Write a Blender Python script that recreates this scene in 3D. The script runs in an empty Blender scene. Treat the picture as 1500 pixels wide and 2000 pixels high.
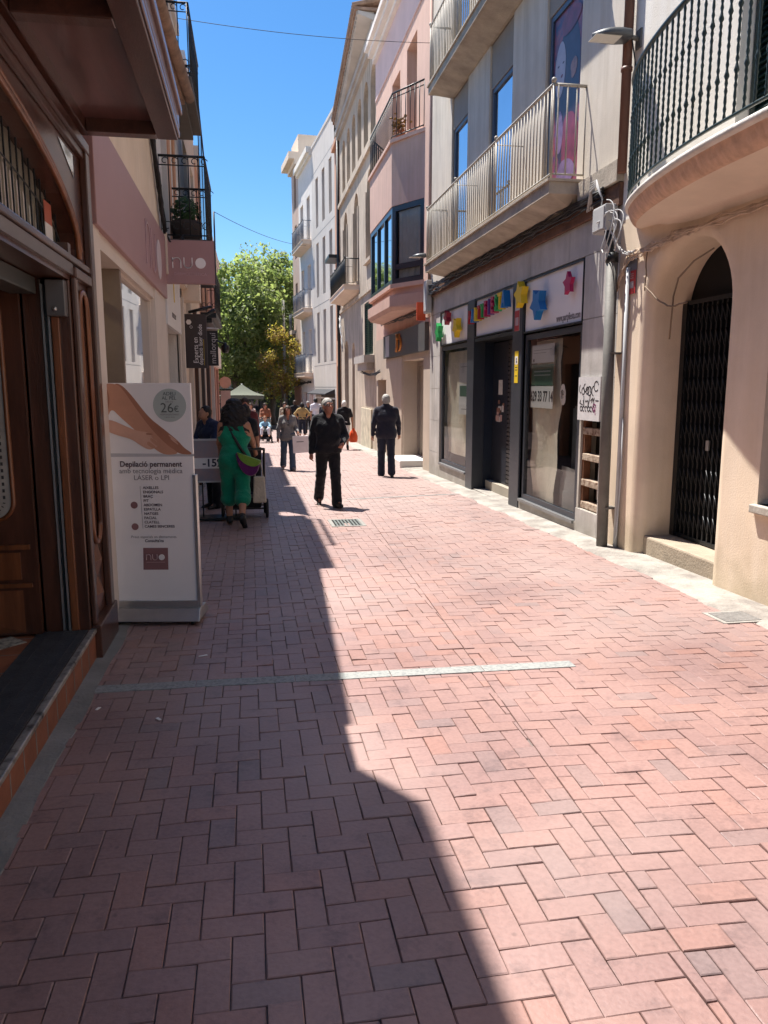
import bpy, bmesh, math, random
import numpy as np
from mathutils import Vector, Matrix
random.seed(7); BL = random.Random(17); RNG = np.random.default_rng(11)
SC = bpy.context.scene
COL = SC.collection
R = math.radians
def G(y): return -0.02 * y          # the street falls gently away from the camera

# ------------------------------------------------------------------ materials
MATS = {}
def mat(name, col, rough=0.65, var=0.12, scale=3.0, bump=0.0, bscale=40.0, metal=0.0, spec=0.35, col2=None, cov=0.5, emit=None, stretch=None, sheen=0, coat=0, streak=0, leaf=False, splash=None):
    if name in MATS: return MATS[name]
    m = bpy.data.materials.new(name); m.use_nodes = True
    nt = m.node_tree; N = nt.nodes; L = nt.links
    b = N['Principled BSDF']
    b.inputs['Roughness'].default_value = rough
    b.inputs['Metallic'].default_value = metal
    b.inputs['Specular IOR Level'].default_value = spec
    if coat: b.inputs['Coat Weight'].default_value = coat; b.inputs['Coat Roughness'].default_value = .12
    if sheen: b.inputs['Sheen Weight'].default_value = sheen
    tc = N.new('ShaderNodeTexCoord'); mp = N.new('ShaderNodeMapping')
    L.new(tc.outputs['Object'], mp.inputs[0])
    if stretch: mp.inputs['Scale'].default_value = stretch
    ns = N.new('ShaderNodeTexNoise'); ns.inputs['Scale'].default_value = scale; ns.inputs['Detail'].default_value = 6; ns.inputs['Roughness'].default_value = .62
    L.new(mp.outputs[0], ns.inputs['Vector'])
    rp = N.new('ShaderNodeValToRGB'); L.new(ns.outputs['Fac'], rp.inputs[0])
    c = col
    if col2 is None:
        lo = [x * (1 - var) for x in c]; hi = [min(1, x * (1 + var)) for x in c]
        rp.color_ramp.elements[0].position = .3; rp.color_ramp.elements[1].position = .7
    else:
        lo, hi = list(col2), list(c)
        rp.color_ramp.elements[0].position = max(0, cov - .12); rp.color_ramp.elements[1].position = min(1, cov + .12)
    rp.color_ramp.elements[0].color = (*lo, 1); rp.color_ramp.elements[1].color = (*hi, 1)
    colr = rp.outputs[0]
    if streak:
        m2 = N.new('ShaderNodeMapping'); m2.inputs['Scale'].default_value = (3.2, 3.2, .28); L.new(tc.outputs['Object'], m2.inputs[0])
        n3 = N.new('ShaderNodeTexNoise'); n3.inputs['Scale'].default_value = 1.6; n3.inputs['Detail'].default_value = 8; n3.inputs['Roughness'].default_value = .7; L.new(m2.outputs[0], n3.inputs['Vector'])
        r3 = N.new('ShaderNodeValToRGB'); r3.color_ramp.elements[0].position = .32; r3.color_ramp.elements[1].position = .6; q = 1 - streak
        r3.color_ramp.elements[0].color = (q, q * .97, q * .92, 1); r3.color_ramp.elements[1].color = (1, 1, 1, 1); L.new(n3.outputs['Fac'], r3.inputs[0])
        mx = N.new('ShaderNodeMix'); mx.data_type = 'RGBA'; mx.blend_type = 'MULTIPLY'; mx.inputs[0].default_value = 1; L.new(colr, mx.inputs[6]); L.new(r3.outputs[0], mx.inputs[7]); colr = mx.outputs[2]
    if splash:                      # dirt splashed up the foot of the wall
        ge = N.new('ShaderNodeNewGeometry'); sx_ = N.new('ShaderNodeSeparateXYZ'); L.new(ge.outputs['Position'], sx_.inputs[0])
        n4 = N.new('ShaderNodeTexNoise'); n4.inputs['Scale'].default_value = 5; n4.inputs['Detail'].default_value = 8; L.new(ge.outputs['Position'], n4.inputs['Vector'])
        ma = N.new('ShaderNodeMath'); ma.operation = 'MULTIPLY_ADD'; ma.inputs[1].default_value = 1.3; L.new(n4.outputs['Fac'], ma.inputs[0])
        mz = N.new('ShaderNodeMath'); mz.operation = 'MULTIPLY'; mz.inputs[1].default_value = -1.5; L.new(sx_.outputs['Z'], mz.inputs[0]); L.new(mz.outputs[0], ma.inputs[2])
        mr_ = N.new('ShaderNodeMapRange'); mr_.inputs['From Min'].default_value = .25; mr_.inputs['From Max'].default_value = .95; mr_.inputs['To Max'].default_value = .75; L.new(ma.outputs[0], mr_.inputs[0])
        m5 = N.new('ShaderNodeMix'); m5.data_type = 'RGBA'; L.new(mr_.outputs[0], m5.inputs[0]); L.new(colr, m5.inputs[6]); m5.inputs[7].default_value = (*splash, 1); colr = m5.outputs[2]
    L.new(colr, b.inputs['Base Color'])
    if leaf:
        tl = N.new('ShaderNodeBsdfTranslucent'); ms = N.new('ShaderNodeMixShader'); ms.inputs[0].default_value = .6
        g2 = N.new('ShaderNodeMix'); g2.data_type = 'RGBA'; g2.blend_type = 'MULTIPLY'; g2.inputs[0].default_value = 1; g2.inputs[7].default_value = (1.3, 1.42, .85, 1); L.new(colr, g2.inputs[6]); L.new(g2.outputs[2], tl.inputs[0])
        L.new(b.outputs[0], ms.inputs[1]); L.new(tl.outputs[0], ms.inputs[2]); L.new(ms.outputs[0], [n for n in N if n.type == 'OUTPUT_MATERIAL'][0].inputs[0])
    if bump > 0:
        n2 = N.new('ShaderNodeTexNoise'); n2.inputs['Scale'].default_value = bscale; n2.inputs['Detail'].default_value = 5
        L.new(mp.outputs[0], n2.inputs['Vector'])
        bp = N.new('ShaderNodeBump'); bp.inputs['Strength'].default_value = bump; bp.inputs['Distance'].default_value = .02
        L.new(n2.outputs['Fac'], bp.inputs['Height']); L.new(bp.outputs[0], b.inputs['Normal'])
    if emit:
        b.inputs['Emission Color'].default_value = (*emit[:3], 1); b.inputs['Emission Strength'].default_value = emit[3]
    MATS[name] = m; return m

def glass_mat(name, tint=(.75, .82, .8), refl=1.0, clear=.85):
    if name in MATS: return MATS[name]
    m = bpy.data.materials.new(name); m.use_nodes = True
    nt = m.node_tree; N = nt.nodes; L = nt.links
    for n in list(N):
        if n.type != 'OUTPUT_MATERIAL': N.remove(n)
    out = [n for n in N if n.type == 'OUTPUT_MATERIAL'][0]
    tr = N.new('ShaderNodeBsdfTransparent'); tr.inputs[0].default_value = (*[x * clear for x in tint], 1)
    gl = N.new('ShaderNodeBsdfGlossy'); gl.inputs['Roughness'].default_value = .02
    fr = N.new('ShaderNodeFresnel'); fr.inputs[0].default_value = 1.52
    mu = N.new('ShaderNodeMath'); mu.operation = 'MULTIPLY'; mu.inputs[1].default_value = refl; mu.use_clamp = True
    mx = N.new('ShaderNodeMixShader')
    L.new(fr.outputs[0], mu.inputs[0]); L.new(mu.outputs[0], mx.inputs[0]); L.new(tr.outputs[0], mx.inputs[1]); L.new(gl.outputs[0], mx.inputs[2])
    L.new(mx.outputs[0], out.inputs[0]); MATS[name] = m; return m

# ------------------------------------------------------------------ mesh builder
class MB:
    def __init__(s): s.v = []; s.f = []; s.m = []; s.sm = []
    def add(s, vs, fs, m=0, smooth=False):
        o = len(s.v); s.v.extend([tuple(map(float, p)) for p in vs])
        for f in fs:
            s.f.append([o + i for i in f]); s.m.append(m); s.sm.append(smooth)
        return s
    def poly(s, pts, m=0): return s.add(pts, [list(range(len(pts)))], m)
    def hexa(s, p, m=0):   # p: 4 bottom, 4 top
        return s.add(p, [(3, 2, 1, 0), (4, 5, 6, 7), (0, 1, 5, 4), (1, 2, 6, 5), (2, 3, 7, 6), (3, 0, 4, 7)], m)
    def box(s, x0, x1, y0, y1, z0, z1, m=0):
        return s.hexa([(x0, y0, z0), (x1, y0, z0), (x1, y1, z0), (x0, y1, z0), (x0, y0, z1), (x1, y0, z1), (x1, y1, z1), (x0, y1, z1)], m)
    def prism(s, pts, vec, m=0):
        n = len(pts); v = Vector(vec)
        q = [tuple(Vector(p) + v) for p in pts]
        fs = [list(range(n))[::-1], list(range(n, 2 * n))] + [(i, (i + 1) % n, n + (i + 1) % n, n + i) for i in range(n)]
        return s.add(list(pts) + q, fs, m)
    def tube(s, pts, r, n=8, m=0, closed=False, smooth=True):
        P = [Vector(p) for p in pts]; k = len(P)
        rr = r if isinstance(r, (list, tuple)) else [r] * k
        t0 = (P[1] - P[0]).normalized(); up = Vector((0, 0, 1)) if abs(t0.z) < .9 else Vector((1, 0, 0))
        nrm = t0.cross(up).normalized(); vs = []
        for i in range(k):
            if closed: t = (P[(i + 1) % k] - P[i - 1]).normalized()
            else: t = (P[min(i + 1, k - 1)] - P[max(i - 1, 0)]).normalized()
            nrm = (nrm - t * nrm.dot(t))
            if nrm.length < 1e-6: nrm = t.orthogonal()
            nrm.normalize(); b = t.cross(nrm)
            for j in range(n):
                a = 2 * math.pi * j / n
                vs.append(P[i] + (nrm * math.cos(a) + b * math.sin(a)) * rr[i])
        fs = []
        for i in range(k if closed else k - 1):
            i2 = (i + 1) % k
            for j in range(n):
                fs.append((i * n + j, i * n + (j + 1) % n, i2 * n + (j + 1) % n, i2 * n + j))
        o = len(s.v); s.add(vs, fs, m, smooth)
        if not closed:
            s.f.append([o + j for j in range(n)][::-1]); s.m.append(m); s.sm.append(False)
            s.f.append([o + (k - 1) * n + j for j in range(n)]); s.m.append(m); s.sm.append(False)
        return s
    def ell(s, c, r, m=0, nu=12, nv=8, rot=None):
        if not isinstance(r, (list, tuple)): r = (r, r, r)
        vs = []; fs = []
        for i in range(nv + 1):
            ph = math.pi * i / nv
            for j in range(nu):
                th = 2 * math.pi * j / nu
                p = Vector((r[0] * math.sin(ph) * math.cos(th), r[1] * math.sin(ph) * math.sin(th), r[2] * math.cos(ph)))
                if rot is not None: p = rot @ p
                vs.append(p + Vector(c))
        for i in range(nv):
            for j in range(nu):
                fs.append((i * nu + j, (i + 1) * nu + j, (i + 1) * nu + (j + 1) % nu, i * nu + (j + 1) % nu))
        return s.add(vs, fs, m, True)
    def lathe(s, c, prof, n=16, m=0, smooth=True):
        vs = []; fs = []
        for r, z in prof:
            for j in range(n):
                a = 2 * math.pi * j / n; vs.append((c[0] + r * math.cos(a), c[1] + r * math.sin(a), c[2] + z))
        for i in range(len(prof) - 1):
            for j in range(n): fs.append((i * n + j, i * n + (j + 1) % n, (i + 1) * n + (j + 1) % n, (i + 1) * n + j))
        s.add(vs, fs, m, smooth)
        o = len(s.v) - len(vs); k = len(prof) - 1
        s.f += [[o + j for j in range(n)][::-1], [o + k * n + j for j in range(n)]]; s.m += [m, m]; s.sm += [False, False]
        return s
    def build(s, name, mats, parent=None, label=None, bevel=0.0, fix=True):
        if not isinstance(mats, (list, tuple)): mats = [mats]
        me = bpy.data.meshes.new(name)
        off = Vector((0, 0, 0)); q = parent
        while q is not None: off = off + q.location; q = q.parent
        me.from_pydata([(x - off.x, y - off.y, z - off.z) for x, y, z in s.v], [], s.f)
        me.polygons.foreach_set('material_index', s.m); me.polygons.foreach_set('use_smooth', s.sm)
        for m in mats: me.materials.append(m)
        me.validate(verbose=False); me.update()
        if fix:
            bm = bmesh.new(); bm.from_mesh(me); bmesh.ops.recalc_face_normals(bm, faces=bm.faces[:]); bm.to_mesh(me); bm.free()
        o = bpy.data.objects.new(name, me); COL.objects.link(o)
        if parent is not None: o.parent = parent
        if label: o['label'] = label
        if bevel:
            bv = o.modifiers.new('edge', 'BEVEL'); bv.width = bevel; bv.segments = 2; bv.limit_method = 'ANGLE'; bv.angle_limit = R(50)
        return o

def T(name, label, cat, loc=(0, 0, 0), group=None):
    o = bpy.data.objects.new(name, None); COL.objects.link(o); o.empty_display_size = .2
    o.location = loc; o['label'] = label; o['category'] = cat
    if group: o['group'] = group
    return o
def tag(o, label, cat, group=None):
    o['label'] = label; o['category'] = cat
    if group: o['group'] = group
    return o
def rebase(o, loc):
    d = Vector(loc)
    o.data.transform(Matrix.Translation(-d)); o.location = d; return o
def struct(o, kind='structure'):
    o['kind'] = kind; return o
def solo(mb, name, mats, label, cat, group=None, bevel=0, fix=True):
    o = mb.build(name, mats, None, None, bevel, fix)
    c = np.array(mb.v); rebase(o, (float(c[:, 0].mean()), float(c[:, 1].mean()), float(c[:, 2].min())))
    return tag(o, label, cat, group)

# ------------------------------------------------------------------ facade frame: a along the street, z up, d out of the wall
class Fc:
    def __init__(s, o, al, out): s.o = o; s.al = al; s.out = out
    def P(s, a, z, d=0.0):
        return (s.o[0] + s.al[0] * a + s.out[0] * d, s.o[1] + s.al[1] * a + s.out[1] * d, z)
    def box(s, mb, a0, a1, z0, z1, d0, d1, m=0):
        return mb.hexa([s.P(a0, z0, d0), s.P(a1, z0, d0), s.P(a1, z0, d1), s.P(a0, z0, d1), s.P(a0, z1, d0), s.P(a1, z1, d0), s.P(a1, z1, d1), s.P(a0, z1, d1)], m)
    def wall(s, mb, a0, a1, z0, z1, ops=(), dep=.3, m=0, mr=None, d=0.0):
        """front skin with openings; an opening is (a0,a1,z0,z1) or (a0,a1,z0,z1,spring) with an arched head"""
        if mr is None: mr = m
        A = sorted({a0, a1, *[o[0] for o in ops], *[o[1] for o in ops]}); Z = sorted({z0, z1, *[o[2] for o in ops], *[o[3] for o in ops]})
        A = [a for a in A if a0 <= a <= a1]; Z = [z for z in Z if z0 <= z <= z1]
        for i in range(len(A) - 1):
            for j in range(len(Z) - 1):
                ca, cz = (A[i] + A[i + 1]) / 2, (Z[j] + Z[j + 1]) / 2
                if any(o[0] < ca < o[1] and o[2] < cz < o[3] for o in ops): continue
                mb.poly([s.P(A[i], Z[j], d), s.P(A[i + 1], Z[j], d), s.P(A[i + 1], Z[j + 1], d), s.P(A[i], Z[j + 1], d)], m)
        for o in ops:
            b0, b1, y0, y1 = o[:4]; sp = o[4] if len(o) > 4 else None
            top = y1 if sp is None else sp
            mb.poly([s.P(b0, y0, d), s.P(b0, top, d), s.P(b0, top, d - dep), s.P(b0, y0, d - dep)], mr)
            mb.poly([s.P(b1, y0, d), s.P(b1, top, d), s.P(b1, top, d - dep), s.P(b1, y0, d - dep)], mr)
            mb.poly([s.P(b0, y0, d), s.P(b1, y0, d), s.P(b1, y0, d - dep), s.P(b0, y0, d - dep)], mr)
            if sp is None:
                mb.poly([s.P(b0, y1, d), s.P(b1, y1, d), s.P(b1, y1, d - dep), s.P(b0, y1, d - dep)], mr)
            else:
                n = 18; c = (b0 + b1) / 2; hw = (b1 - b0) / 2; hh = y1 - sp
                arc = [(c - hw * math.cos(math.pi * k / n), sp + hh * math.sin(math.pi * k / n)) for k in range(n + 1)]
                for k in range(n):
                    (p, q), (p2, q2) = arc[k], arc[k + 1]
                    mb.poly([s.P(p, q, d), s.P(p2, q2, d), s.P(p2, y1, d), s.P(p, y1, d)], m)
                    mb.poly([s.P(p, q, d), s.P(p2, q2, d), s.P(p2, q2, d - dep), s.P(p, q, d - dep)], mr)
    def frame(s, mb, a0, a1, z0, z1, w, d0, d1, nv=0, nh=(), m=0):
        s.box(mb, a0, a0 + w, z0, z1, d0, d1, m); s.box(mb, a1 - w, a1, z0, z1, d0, d1, m)
        s.box(mb, a0 + w, a1 - w, z0, z0 + w, d0, d1, m); s.box(mb, a0 + w, a1 - w, z1 - w, z1, d0, d1, m)
        for k in range(nv):
            c = a0 + (a1 - a0) * (k + 1) / (nv + 1); s.box(mb, c - w / 2, c + w / 2, z0 + w, z1 - w, d0 + .003, d1 - .003, m)
        for zz in nh: s.box(mb, a0 + w, a1 - w, zz - w / 2, zz + w / 2, d0 + .006, d1 - .006, m)
    def sheet(s, mb, a0, a1, z0, z1, d, m=0):      # one pane, always facing out of the wall
        q = [s.P(a0, z0, d), s.P(a1, z0, d), s.P(a1, z1, d), s.P(a0, z1, d)]
        if s.al[1] * s.out[0] - s.al[0] * s.out[1] < 0: q = q[::-1]
        return mb.poly(q, m)
    def window(s, parent, a0, a1, z0, z1, d, fm, gm, w=.06, nv=0, nh=(), name='window'):
        f = MB(); s.frame(f, a0, a1, z0, z1, w, d - .03, d + .03, nv, nh); fo = f.build(name, fm, parent)
        g = MB(); s.sheet(g, a0 + w * .5, a1 - w * .5, z0 + w * .5, z1 - w * .5, d); g.build('pane', gm, fo, fix=False)
        if gm.name.startswith('dark_window') and name == 'window' and BL.random() < .6 and z1 - z0 > 1.2:      # half lowered slatted blind
            bl = MB(); zb = z1 - (z1 - z0) * BL.choice((.25, .4, .55, .75)); n = int((z1 - w - zb) / .06)
            for k in range(n): s.box(bl, a0 + w, a1 - w, zb + .06 * k, zb + .06 * k + .05, d + .008, d + .02)
            bl.build('blind', mat(*BL.choice((('blind_cream', (.46, .42, .35)), ('blind_brown', (.20, .13, .09)), ('blind_grey', (.36, .36, .36))))), fo)
        return fo
    def rail(s, parent, pts, z0, z1, mats, step=.11, rb=.009, rt=.02, name='railing', twist=False, low=True, scroll=False):
        """railing along plan points (a,d): hand rail, bottom rail, balusters"""
        mb = MB(); L = []
        W = [Vector(s.P(a, 0, d)) for a, d in pts]
        up = lambda p, z: (p.x, p.y, z)
        mb.tube([up(p, z1) for p in W], rt, 8); mb.tube([up(p, z0) for p in W], rb * 1.3, 6)
        if low: mb.tube([up(p, z1 - .11) for p in W], rb, 6)
        seg = [(W[i + 1] - W[i]).length for i in range(len(W) - 1)]; tot = sum(seg); n = max(2, int(tot / step))
        for k in range(n + 1):
            t = tot * k / n; i = 0
            while i < len(seg) - 1 and t > seg[i]: t -= seg[i]; i += 1
            p = W[i].lerp(W[i + 1], min(1, t / seg[i]))
            if twist:
                N_ = 44; zz = [z0 + (z1 - z0) * q / N_ for q in range(N_ + 1)]
                rad = [rb * (1 + .30 * math.sin(q * 2.6)) for q in range(N_ + 1)]
                for c in (int(N_ * .28), int(N_ * .66)): rad[c] = rb * 1.9
                mb.tube([up(p, z) for z in zz], rad, 7)
            else: mb.tube([up(p, z0), up(p, z1)], rb, 6)
        if scroll:
            tan = (W[1] - W[0]).normalized()
        return mb.build(name, mats, parent)

def text(mb, body, size, fr, m=0, ext=.0, align='CENTER', offset=0.0, sx=1.0, res=3):
    """fr(u,v,w) -> world; glyphs are real meshes"""
    cu = bpy.data.curves.new('glyphs', 'FONT'); cu.body = body; cu.size = size; cu.align_x = align; cu.align_y = 'CENTER'
    cu.resolution_u = res; cu.extrude = ext; cu.offset = offset
    o = bpy.data.objects.new('glyphs', cu); COL.objects.link(o); bpy.context.view_layer.update()
    ev = o.evaluated_get(bpy.context.evaluated_depsgraph_get()); me = ev.to_mesh()
    vs = [fr(v.co.x * sx, v.co.y, v.co.z) for v in me.vertices]; fs = [list(p.vertices) for p in me.polygons]
    ev.to_mesh_clear(); bpy.data.objects.remove(o); bpy.data.curves.remove(cu)
    if vs: mb.add(vs, fs, m)
    return mb

def strokes(mb, lines, w, fr, ext=.004, m=0):
    """flat ribbons along 2-D polylines"""
    for ln in lines:
        P = [Vector((*p, 0)) for p in ln]
        for i in range(len(P) - 1):
            t = (P[i + 1] - P[i])
            if t.length < 1e-6: continue
            t.normalize(); n = Vector((-t.y, t.x, 0)) * w / 2; a = P[i] - t * w * .25; b = P[i + 1] + t * w * .25
            q = [a - n, b - n, b + n, a + n]
            mb.hexa([fr(p.x, p.y, 0) for p in q] + [fr(p.x, p.y, ext) for p in q], m)
def disc(mb, c, r, fr, ext=.004, m=0, n=28):
    mb.prism([fr(c[0] + r * math.cos(2 * math.pi * k / n), c[1] + r * math.sin(2 * math.pi * k / n), 0) for k in range(n)],
             Vector(fr(0, 0, ext)) - Vector(fr(0, 0, 0)), m)
def arc(cx, cy, r, a0, a1, n=12): return [(cx + r * math.cos(R(a0 + (a1 - a0) * k / n)), cy + r * math.sin(R(a0 + (a1 - a0) * k / n))) for k in range(n + 1)]
def logo(mb, u, v, s, fr, w, m=0, mo=None):
    """the thin n, thin u and filled o; s = letter height"""
    mo = m if mo is None else mo
    strokes(mb, [[(u, v), (u, v + s)], [(u, v + s * .6)] + arc(u + s * .4, v + s * .6, s * .4, 180, 0) + [(u + s * .8, v)]], w, fr, .006, m)
    x = u + s * 1.12
    strokes(mb, [[(x, v + s)] + arc(x + s * .4, v + s * .4, s * .4, 180, 360) + [(x + s * .8, v + s)]], w, fr, .006, m)
    disc(mb, (u + s * 2.75, v + s * .5), s * .52, fr, .006, mo)

FR = Fc((4.05, 0), (0, 1), (-1, 0))
FL = Fc((-1.05, 0), (0, 1), (1, 0))
# ------------------------------------------------------------------ palette
M_cream = mat('cream_render', (.74, .605, .465), .85, .12, .9, .14, 70, streak=.07, splash=(.46, .37, .25))
M_creamlow = M_cream
M_white_r = mat('white_render', (.80, .75, .67), .85, .08, 1.5, .25, 60, streak=.08)
M_beige = mat('beige_render', (.64, .57, .48), .85, .12, 1.0, .16, 70, streak=.16)
M_taupe = mat('taupe_panel', (.30, .255, .21), .7, .08, 2)
M_stone = mat('stone_cladding', (.50, .47, .44), .55, .22, 1.6, .12, 25, streak=.2, splash=(.30, .27, .23))
M_plinth = mat('plinth_stone', (.50, .46, .40), .8, .15, 3, .2, 40, streak=.3, splash=(.30, .27, .23))
M_pink = mat('pink_render', (.63, .42, .34), .85, .07, 1.4, .2, 60, streak=.12)
M_lilac = mat('lilac_render', (.64, .48, .46), .85, .07, 1.4, .2, 60)
M_old = mat('old_render', (.56, .46, .36), .9, .2, .9, .3, 40, streak=.42)
M_oldgrey = mat('old_grey_render', (.42, .38, .34), .9, .16, .9, .3, 40)
M_grey = mat('pale_grey_cladding', (.64, .585, .53), .7, .08, .7, .08, 20, streak=.1)
M_pale = mat('pale_render', (.72, .67, .62), .85, .08, 1, .2, 40)
M_orange = mat('orange_render', (.55, .30, .19), .85, .10, 1, .2, 40)
M_brick = mat('reddish_render', (.45, .24, .19), .85, .15, 3, .2, 40)
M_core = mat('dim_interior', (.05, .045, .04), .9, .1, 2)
M_room = mat('beige_interior', (.34, .30, .24), .9, .1, 1)
M_conc = mat('concrete', (.45, .43, .40), .9, .14, 2.5, .35, 50)
M_cement = mat('cement_strip', (.35, .325, .285), .9, .3, 3.4, .8, 30, col2=(.21, .185, .165), cov=.48)
M_soffit = mat('pink_soffit', (.70, .57, .45), .9, .08, 1.5, .2, 40)
M_wood = mat('red_mahogany', (.068, .026, .015), .33, .45, 2.2, .12, 30, spec=.5, stretch=(5, 5, .7), coat=.35)
M_woodh = mat('red_mahogany_horizontal', (.068, .026, .017), .33, .40, 2.2, .12, 30, spec=.5, stretch=(5, .7, 5), coat=.35)
M_woodlight = mat('warm_mahogany', (.16, .055, .02), .35, .45, 2.2, .12, 30, spec=.5, stretch=(6, 6, .6), coat=.35)
M_soff = mat('mahogany_panel', (.085, .034, .022), .45, .18, 1.5, .05, 30)
M_black = mat('black_metal', (.012, .014, .016), .4, .2, 6, .1, 60, metal=.3, spec=.5)
M_green = mat('dark_green_paint', (.012, .028, .024), .35, .25, 8, .15, 60, spec=.5)
M_char = mat('charcoal_frame', (.028, .032, .04), .4, .2, 2, .05, 30, spec=.5)
M_navy = mat('navy_frame', (.012, .018, .03), .3, .2, 2, spec=.5)
M_steel = mat('brushed_steel', (.55, .55, .55), .35, .08, 6, .05, 80, metal=.9)
M_zinc = mat('zinc_pipe', (.15, .14, .125), .65, .22, 4, .1, 40, metal=.15)
M_galv = mat('pale_pipe', (.48, .49, .49), .6, .12, 3)
M_rail = mat('cream_rail_paint', (.38, .34, .28), .5, .15, 12, .1, 80)
M_rust = mat('rusty_beam', (.14, .07, .045), .8, .4, 6, .3, 40)
M_cable = mat('black_cable', (.012, .012, .014), .5, .2, 8)
M_cablec = mat('painted_cable', (.50, .38, .28), .7, .2, 8)
M_cableg = mat('grey_cable', (.42, .41, .40), .6, .1, 8)
M_glass = glass_mat('shop_glass', (.96, .98, .97), .75, 1.0)
M_winglass = mat('dark_window_glass', (.015, .02, .028), .03, .1, 1, spec=.9)
M_blueglass = mat('mirror_window_glass', (.50, .56, .64), .03, .05, 1, metal=1.0)
M_curtain = mat('curtain', (.60, .55, .48), .9, .1, 2)
M_mauve = mat('mauve_panel', (.36, .205, .20), .45, .05, 1.2, spec=.4)
M_white = mat('white_panel', (.74, .72, .70), .45, .03, 2)
M_signwhite = mat('sign_white', (.80, .77, .75), .5, .03, 2)
M_offwhite = mat('offwhite_frame', (.62, .54, .47), .6, .06, 2)
M_ink = mat('dark_ink', (.04, .038, .04), .6, .05, 3)
M_inkgrey = mat('grey_ink', (.22, .20, .20), .6, .05, 3)
M_mauveink = mat('mauve_ink', (.25, .13, .13), .5, .05, 3)
M_lettering = mat('pale_lettering', (.80, .76, .74), .4, .03, 2)
M_rosel = mat('rose_lettering', (.50, .33, .33), .4, .03, 2)
M_sage = mat('sage_green_disc', (.42, .47, .44), .5, .03, 2)
M_tile = mat('roof_tile', (.26, .17, .12), .9, .4, 5, .4, 30)
M_tileorange = mat('orange_floor_tile', (.22, .08, .042), .5, .25, 4, .1, 30)
M_mat = mat('black_doormat', (.035, .035, .04), .9, .25, 9, .4, 90)
M_brownsign = mat('brown_sign', (.055, .042, .042), .5, .1, 2)
M_leaf = mat('plane_tree_leaf', (.27, .30, .14), .55, .3, .5, spec=.4, leaf=True)
M_leafd = mat('plane_tree_leaf_deep', (.19, .235, .105), .55, .3, .5, spec=.4, leaf=True)
M_leafy = mat('yellow_leaf', (.34, .27, .07), .55, .35, .9, spec=.3, leaf=True)
M_leafo = mat('orange_leaf', (.30, .19, .10), .55, .35, .9, leaf=True)
M_bark = mat('bark', (.16, .13, .10), .9, .3, 4, .4, 25)
M_bush = mat('box_leaf', (.035, .075, .022), .6, .4, 6)
M_pot = mat('dark_pot', (.05, .035, .03), .7, .2, 4)
M_red = mat('red_print', (.40, .03, .03), .5, .08, 3)
M_yellow = mat('yellow_print', (.72, .50, .02), .45, .05, 3)
M_blue = mat('blue_plastic', (.015, .16, .42), .35, .06, 3)
M_grn = mat('green_plastic', (.02, .28, .07), .35, .06, 3)
M_mag = mat('magenta_plastic', (.42, .015, .09), .35, .06, 3)
M_purple = mat('purple_plastic', (.13, .05, .22), .35, .06, 3)
M_orangep = mat('orange_plastic', (.62, .075, .015), .4, .08, 3)
M_kraft = mat('kraft_paper', (.82, .75, .62), .8, .16, 2.5, .5, 9)
M_poster = mat('poster_collage', (.30, .06, .07), .35, .3, 5, col2=(.03, .03, .10), cov=.48)
M_skinprint = mat('printed_skin', (.55, .28, .18), .5, .08, 5)
M_skinprintd = mat('printed_skin_shade', (.40, .18, .11), .5, .08, 5)
M_skinprintl = mat('printed_skin_light', (.62, .36, .26), .5, .08, 5)
# ------------------------------------------------------------------ ground
def ground_sheet():
    mb = MB(); N = 40
    ys = [-40 + 6 * k for k in range(N)] ; ys = ys + [260, 600]
    zf = lambda y: G(min(y, 75)) - .012
    for i in range(len(ys) - 1):
        mb.poly([(-300, ys[i], zf(ys[i])), (300, ys[i], zf(ys[i])), (300, ys[i + 1], zf(ys[i + 1])), (-300, ys[i + 1], zf(ys[i + 1]))])
    m = mat('sandy_mortar', (.205, .165, .15), .95, .35, 5, .4, 60)
    struct(mb.build('ground', m))
ground_sheet()

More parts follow.
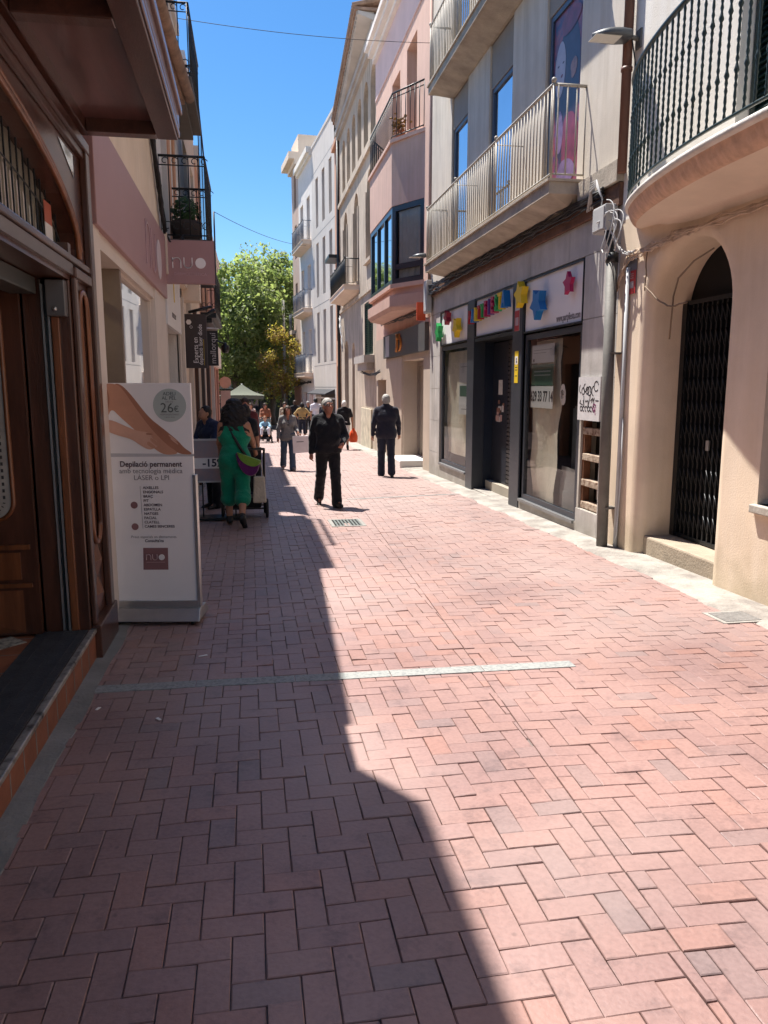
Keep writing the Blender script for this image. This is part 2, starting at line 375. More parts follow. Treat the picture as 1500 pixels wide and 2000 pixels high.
def brick_material():
    m = bpy.data.materials.new('red_clay_pavers'); m.use_nodes = True
    N = m.node_tree.nodes; L = m.node_tree.links; b = N['Principled BSDF']
    b.inputs['Roughness'].default_value = .5; b.inputs['Specular IOR Level'].default_value = .55
    at = N.new('ShaderNodeAttribute'); at.attribute_name = 'tint'
    rp = N.new('ShaderNodeValToRGB'); E_ = rp.color_ramp.elements
    E_[0].position = 0; E_[0].color = (.225, .155, .146, 1); E_[1].position = 1; E_[1].color = (.305, .160, .130, 1)
    for p, c in ((.12, (.262, .166, .152, 1)), (.3, (.275, .165, .149, 1)), (.62, (.284, .166, .146, 1)), (.85, (.302, .178, .154, 1))):
        e = E_.new(p); e.color = c
    L.new(at.outputs['Fac'], rp.inputs[0])
    tc = N.new('ShaderNodeTexCoord')
    n1 = N.new('ShaderNodeTexNoise'); n1.inputs['Scale'].default_value = .8; n1.inputs['Detail'].default_value = 5
    n2 = N.new('ShaderNodeTexNoise'); n2.inputs['Scale'].default_value = 55; n2.inputs['Detail'].default_value = 4
    n5 = N.new('ShaderNodeTexNoise'); n5.inputs['Scale'].default_value = 7; n5.inputs['Detail'].default_value = 8; n5.inputs['Roughness'].default_value = .75
    n3 = N.new('ShaderNodeTexVoronoi'); n3.inputs['Scale'].default_value = 6.5
    for n in (n1, n2, n3, n5): L.new(tc.outputs['Object'], n.inputs['Vector'])
    def ramp(src, a, b_, ca, cb):
        r = N.new('ShaderNodeValToRGB'); r.color_ramp.elements[0].position = a; r.color_ramp.elements[1].position = b_
        r.color_ramp.elements[0].color = (*ca, 1); r.color_ramp.elements[1].color = (*cb, 1); L.new(src, r.inputs[0]); return r.outputs[0]
    def mul(a, c):
        x = N.new('ShaderNodeMix'); x.data_type = 'RGBA'; x.blend_type = 'MULTIPLY'; x.inputs[0].default_value = 1
        L.new(a, x.inputs[6]); L.new(c, x.inputs[7]); return x.outputs[2]
    c = mul(rp.outputs[0], ramp(n1.outputs['Fac'], .35, .68, (.80, .81, .83), (1.10, 1.06, 1.03)))
    c = mul(c, ramp(n2.outputs['Fac'], .3, .62, (.88, .87, .87), (1.05, 1.05, 1.05)))
    c = mul(c, ramp(n3.outputs['Distance'], .035, .075, (.70, .70, .70), (1, 1, 1)))
    c = mul(c, ramp(n5.outputs['Fac'], .33, .47, (.70, .70, .72), (1, 1, 1)))
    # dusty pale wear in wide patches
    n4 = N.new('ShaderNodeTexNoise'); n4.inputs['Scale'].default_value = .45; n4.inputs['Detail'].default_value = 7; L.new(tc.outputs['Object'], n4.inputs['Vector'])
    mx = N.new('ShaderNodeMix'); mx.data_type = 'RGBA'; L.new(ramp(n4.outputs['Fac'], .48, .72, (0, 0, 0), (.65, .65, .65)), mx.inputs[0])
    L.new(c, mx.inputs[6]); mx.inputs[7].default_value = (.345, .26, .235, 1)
    # glare and haze put into the colour: bricks grow paler further along
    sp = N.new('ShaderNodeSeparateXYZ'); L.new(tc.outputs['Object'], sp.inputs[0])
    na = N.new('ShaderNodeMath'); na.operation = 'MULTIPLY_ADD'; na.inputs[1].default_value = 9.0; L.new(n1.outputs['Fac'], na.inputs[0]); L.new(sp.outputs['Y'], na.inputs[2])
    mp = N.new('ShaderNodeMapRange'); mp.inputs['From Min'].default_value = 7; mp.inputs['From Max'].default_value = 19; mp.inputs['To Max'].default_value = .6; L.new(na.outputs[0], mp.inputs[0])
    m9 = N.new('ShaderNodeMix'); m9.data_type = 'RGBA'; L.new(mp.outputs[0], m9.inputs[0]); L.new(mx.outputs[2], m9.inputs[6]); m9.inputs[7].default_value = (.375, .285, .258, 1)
    L.new(m9.outputs[2], b.inputs['Base Color'])
    bp = N.new('ShaderNodeBump'); bp.inputs['Strength'].default_value = .3; bp.inputs['Distance'].default_value = .006
    L.new(n2.outputs['Fac'], bp.inputs['Height']); L.new(bp.outputs[0], b.inputs['Normal'])
    return m

def clip(poly, a, b, c):     # keep a*x+b*y+c >= 0
    out = []
    for i in range(len(poly)):
        p, q = poly[i], poly[(i + 1) % len(poly)]
        dp, dq = a * p[0] + b * p[1] + c, a * q[0] + b * q[1] + c
        if dp >= 0: out.append(p)
        if dp * dq < 0:
            t = dp / (dp - dq); out.append((p[0] + t * (q[0] - p[0]), p[1] + t * (q[1] - p[1])))
    return out
def area(p): return .5 * abs(sum(p[i][0] * p[(i + 1) % len(p)][1] - p[(i + 1) % len(p)][0] * p[i][1] for i in range(len(p))))

def pavers():
    V = []; F = []; TI = []
    rnd = random.Random(5)
    u = .1
    # three longitudinal bands; the middle and right ones are laid slightly askew, as in the street
    seam = lambda: None
    bands = [(-.93, None, 0.0, (0.0, 0.0)), (None, 3.66, R(-2.6), (.03, .05))]
    k1 = .045; c1 = 1.16      # seam x = c1 + k1*y
    for bi, (xl, xr, ang, off) in enumerate(bands):
        ca, sa = math.cos(ang), math.sin(ang)
        x0, x1 = (-12, 42) if bi == 0 else (-2, 60)
        for j in range(-14, 470):
            if bi == 0: i0, i1 = -12, 36
            else: i0, i1 = 2, 62
            for i in range(i0, i1):
                k = (i - j) % 4
                if k == 0: r = (i, j, i + 2, j + 1)
                elif k == 3: r = (i, j, i + 1, j + 2)
                else: continue
                g = .0016
                a0, b0, a1, b1 = r[0] * u + g + off[0], r[1] * u + g + off[1], r[2] * u - g + off[0], r[3] * u - g + off[1]
                pl = [(a0, b0), (a1, b0), (a1, b1), (a0, b1)]
                if bi == 1:
                    pl = [(ca * x - sa * y, sa * x + ca * y) for x, y in pl]
                    cx = sum(p[0] for p in pl) / 4; cy = sum(p[1] for p in pl) / 4
                    if cx > 4.0 or cy > 46 or cy < -1.3: continue
                    pl = clip(pl, 1, -k1, -c1 - .003)
                    if pl: pl = clip(pl, -1, 0, 3.66 + .02 * math.sin(cy * 3.1) + .015 * math.sin(cy * 7.7))
                else:
                    if not (-1.4 < b0 < 46): continue
                    pl = clip(pl, -1, k1, c1 - .003)
                    if pl: pl = clip(pl, 1, 0, .93)
                if len(pl) < 3 or area(pl) < .0006: continue
                cx = sum(p[0] for p in pl) / len(pl); cy = sum(p[1] for p in pl) / len(pl)
                w = .0016 if cy < 14 else .001
                dz = rnd.gauss(0, w); tx = rnd.gauss(0, .010); ty = rnd.gauss(0, .010)
                if rnd.random() < .05: tx *= 2.2; ty *= 2.2; dz += .002
                z = lambda x, y: G(y) + dz + tx * (x - cx) + ty * (y - cy)
                n = len(pl); o = len(V)
                ins = []
                for x, y in pl:
                    L_ = math.hypot(x - cx, y - cy) or 1; q = max(0, 1 - .0042 / L_)
                    q += rnd.uniform(-.012, .006); q = min(.985, q)
                    ins.append((cx + (x - cx) * q, cy + (y - cy) * q))
                V += [(x, y, z(x, y)) for x, y in ins] + [(x, y, z(x, y) - .0028) for x, y in pl] + [(x, y, G(y) - .02) for x, y in pl]
                fs = [list(range(o, o + n))] + [[o + n + q, o + n + (q + 1) % n, o + (q + 1) % n, o + q] for q in range(n)] + [[o + 2 * n + q, o + 2 * n + (q + 1) % n, o + n + (q + 1) % n, o + n + q] for q in range(n)]
                F += fs
                patch = .12 * math.sin(cx * 2.1 + 1.3 * math.sin(cy * .7)) + .1 * math.sin(cy * 1.3 + cx)
                t = min(1, max(0, rnd.betavariate(2.6, 2.2) + patch))
                if rnd.random() < .045: t = rnd.uniform(0, .2)
                if rnd.random() < .05: t = rnd.uniform(.9, 1)
                TI += [t] * len(fs)
    me = bpy.data.meshes.new('brick_paving'); me.from_pydata(V, [], F); me.update()
    at = me.attributes.new('tint', 'FLOAT', 'FACE'); at.data.foreach_set('value', TI)
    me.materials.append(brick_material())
    o = bpy.data.objects.new('brick_paving', me); COL.objects.link(o); struct(o)
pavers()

def strip(name, pts, m, th=.02, lift=.0):
    """sloping slab; pts (x,y) outline"""
    mb = MB(); mb.prism([(x, y, G(y) + lift - th) for x, y in pts], (0, 0, th)); return mb.build(name, m)
# cement strips along both walls (finely divided so that they follow the wall and look hand-laid)
mb = MB(); rr = random.Random(3); ys = [-1.5 + .25 * k for k in range(160)]
pr = None
for y in ys:
    xi = 3.665 + .02 * math.sin(y * 3.1) + .015 * math.sin(y * 7.7) + rr.uniform(-.012, .012); z = G(y)
    row = [(xi, y, z - .012), (xi + .03, y, z + .003 + rr.uniform(0, .003)), (3.86, y, z + .008 + rr.uniform(0, .006)), (4.6, y, z + .016)]
    if pr: 
        for q in range(3): mb.add([pr[q], pr[q + 1], row[q + 1], row[q]], [(0, 1, 2, 3)], 0, True)
    pr = row
struct(mb.build('cement_gutter', M_cement))
mb = MB(); pr = None
M_gut = mat('grey_cement', (.20, .195, .18), .9, .22, 3, .4, 40)
for y in ys:
    z = G(y); row = [(-1.4, y, z + .006), (-1.0, y, z + .005), (-.925 + .012 * math.sin(y * 5), y, z + .001), (-.915 + .012 * math.sin(y * 5), y, z - .012)]
    if pr:
        for q in range(3): mb.add([pr[q], pr[q + 1], row[q + 1], row[q]], [(0, 1, 2, 3)], 0, True)
    pr = row
struct(mb.build('side_gutter', M_gut))
# pale stone line across the street
M_gran = mat('pale_granite', (.29, .295, .28), .8, .12, 45, .3, 80, col2=(.18, .185, .185), cov=.44)
mb = MB(); xs = [-.93, -.36, .22, .80, 1.38, 1.97]
yl = lambda x: 4.455 - .028 * (x + .9) 
for i in range(5):
    a, b = xs[i] + .002, xs[i + 1] - .002
    q = [(a, yl(a) - .055), (b, yl(b) - .055), (b, yl(b) + .055), (a, yl(a) + .055)]
    mb.prism([(x, y, G(y) - .02) for x, y in q], (0, 0, .0255))
struct(mb.build('stone_line', M_gran, bevel=.002))
mb = MB(); q = [(1.6, 12.86), (3.66, 13.25), (3.66, 13.32), (1.6, 12.93)]
mb.prism([(x, y, G(y) - .02) for x, y in q], (0, 0, .025)); struct(mb.build('thin_stone_line', M_gran))

# cast iron drain grate
g = T('drain_grate', 'grey iron drain grate with parallel bars set in the brick paving', 'drain grate', (1.27, 10.34, G(10.34)))
mb = MB(); x0, x1, y0, y1 = 1.03, 1.5, 10.02, 10.66
def gz(mb, xa, xb, ya, yb, h0, h1):
    mb.hexa([(xa, ya, G(ya) + h0), (xb, ya, G(ya) + h0), (xb, yb, G(yb) + h0), (xa, yb, G(yb) + h0), (xa, ya, G(ya) + h1), (xb, ya, G(ya) + h1), (xb, yb, G(yb) + h1), (xa, yb, G(yb) + h1)])
M_iron = mat('cast_iron', (.16, .18, .17), .55, .25, 20, .2, 60, metal=.5)
for (xa, xb, ya, yb) in ((x0, x1, y0, y0 + .05), (x0, x1, y1 - .05, y1), (x0, x0 + .05, y0 + .05, y1 - .05), (x1 - .05, x1, y0 + .05, y1 - .05)): gz(mb, xa, xb, ya, yb, -.02, .008)
mb.build('frame', mat('grate_frame', (.24, .23, .21), .7, .2, 10, .2, 50), g)
mb = MB()
for k in range(8):
    x = x0 + .075 + k * .046; gz(mb, x, x + .022, y0 + .05, y1 - .05, -.02, .006)
mb.build('bars', M_iron, g)
mb = MB(); gz(mb, x0 + .05, x1 - .05, y0 + .05, y1 - .05, -.03, .0025); mb.build('pit', mat('grate_dark', (.01, .01, .01), .9, .1, 3), g)
# little square access cover by the right wall
g = T('access_cover', 'small square grey access cover at the edge of the paving by the cream wall', 'manhole cover', (3.6, 5.15, G(5.15)))
mb = MB(); gz(mb, 3.44, 3.80, 5.0, 5.3, -.02, .007); mb.build('frame', mat('cover_frame', (.30, .28, .25), .8, .2, 8), g)
mb = MB(); gz(mb, 3.475, 3.765, 5.03, 5.27, -.02, .0105); mb.build('lid', mat('lid_metal', (.20, .19, .18), .55, .25, 25, .3, 60, metal=.3), g)
# ================================================================== RIGHT SIDE
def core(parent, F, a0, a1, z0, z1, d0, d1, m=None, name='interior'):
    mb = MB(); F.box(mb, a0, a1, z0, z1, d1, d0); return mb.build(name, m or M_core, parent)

# ---- R1 cream house with the arched doorway and bowed balcony
R1 = T('cream_house', 'cream rendered house with arched gated doorway and bowed dark green balcony', 'building', (4.05, 4, G(4)))
rd = .13
DO = (6.2 - rd, 7.55 + rd, -.6, 3.02 + rd, 2.35)
mb = MB()
FR.wall(mb, -6, 8.2, -.6, 3.42, [DO, (4.1, 5.58, .70, 2.7)], .001, 0)
FR.wall(mb, 4.1, 5.58, .70, 2.7, [], 0, 0, d=-.30)
for (a0, a1, z0, z1, a2, a3, z2, z3) in ((4.1, 4.1, .7, 2.7, 4.1, 4.1, 0, 0),): pass
mb.poly([FR.P(5.58, .7, 0), FR.P(5.58, 2.7, 0), FR.P(5.58, 2.7, -.3), FR.P(5.58, .7, -.3)], 0)
mb.poly([FR.P(4.1, .7, 0), FR.P(4.1, 2.7, 0), FR.P(4.1, 2.7, -.3), FR.P(4.1, .7, -.3)], 0)
mb.poly([FR.P(4.1, 2.7, 0), FR.P(5.58, 2.7, 0), FR.P(5.58, 2.7, -.3), FR.P(4.1, 2.7, -.3)], 0)
mb.poly([FR.P(4.1, .7, 0), FR.P(5.58, .7, 0), FR.P(5.58, .7, -.3), FR.P(4.1, .7, -.3)], 0)
# rounded reveal of the doorway
def outline(off):
    b0, b1, sp, tp = 6.2 - off, 7.55 + off, 2.35, 3.02 + off
    c = (b0 + b1) / 2; hw = (b1 - b0) / 2; hh = tp - sp
    return [(b0, -.6), (b0, 1.0), (b0, sp)] + [(c - hw * math.cos(math.pi * k / 24), sp + hh * math.sin(math.pi * k / 24)) for k in range(1, 24)] + [(b1, sp), (b1, 1.0), (b1, -.6)]
prof = [(rd * (1 - math.sin(R(t))), -rd * (1 - math.cos(R(t)))) for t in range(0, 91, 15)] + [(0, -.25), (0, -.47)]
rings = [[FR.P(a, z, d) for a, z in outline(o)] for o, d in prof]
n = len(rings[0]); vs = [p for r in rings for p in r]
mb.add(vs, [(i * n + j, i * n + j + 1, (i + 1) * n + j + 1, (i + 1) * n + j) for i in range(len(rings) - 1) for j in range(n - 1)], 0, True)
mb.build('wall', M_cream, R1)
mb = MB(); FR.wall(mb, -6, 8.2, 3.42, 10.5, [(4.95, 6.25, 3.5, 6.0), (1.5, 2.8, 3.5, 6.0)], .22)
FR.box(mb, -6, 8.2, 10.2, 10.5, -8, .15); mb.build('upper_wall', M_white_r, R1)
core(R1, FR, -6, 8.19, -.6, 10.2, -.48, -8, mat('dark_hall', (.012, .011, .010), .9))  # hall coloured near black, its lack of light is put into the colour
mb = MB(); FR.box(mb, 4.05, 5.62, .63, .70, -.30, .05); mb.build('window_sill', M_plinth, R1, bevel=.01)
w = FR.window(R1, 4.15, 5.53, .75, 2.66, -.27, M_char, M_winglass, .07, 1)
# doorstep
mb = MB(); FR.box(mb, 6.2, 7.62, G(7) - .3, .06, -.47, -.10); mb.build('doorstep', mat('doorstep_stone', (.34, .28, .21), .85, .2, 4, .3, 40), R1, bevel=.02)
# folding lattice gate
gt = MB(); d = -.42
for k in range(17):
    a = 6.22 + 1.31 * k / 16; FR.box(gt, a - .011, a + .011, .07, 2.5, d - .02, d + .012)
for zz in (.09, 2.49): FR.box(gt, 6.2, 7.55, zz - .02, zz + .02, d - .024, d + .018)
for k in range(16):
    a = 6.22 + 1.31 * k / 16; b = a + 1.31 / 16
    for q in range(10):
        z = .2 + q * .23
        gt.tube([FR.P(a, z, d + .015), FR.P(b, z + .16, d + .015)], .006, 5); gt.tube([FR.P(a, z + .16, d - .02), FR.P(b, z, d - .02)], .006, 5)
FR.box(gt, 7.46, 7.54, .07, 2.5, d - .03, d + .03)
gate = gt.build('gate', M_black, R1)
lk = MB(); FR.box(lk, 6.92, 6.97, 1.02, 1.12, d + .013, d + .03); lk.build('lock', M_steel, gate)
# bowed balcony
bal = MB(); NB = 72; yc, hw, dp = 5.4, 1.6, .68        # the far end is the rounder one
def bow(k, off=0.0):
    t = math.pi * k / NB; far = t < math.pi / 2; e = 2 / (1.75 if far else 3.6); hw = 2.5 if far else 1.6
    ca = math.copysign(abs(math.cos(t)) ** e, math.cos(t)); sa = math.sin(t) ** e
    return (yc + (hw - off) * ca, max(0, (dp - off)) * sa)
prof = [(0.03, 3.46), (-.012, 3.455), (-.03, 3.44), (-.03, 3.415), (-.012, 3.40), (.012, 3.395), (.02, 3.38), (.032, 3.35), (.05, 3.32), (.07, 3.295), (.10, 3.27), (.13, 3.262)]
undr = [(.13, 3.262), (.3, 3.255), (.5, 3.235), (.62, 3.19), (.68, 3.10)]
NBF = NB * 8
rings = []
for o, z in prof:
    rg = []
    for k in range(NBF + 1):
        flute = .011 * max(0, math.cos(k * math.pi / 3)) if .015 < o < .12 else 0
        a, d_ = bow(k / 8, o + flute); rg.append(FR.P(a, z, d_ - .02))
    rings.append(rg)
n = NBF + 1; vs = [p for r in rings for p in r]
bal.add(vs, [(i * n + j, i * n + j + 1, (i + 1) * n + j + 1, (i + 1) * n + j) for i in range(5, len(rings) - 1) for j in range(n - 1)], 2, True)
bal.add(vs, [(i * n + j, i * n + j + 1, (i + 1) * n + j + 1, (i + 1) * n + j) for i in range(5) for j in range(n - 1)], 1, True)
bal.poly(rings[0], 1)
rings = [[FR.P(bow(k / 2, o)[0], z, bow(k / 2, o)[1] - .02) for k in range(NB * 2 + 1)] for o, z in undr]
n = NB * 2 + 1; vs = [p for r in rings for p in r]
bal.add(vs, [(i * n + j, i * n + j + 1, (i + 1) * n + j + 1, (i + 1) * n + j) for i in range(len(rings) - 1) for j in range(n - 1)], 0, True)
M_slabw = mat('slab_lip', (.62, .58, .52), .8, .15, 5, .3, 40)
balo = bal.build('balcony', [M_soffit, M_slabw, mat('fluted_band', (.58, .38, .27), .85, .2, 9, .2, 40)], R1)
pts = [bow(k, .035) for k in range(1, NB)]; pts = [(pts[0][0], 0)] + pts + [(pts[-1][0], 0)]
FR.rail(balo, pts, 3.53, 4.62, M_green, .112, .0105, .024, twist=True, low=False)
sh = MB()
for (a0, a1) in ((4.97, 5.58), (5.62, 6.23)):
    FR.frame(sh, a0, a1, 3.5, 5.98, .07, -.16, -.11)
    for k in range(46):
        z = 3.58 + k * .051; sh.hexa([FR.P(a0 + .07, z, -.155), FR.P(a1 - .07, z, -.155), FR.P(a1 - .07, z, -.115), FR.P(a0 + .07, z, -.115), FR.P(a0 + .07, z + .045, -.165), FR.P(a1 - .07, z + .045, -.165), FR.P(a1 - .07, z + .045, -.15), FR.P(a0 + .07, z + .045, -.15)])
sh.build('shutter', M_green, R1)
# red and white plate on the cream pier
sg = MB(); FR.box(sg, 7.80, 8.03, 2.62, 3.02, .002, .012, 0); FR.box(sg, 7.80, 8.03, 2.62, 2.86, .0125, .014, 1)
frp = lambda u, v, w: FR.P(7.915 - u, 2.74 + v, .0145 + w)
FR.box(sg, 7.84, 7.99, 2.68, 2.75, .0145, .0155, 2)
for q in range(3): FR.box(sg, 7.85, 7.98, 2.78 + .022 * q, 2.788 + .022 * q, .0145, .0155, 2)
solo(sg, 'wall_plate', [mat('plate_slate', (.16, .16, .18), .5), M_red, mat('plate_grey', (.36, .30, .30), .5)], 'small red and slate plate screwed to the cream corner pier beside the grey pole', 'sign')

# ---- painted cable bundle under the bowed balcony, and loose cables at the corner
def wig(p, q, n, amp, rnd, sag=0.0):
    P = []
    for k in range(n + 1):
        t = k / n; b = Vector(p).lerp(Vector(q), t); s = math.sin(math.pi * t)
        P.append(b + Vector((rnd.uniform(-1, 0) * amp, rnd.uniform(-1, 1) * amp, rnd.uniform(-1, 1) * amp - sag * s)))
    return P
rr = random.Random(4)
mb = MB()
for k in range(9):
    mb.tube(wig(FR.P(7.95, 2.98 + rr.uniform(-.04, .05), .03), FR.P(7.05, 3.06 + rr.uniform(-.03, .03), .03), 9, .022, rr), .008, 6)
    mb.tube(wig(FR.P(7.05, 3.06 + rr.uniform(-.03, .03), .03), FR.P(4.2, 3.06 + rr.uniform(-.04, .04), .03), 22, .02, rr), .008, 6)
for k in range(8):
    mb.tube(wig(FR.P(7.95, 2.98 + rr.uniform(-.04, .04), .03), FR.P(8.2, 2.70 + rr.uniform(-.03, .05), .03), 5, .03, rr), .008, 6)
solo(mb, 'cable_bundle', M_cablec, 'tangled cables painted cream running along the wall under the bowed balcony', 'cables')
mb = MB()
mb.tube(wig(FR.P(7.55, 3.05, .03), FR.P(7.55, 2.62, .03), 6, .012, rr), .007, 6)
mb.tube(wig(FR.P(7.55, 2.66, .03), FR.P(6.75, 2.42, .03), 12, .008, rr, .10), .008, 6)
mb.tube([FR.P(7.05, 2.1, .02), FR.P(7.02, 2.5, .02), FR.P(6.95, 2.66, .02), FR.P(6.7, 2.78, .02), FR.P(6.4, 2.84, .02)], .008, 6)
solo(mb, 'door_cable', mat('brown_cable', (.20, .14, .09), .7), 'thin brown cable sagging across the arch over the gated doorway', 'cable')
mb = MB()
for k in range(7):
    c = FR.P(8.15 + rr.uniform(-.1, .25), 3.3 + rr.uniform(-.1, .1), .12 + rr.uniform(0, .06)); r_ = rr.uniform(.12, .24)
    mb.tube([Vector(c) + Vector((-.03 * math.sin(t * 2), r_ * math.cos(t) * .8, r_ * math.sin(t) * 1.2)) for t in np.linspace(rr.uniform(0, 2), rr.uniform(3.6, 5.6), 16)], .007, 6)
for k in range(3): mb.tube(wig(FR.P(8.3, 3.42, .1), FR.P(7.75, 3.02, .05), 8, .025, rr, .12), .007, 6)
solo(mb, 'loose_cables', M_cableg, 'pale grey cables hanging in loops at the corner between stone shop and cream house', 'cables')

# ---- drainpipe, pole, street lamp
mb = MB(); mb.tube([FR.P(8.12, 3.9, .07), FR.P(8.12, 10.2, .07)], .05, 12)
for z in (4.9, 6.6, 8.4): mb.tube([FR.P(8.12, z, .07), FR.P(8.12, z + .04, .07)], .06, 12)
solo(mb, 'drainpipe', mat('brown_pipe', (.16, .075, .05), .5, .15, 4), 'reddish brown drainpipe on the upper wall beside the street lamp', 'drainpipe')
mb = MB()
z0 = G(8.3); mb.tube([FR.P(8.06, z0 - .03, .13), FR.P(8.17, 3.0, .11)], .062, 16)
FR.box(mb, 8.0, 8.14, .28, .30, .0, .13); FR.box(mb, 8.06, 8.2, 2.0, 2.02, .0, .13)
pole = T('cable_duct', 'thick grey metal cable duct standing against the stone wall left of the cream house', 'pole', FR.P(8.34, z0, .1))
mb.build('tube', M_zinc, pole)
mb = MB(); mb.tube([FR.P(8.17, 2.98, .11), FR.P(8.175, 3.08, .11)], .069, 16); mb.build('collar', M_black, pole)
mb = MB(); rr = random.Random(9)
for k in range(9): mb.tube(wig(FR.P(8.175 + rr.uniform(-.035, .035), 3.05, .10 + rr.uniform(-.03, .03)), FR.P(8.38 + rr.uniform(-.07, .07), 3.42, .10 + rr.uniform(-.03, .03)), 5, .015, rr), .017, 6)
solo(mb, 'duct_cables', M_cable, 'thick black cables rising from the top of the grey duct', 'cables')
mb = MB(); FR.box(mb, 8.26, 8.58, 3.34, 3.62, .02, .17); 
jb = T('junction_box', 'grey plastic junction box above the grey duct at the corner', 'junction box', FR.P(8.4, 3.34, 0))
mb.build('body', mat('grey_box', (.42, .41, .39), .5, .06, 3), jb, bevel=.012)
mb = MB(); FR.box(mb, 8.28, 8.56, 3.36, 3.60, .17, .182); mb.build('cover', mat('grey_box_cover', (.46, .45, .43), .5, .06, 3), jb, bevel=.006)
mb = MB(); mb.tube([FR.P(7.94, G(8.2), .03), FR.P(7.94, 2.9, .03)], .022, 10); mb.tube([FR.P(7.9, 1.3, .03), FR.P(7.88, .7, .03), FR.P(7.9, .0, .04), FR.P(7.94, -.12, .05)], .010, 8)
solo(mb, 'conduit', M_galv, 'slim pale conduit running down the joint beside the cream house', 'pipe')

def lamp(name, label, a, z, F, L_=.52, s=1.0, group=None):
    t = T(name, label, 'street lamp', F.P(a, z, 0), group)
    mb = MB(); mb.tube([F.P(a, z, 0), F.P(a, z + .02, .16 * s)], .024 * s, 10); F.box(mb, a - .05, a + .05, z - .09, z + .09, 0, .018); mb.build('arm', M_zinc, t)
    # flat domed head: lofted ellipses along d
    mb = MB(); secs = []
    for k in range(9):
        q = k / 8; d = .12 * s + L_ * s * q; wdt = .13 * s * (1 - .55 * max(0, q - .55) / .45 * max(0, q - .55) / .45 * 1.8) * (.75 + .25 * min(1, q * 4)); h = .085 * s * (1 - q ** 3 * .8)
        sec = []
        for j in range(9):
            th = math.pi * j / 8; sec.append(F.P(a + wdt * math.cos(th), z + .0 + h * math.sin(th), d))
        sec += [F.P(a - wdt * .96, z - .02 * s, d), F.P(a + wdt * .96, z - .02 * s, d)]
        secs.append(sec)
    n = len(secs[0]); vs = [p for q in secs for p in q]
    mb.add(vs, [(i * n + j, i * n + (j + 1) % n, (i + 1) * n + (j + 1) % n, (i + 1) * n + j) for i in range(8) for j in range(n)] + [list(range(n)), list(range(8 * n, 9 * n))[::-1]], 0, True)
    hd = mb.build('head', mat('lamp_grey', (.085, .09, .095), .45, .1, 4, metal=.3), t)
    mb = MB(); F.box(mb, a - .095 * s, a + .095 * s, z - .026 * s, z - .0205 * s, .24 * s, .52 * s); mb.build('lens', mat('lamp_lens', (.55, .53, .46), .25, .05, 30), hd)
    mb = MB(); mb.tube([F.P(a - .03, z - .02, .1 * s), F.P(a - .03, z - .25, .05), F.P(a - .03, z - .6, .03)], .007, 6); mb.build('lead', M_cable, t)
    return t
lamp('street_lamp', 'grey LED street lamp on the wall above the cream corner, nearest of the wall lamps', 8.0, 5.17, FR, .40, 1.0, 'wall lamps on the right side')

# ---- R2 building with the closed party shop
R2 = T('balcony_building', 'beige building with long cream railed balconies over the closed party shop', 'building', (4.05, 12.7, G(12.7)))
Y0, Y1 = 8.2, 17.3
mb = MB()
ops = [(9.12, 11.22, -.06, 3.2), (11.22, 14.24, -.6, 3.2), (14.24, 16.38, 0, 3.2), (8.50, 9.07, .13, 1.27)]
FR.wall(mb, Y0, Y1, -.6, 3.6, ops, .22, 0, d=-.012)
mb.build('ground_floor_wall', M_plinth, R2)
# cladding slabs with open joints
cl = MB(); rr = random.Random(2)
def slabs(a0, a1, zs, cut=()):
    for i in range(len(zs) - 1):
        F_ = (a0 + .004, a1 - .004, zs[i] + .004, zs[i + 1] - .004)
        FR.box(cl, *F_, -.010, rr.uniform(0, .002))
slabs(8.2, 8.50, [-.35, .28, 1.05, 1.75, 2.45, 3.2]); slabs(8.50, 9.12, [1.27, 1.75, 2.45, 3.2]); slabs(8.5, 9.12, [-.35, .13])
for a in (16.38, 16.86): slabs(a, a + (.48 if a < 16.5 else .44), [-.5, .2, .9, 1.6, 2.3, 3.2])
xs = [8.2, 9.6, 11.0, 12.4, 13.8, 15.2, 16.4, 17.3]
for i in range(7): slabs(xs[i], xs[i + 1], [3.2, 3.6])
for i, (a0, a1, zt) in enumerate(((9.12, 10.2, -.06), (10.2, 11.22, -.06), (14.24, 15.3, 0.0), (15.3, 16.38, 0.0))): slabs(a0, a1, [-.55, zt])
cl.build('cladding', M_stone, R2)
mb = MB(); FR.box(mb, Y0, Y1, 3.6, 3.83, -.02, .05); mb.build('beam', M_rust, R2)
wops = [(9.5, 10.62, 4.08, 6.48), (12.03, 13.15, 4.08, 6.48), (14.5, 15.6, 4.08, 6.6)]
wops2 = [(9.5, 10.62, 7.45, 10.2), (12.03, 13.15, 7.45, 10.2), (14.5, 15.6, 7.45, 10.2)]
mb = MB(); 
grooves = [(o[0] - .02, o[1] + .02, 4.05, 7.25) for o in wops] + [(o[0] - .02, o[1] + .02, 7.4, 10.2) for o in wops2]
FR.wall(mb, Y0, Y1, 3.83, 10.6, grooves, .03); FR.box(mb, Y0, Y1, 10.6, 10.9, -8, .2)
mb.build('upper_wall', M_beige, R2)
for o, zt in zip(wops + wops2, (7.25,) * 3 + (10.2,) * 3):
    mb = MB(); FR.wall(mb, o[0] - .02, o[1] + .02, o[2] - .03, zt, [(o[0] + .01, o[1] - .01, o[2] - .02, o[3] - .005)], .06, d=-.03); mb.build('window_bay', M_taupe, R2)
core(R2, FR, Y0 + .01, Y1 - .01, 3.6, 10.6, -.5, -8)
core(R2, FR, Y0 + .01, Y1 - .01, -.6, 3.6, -2.2, -8, name='back_room')
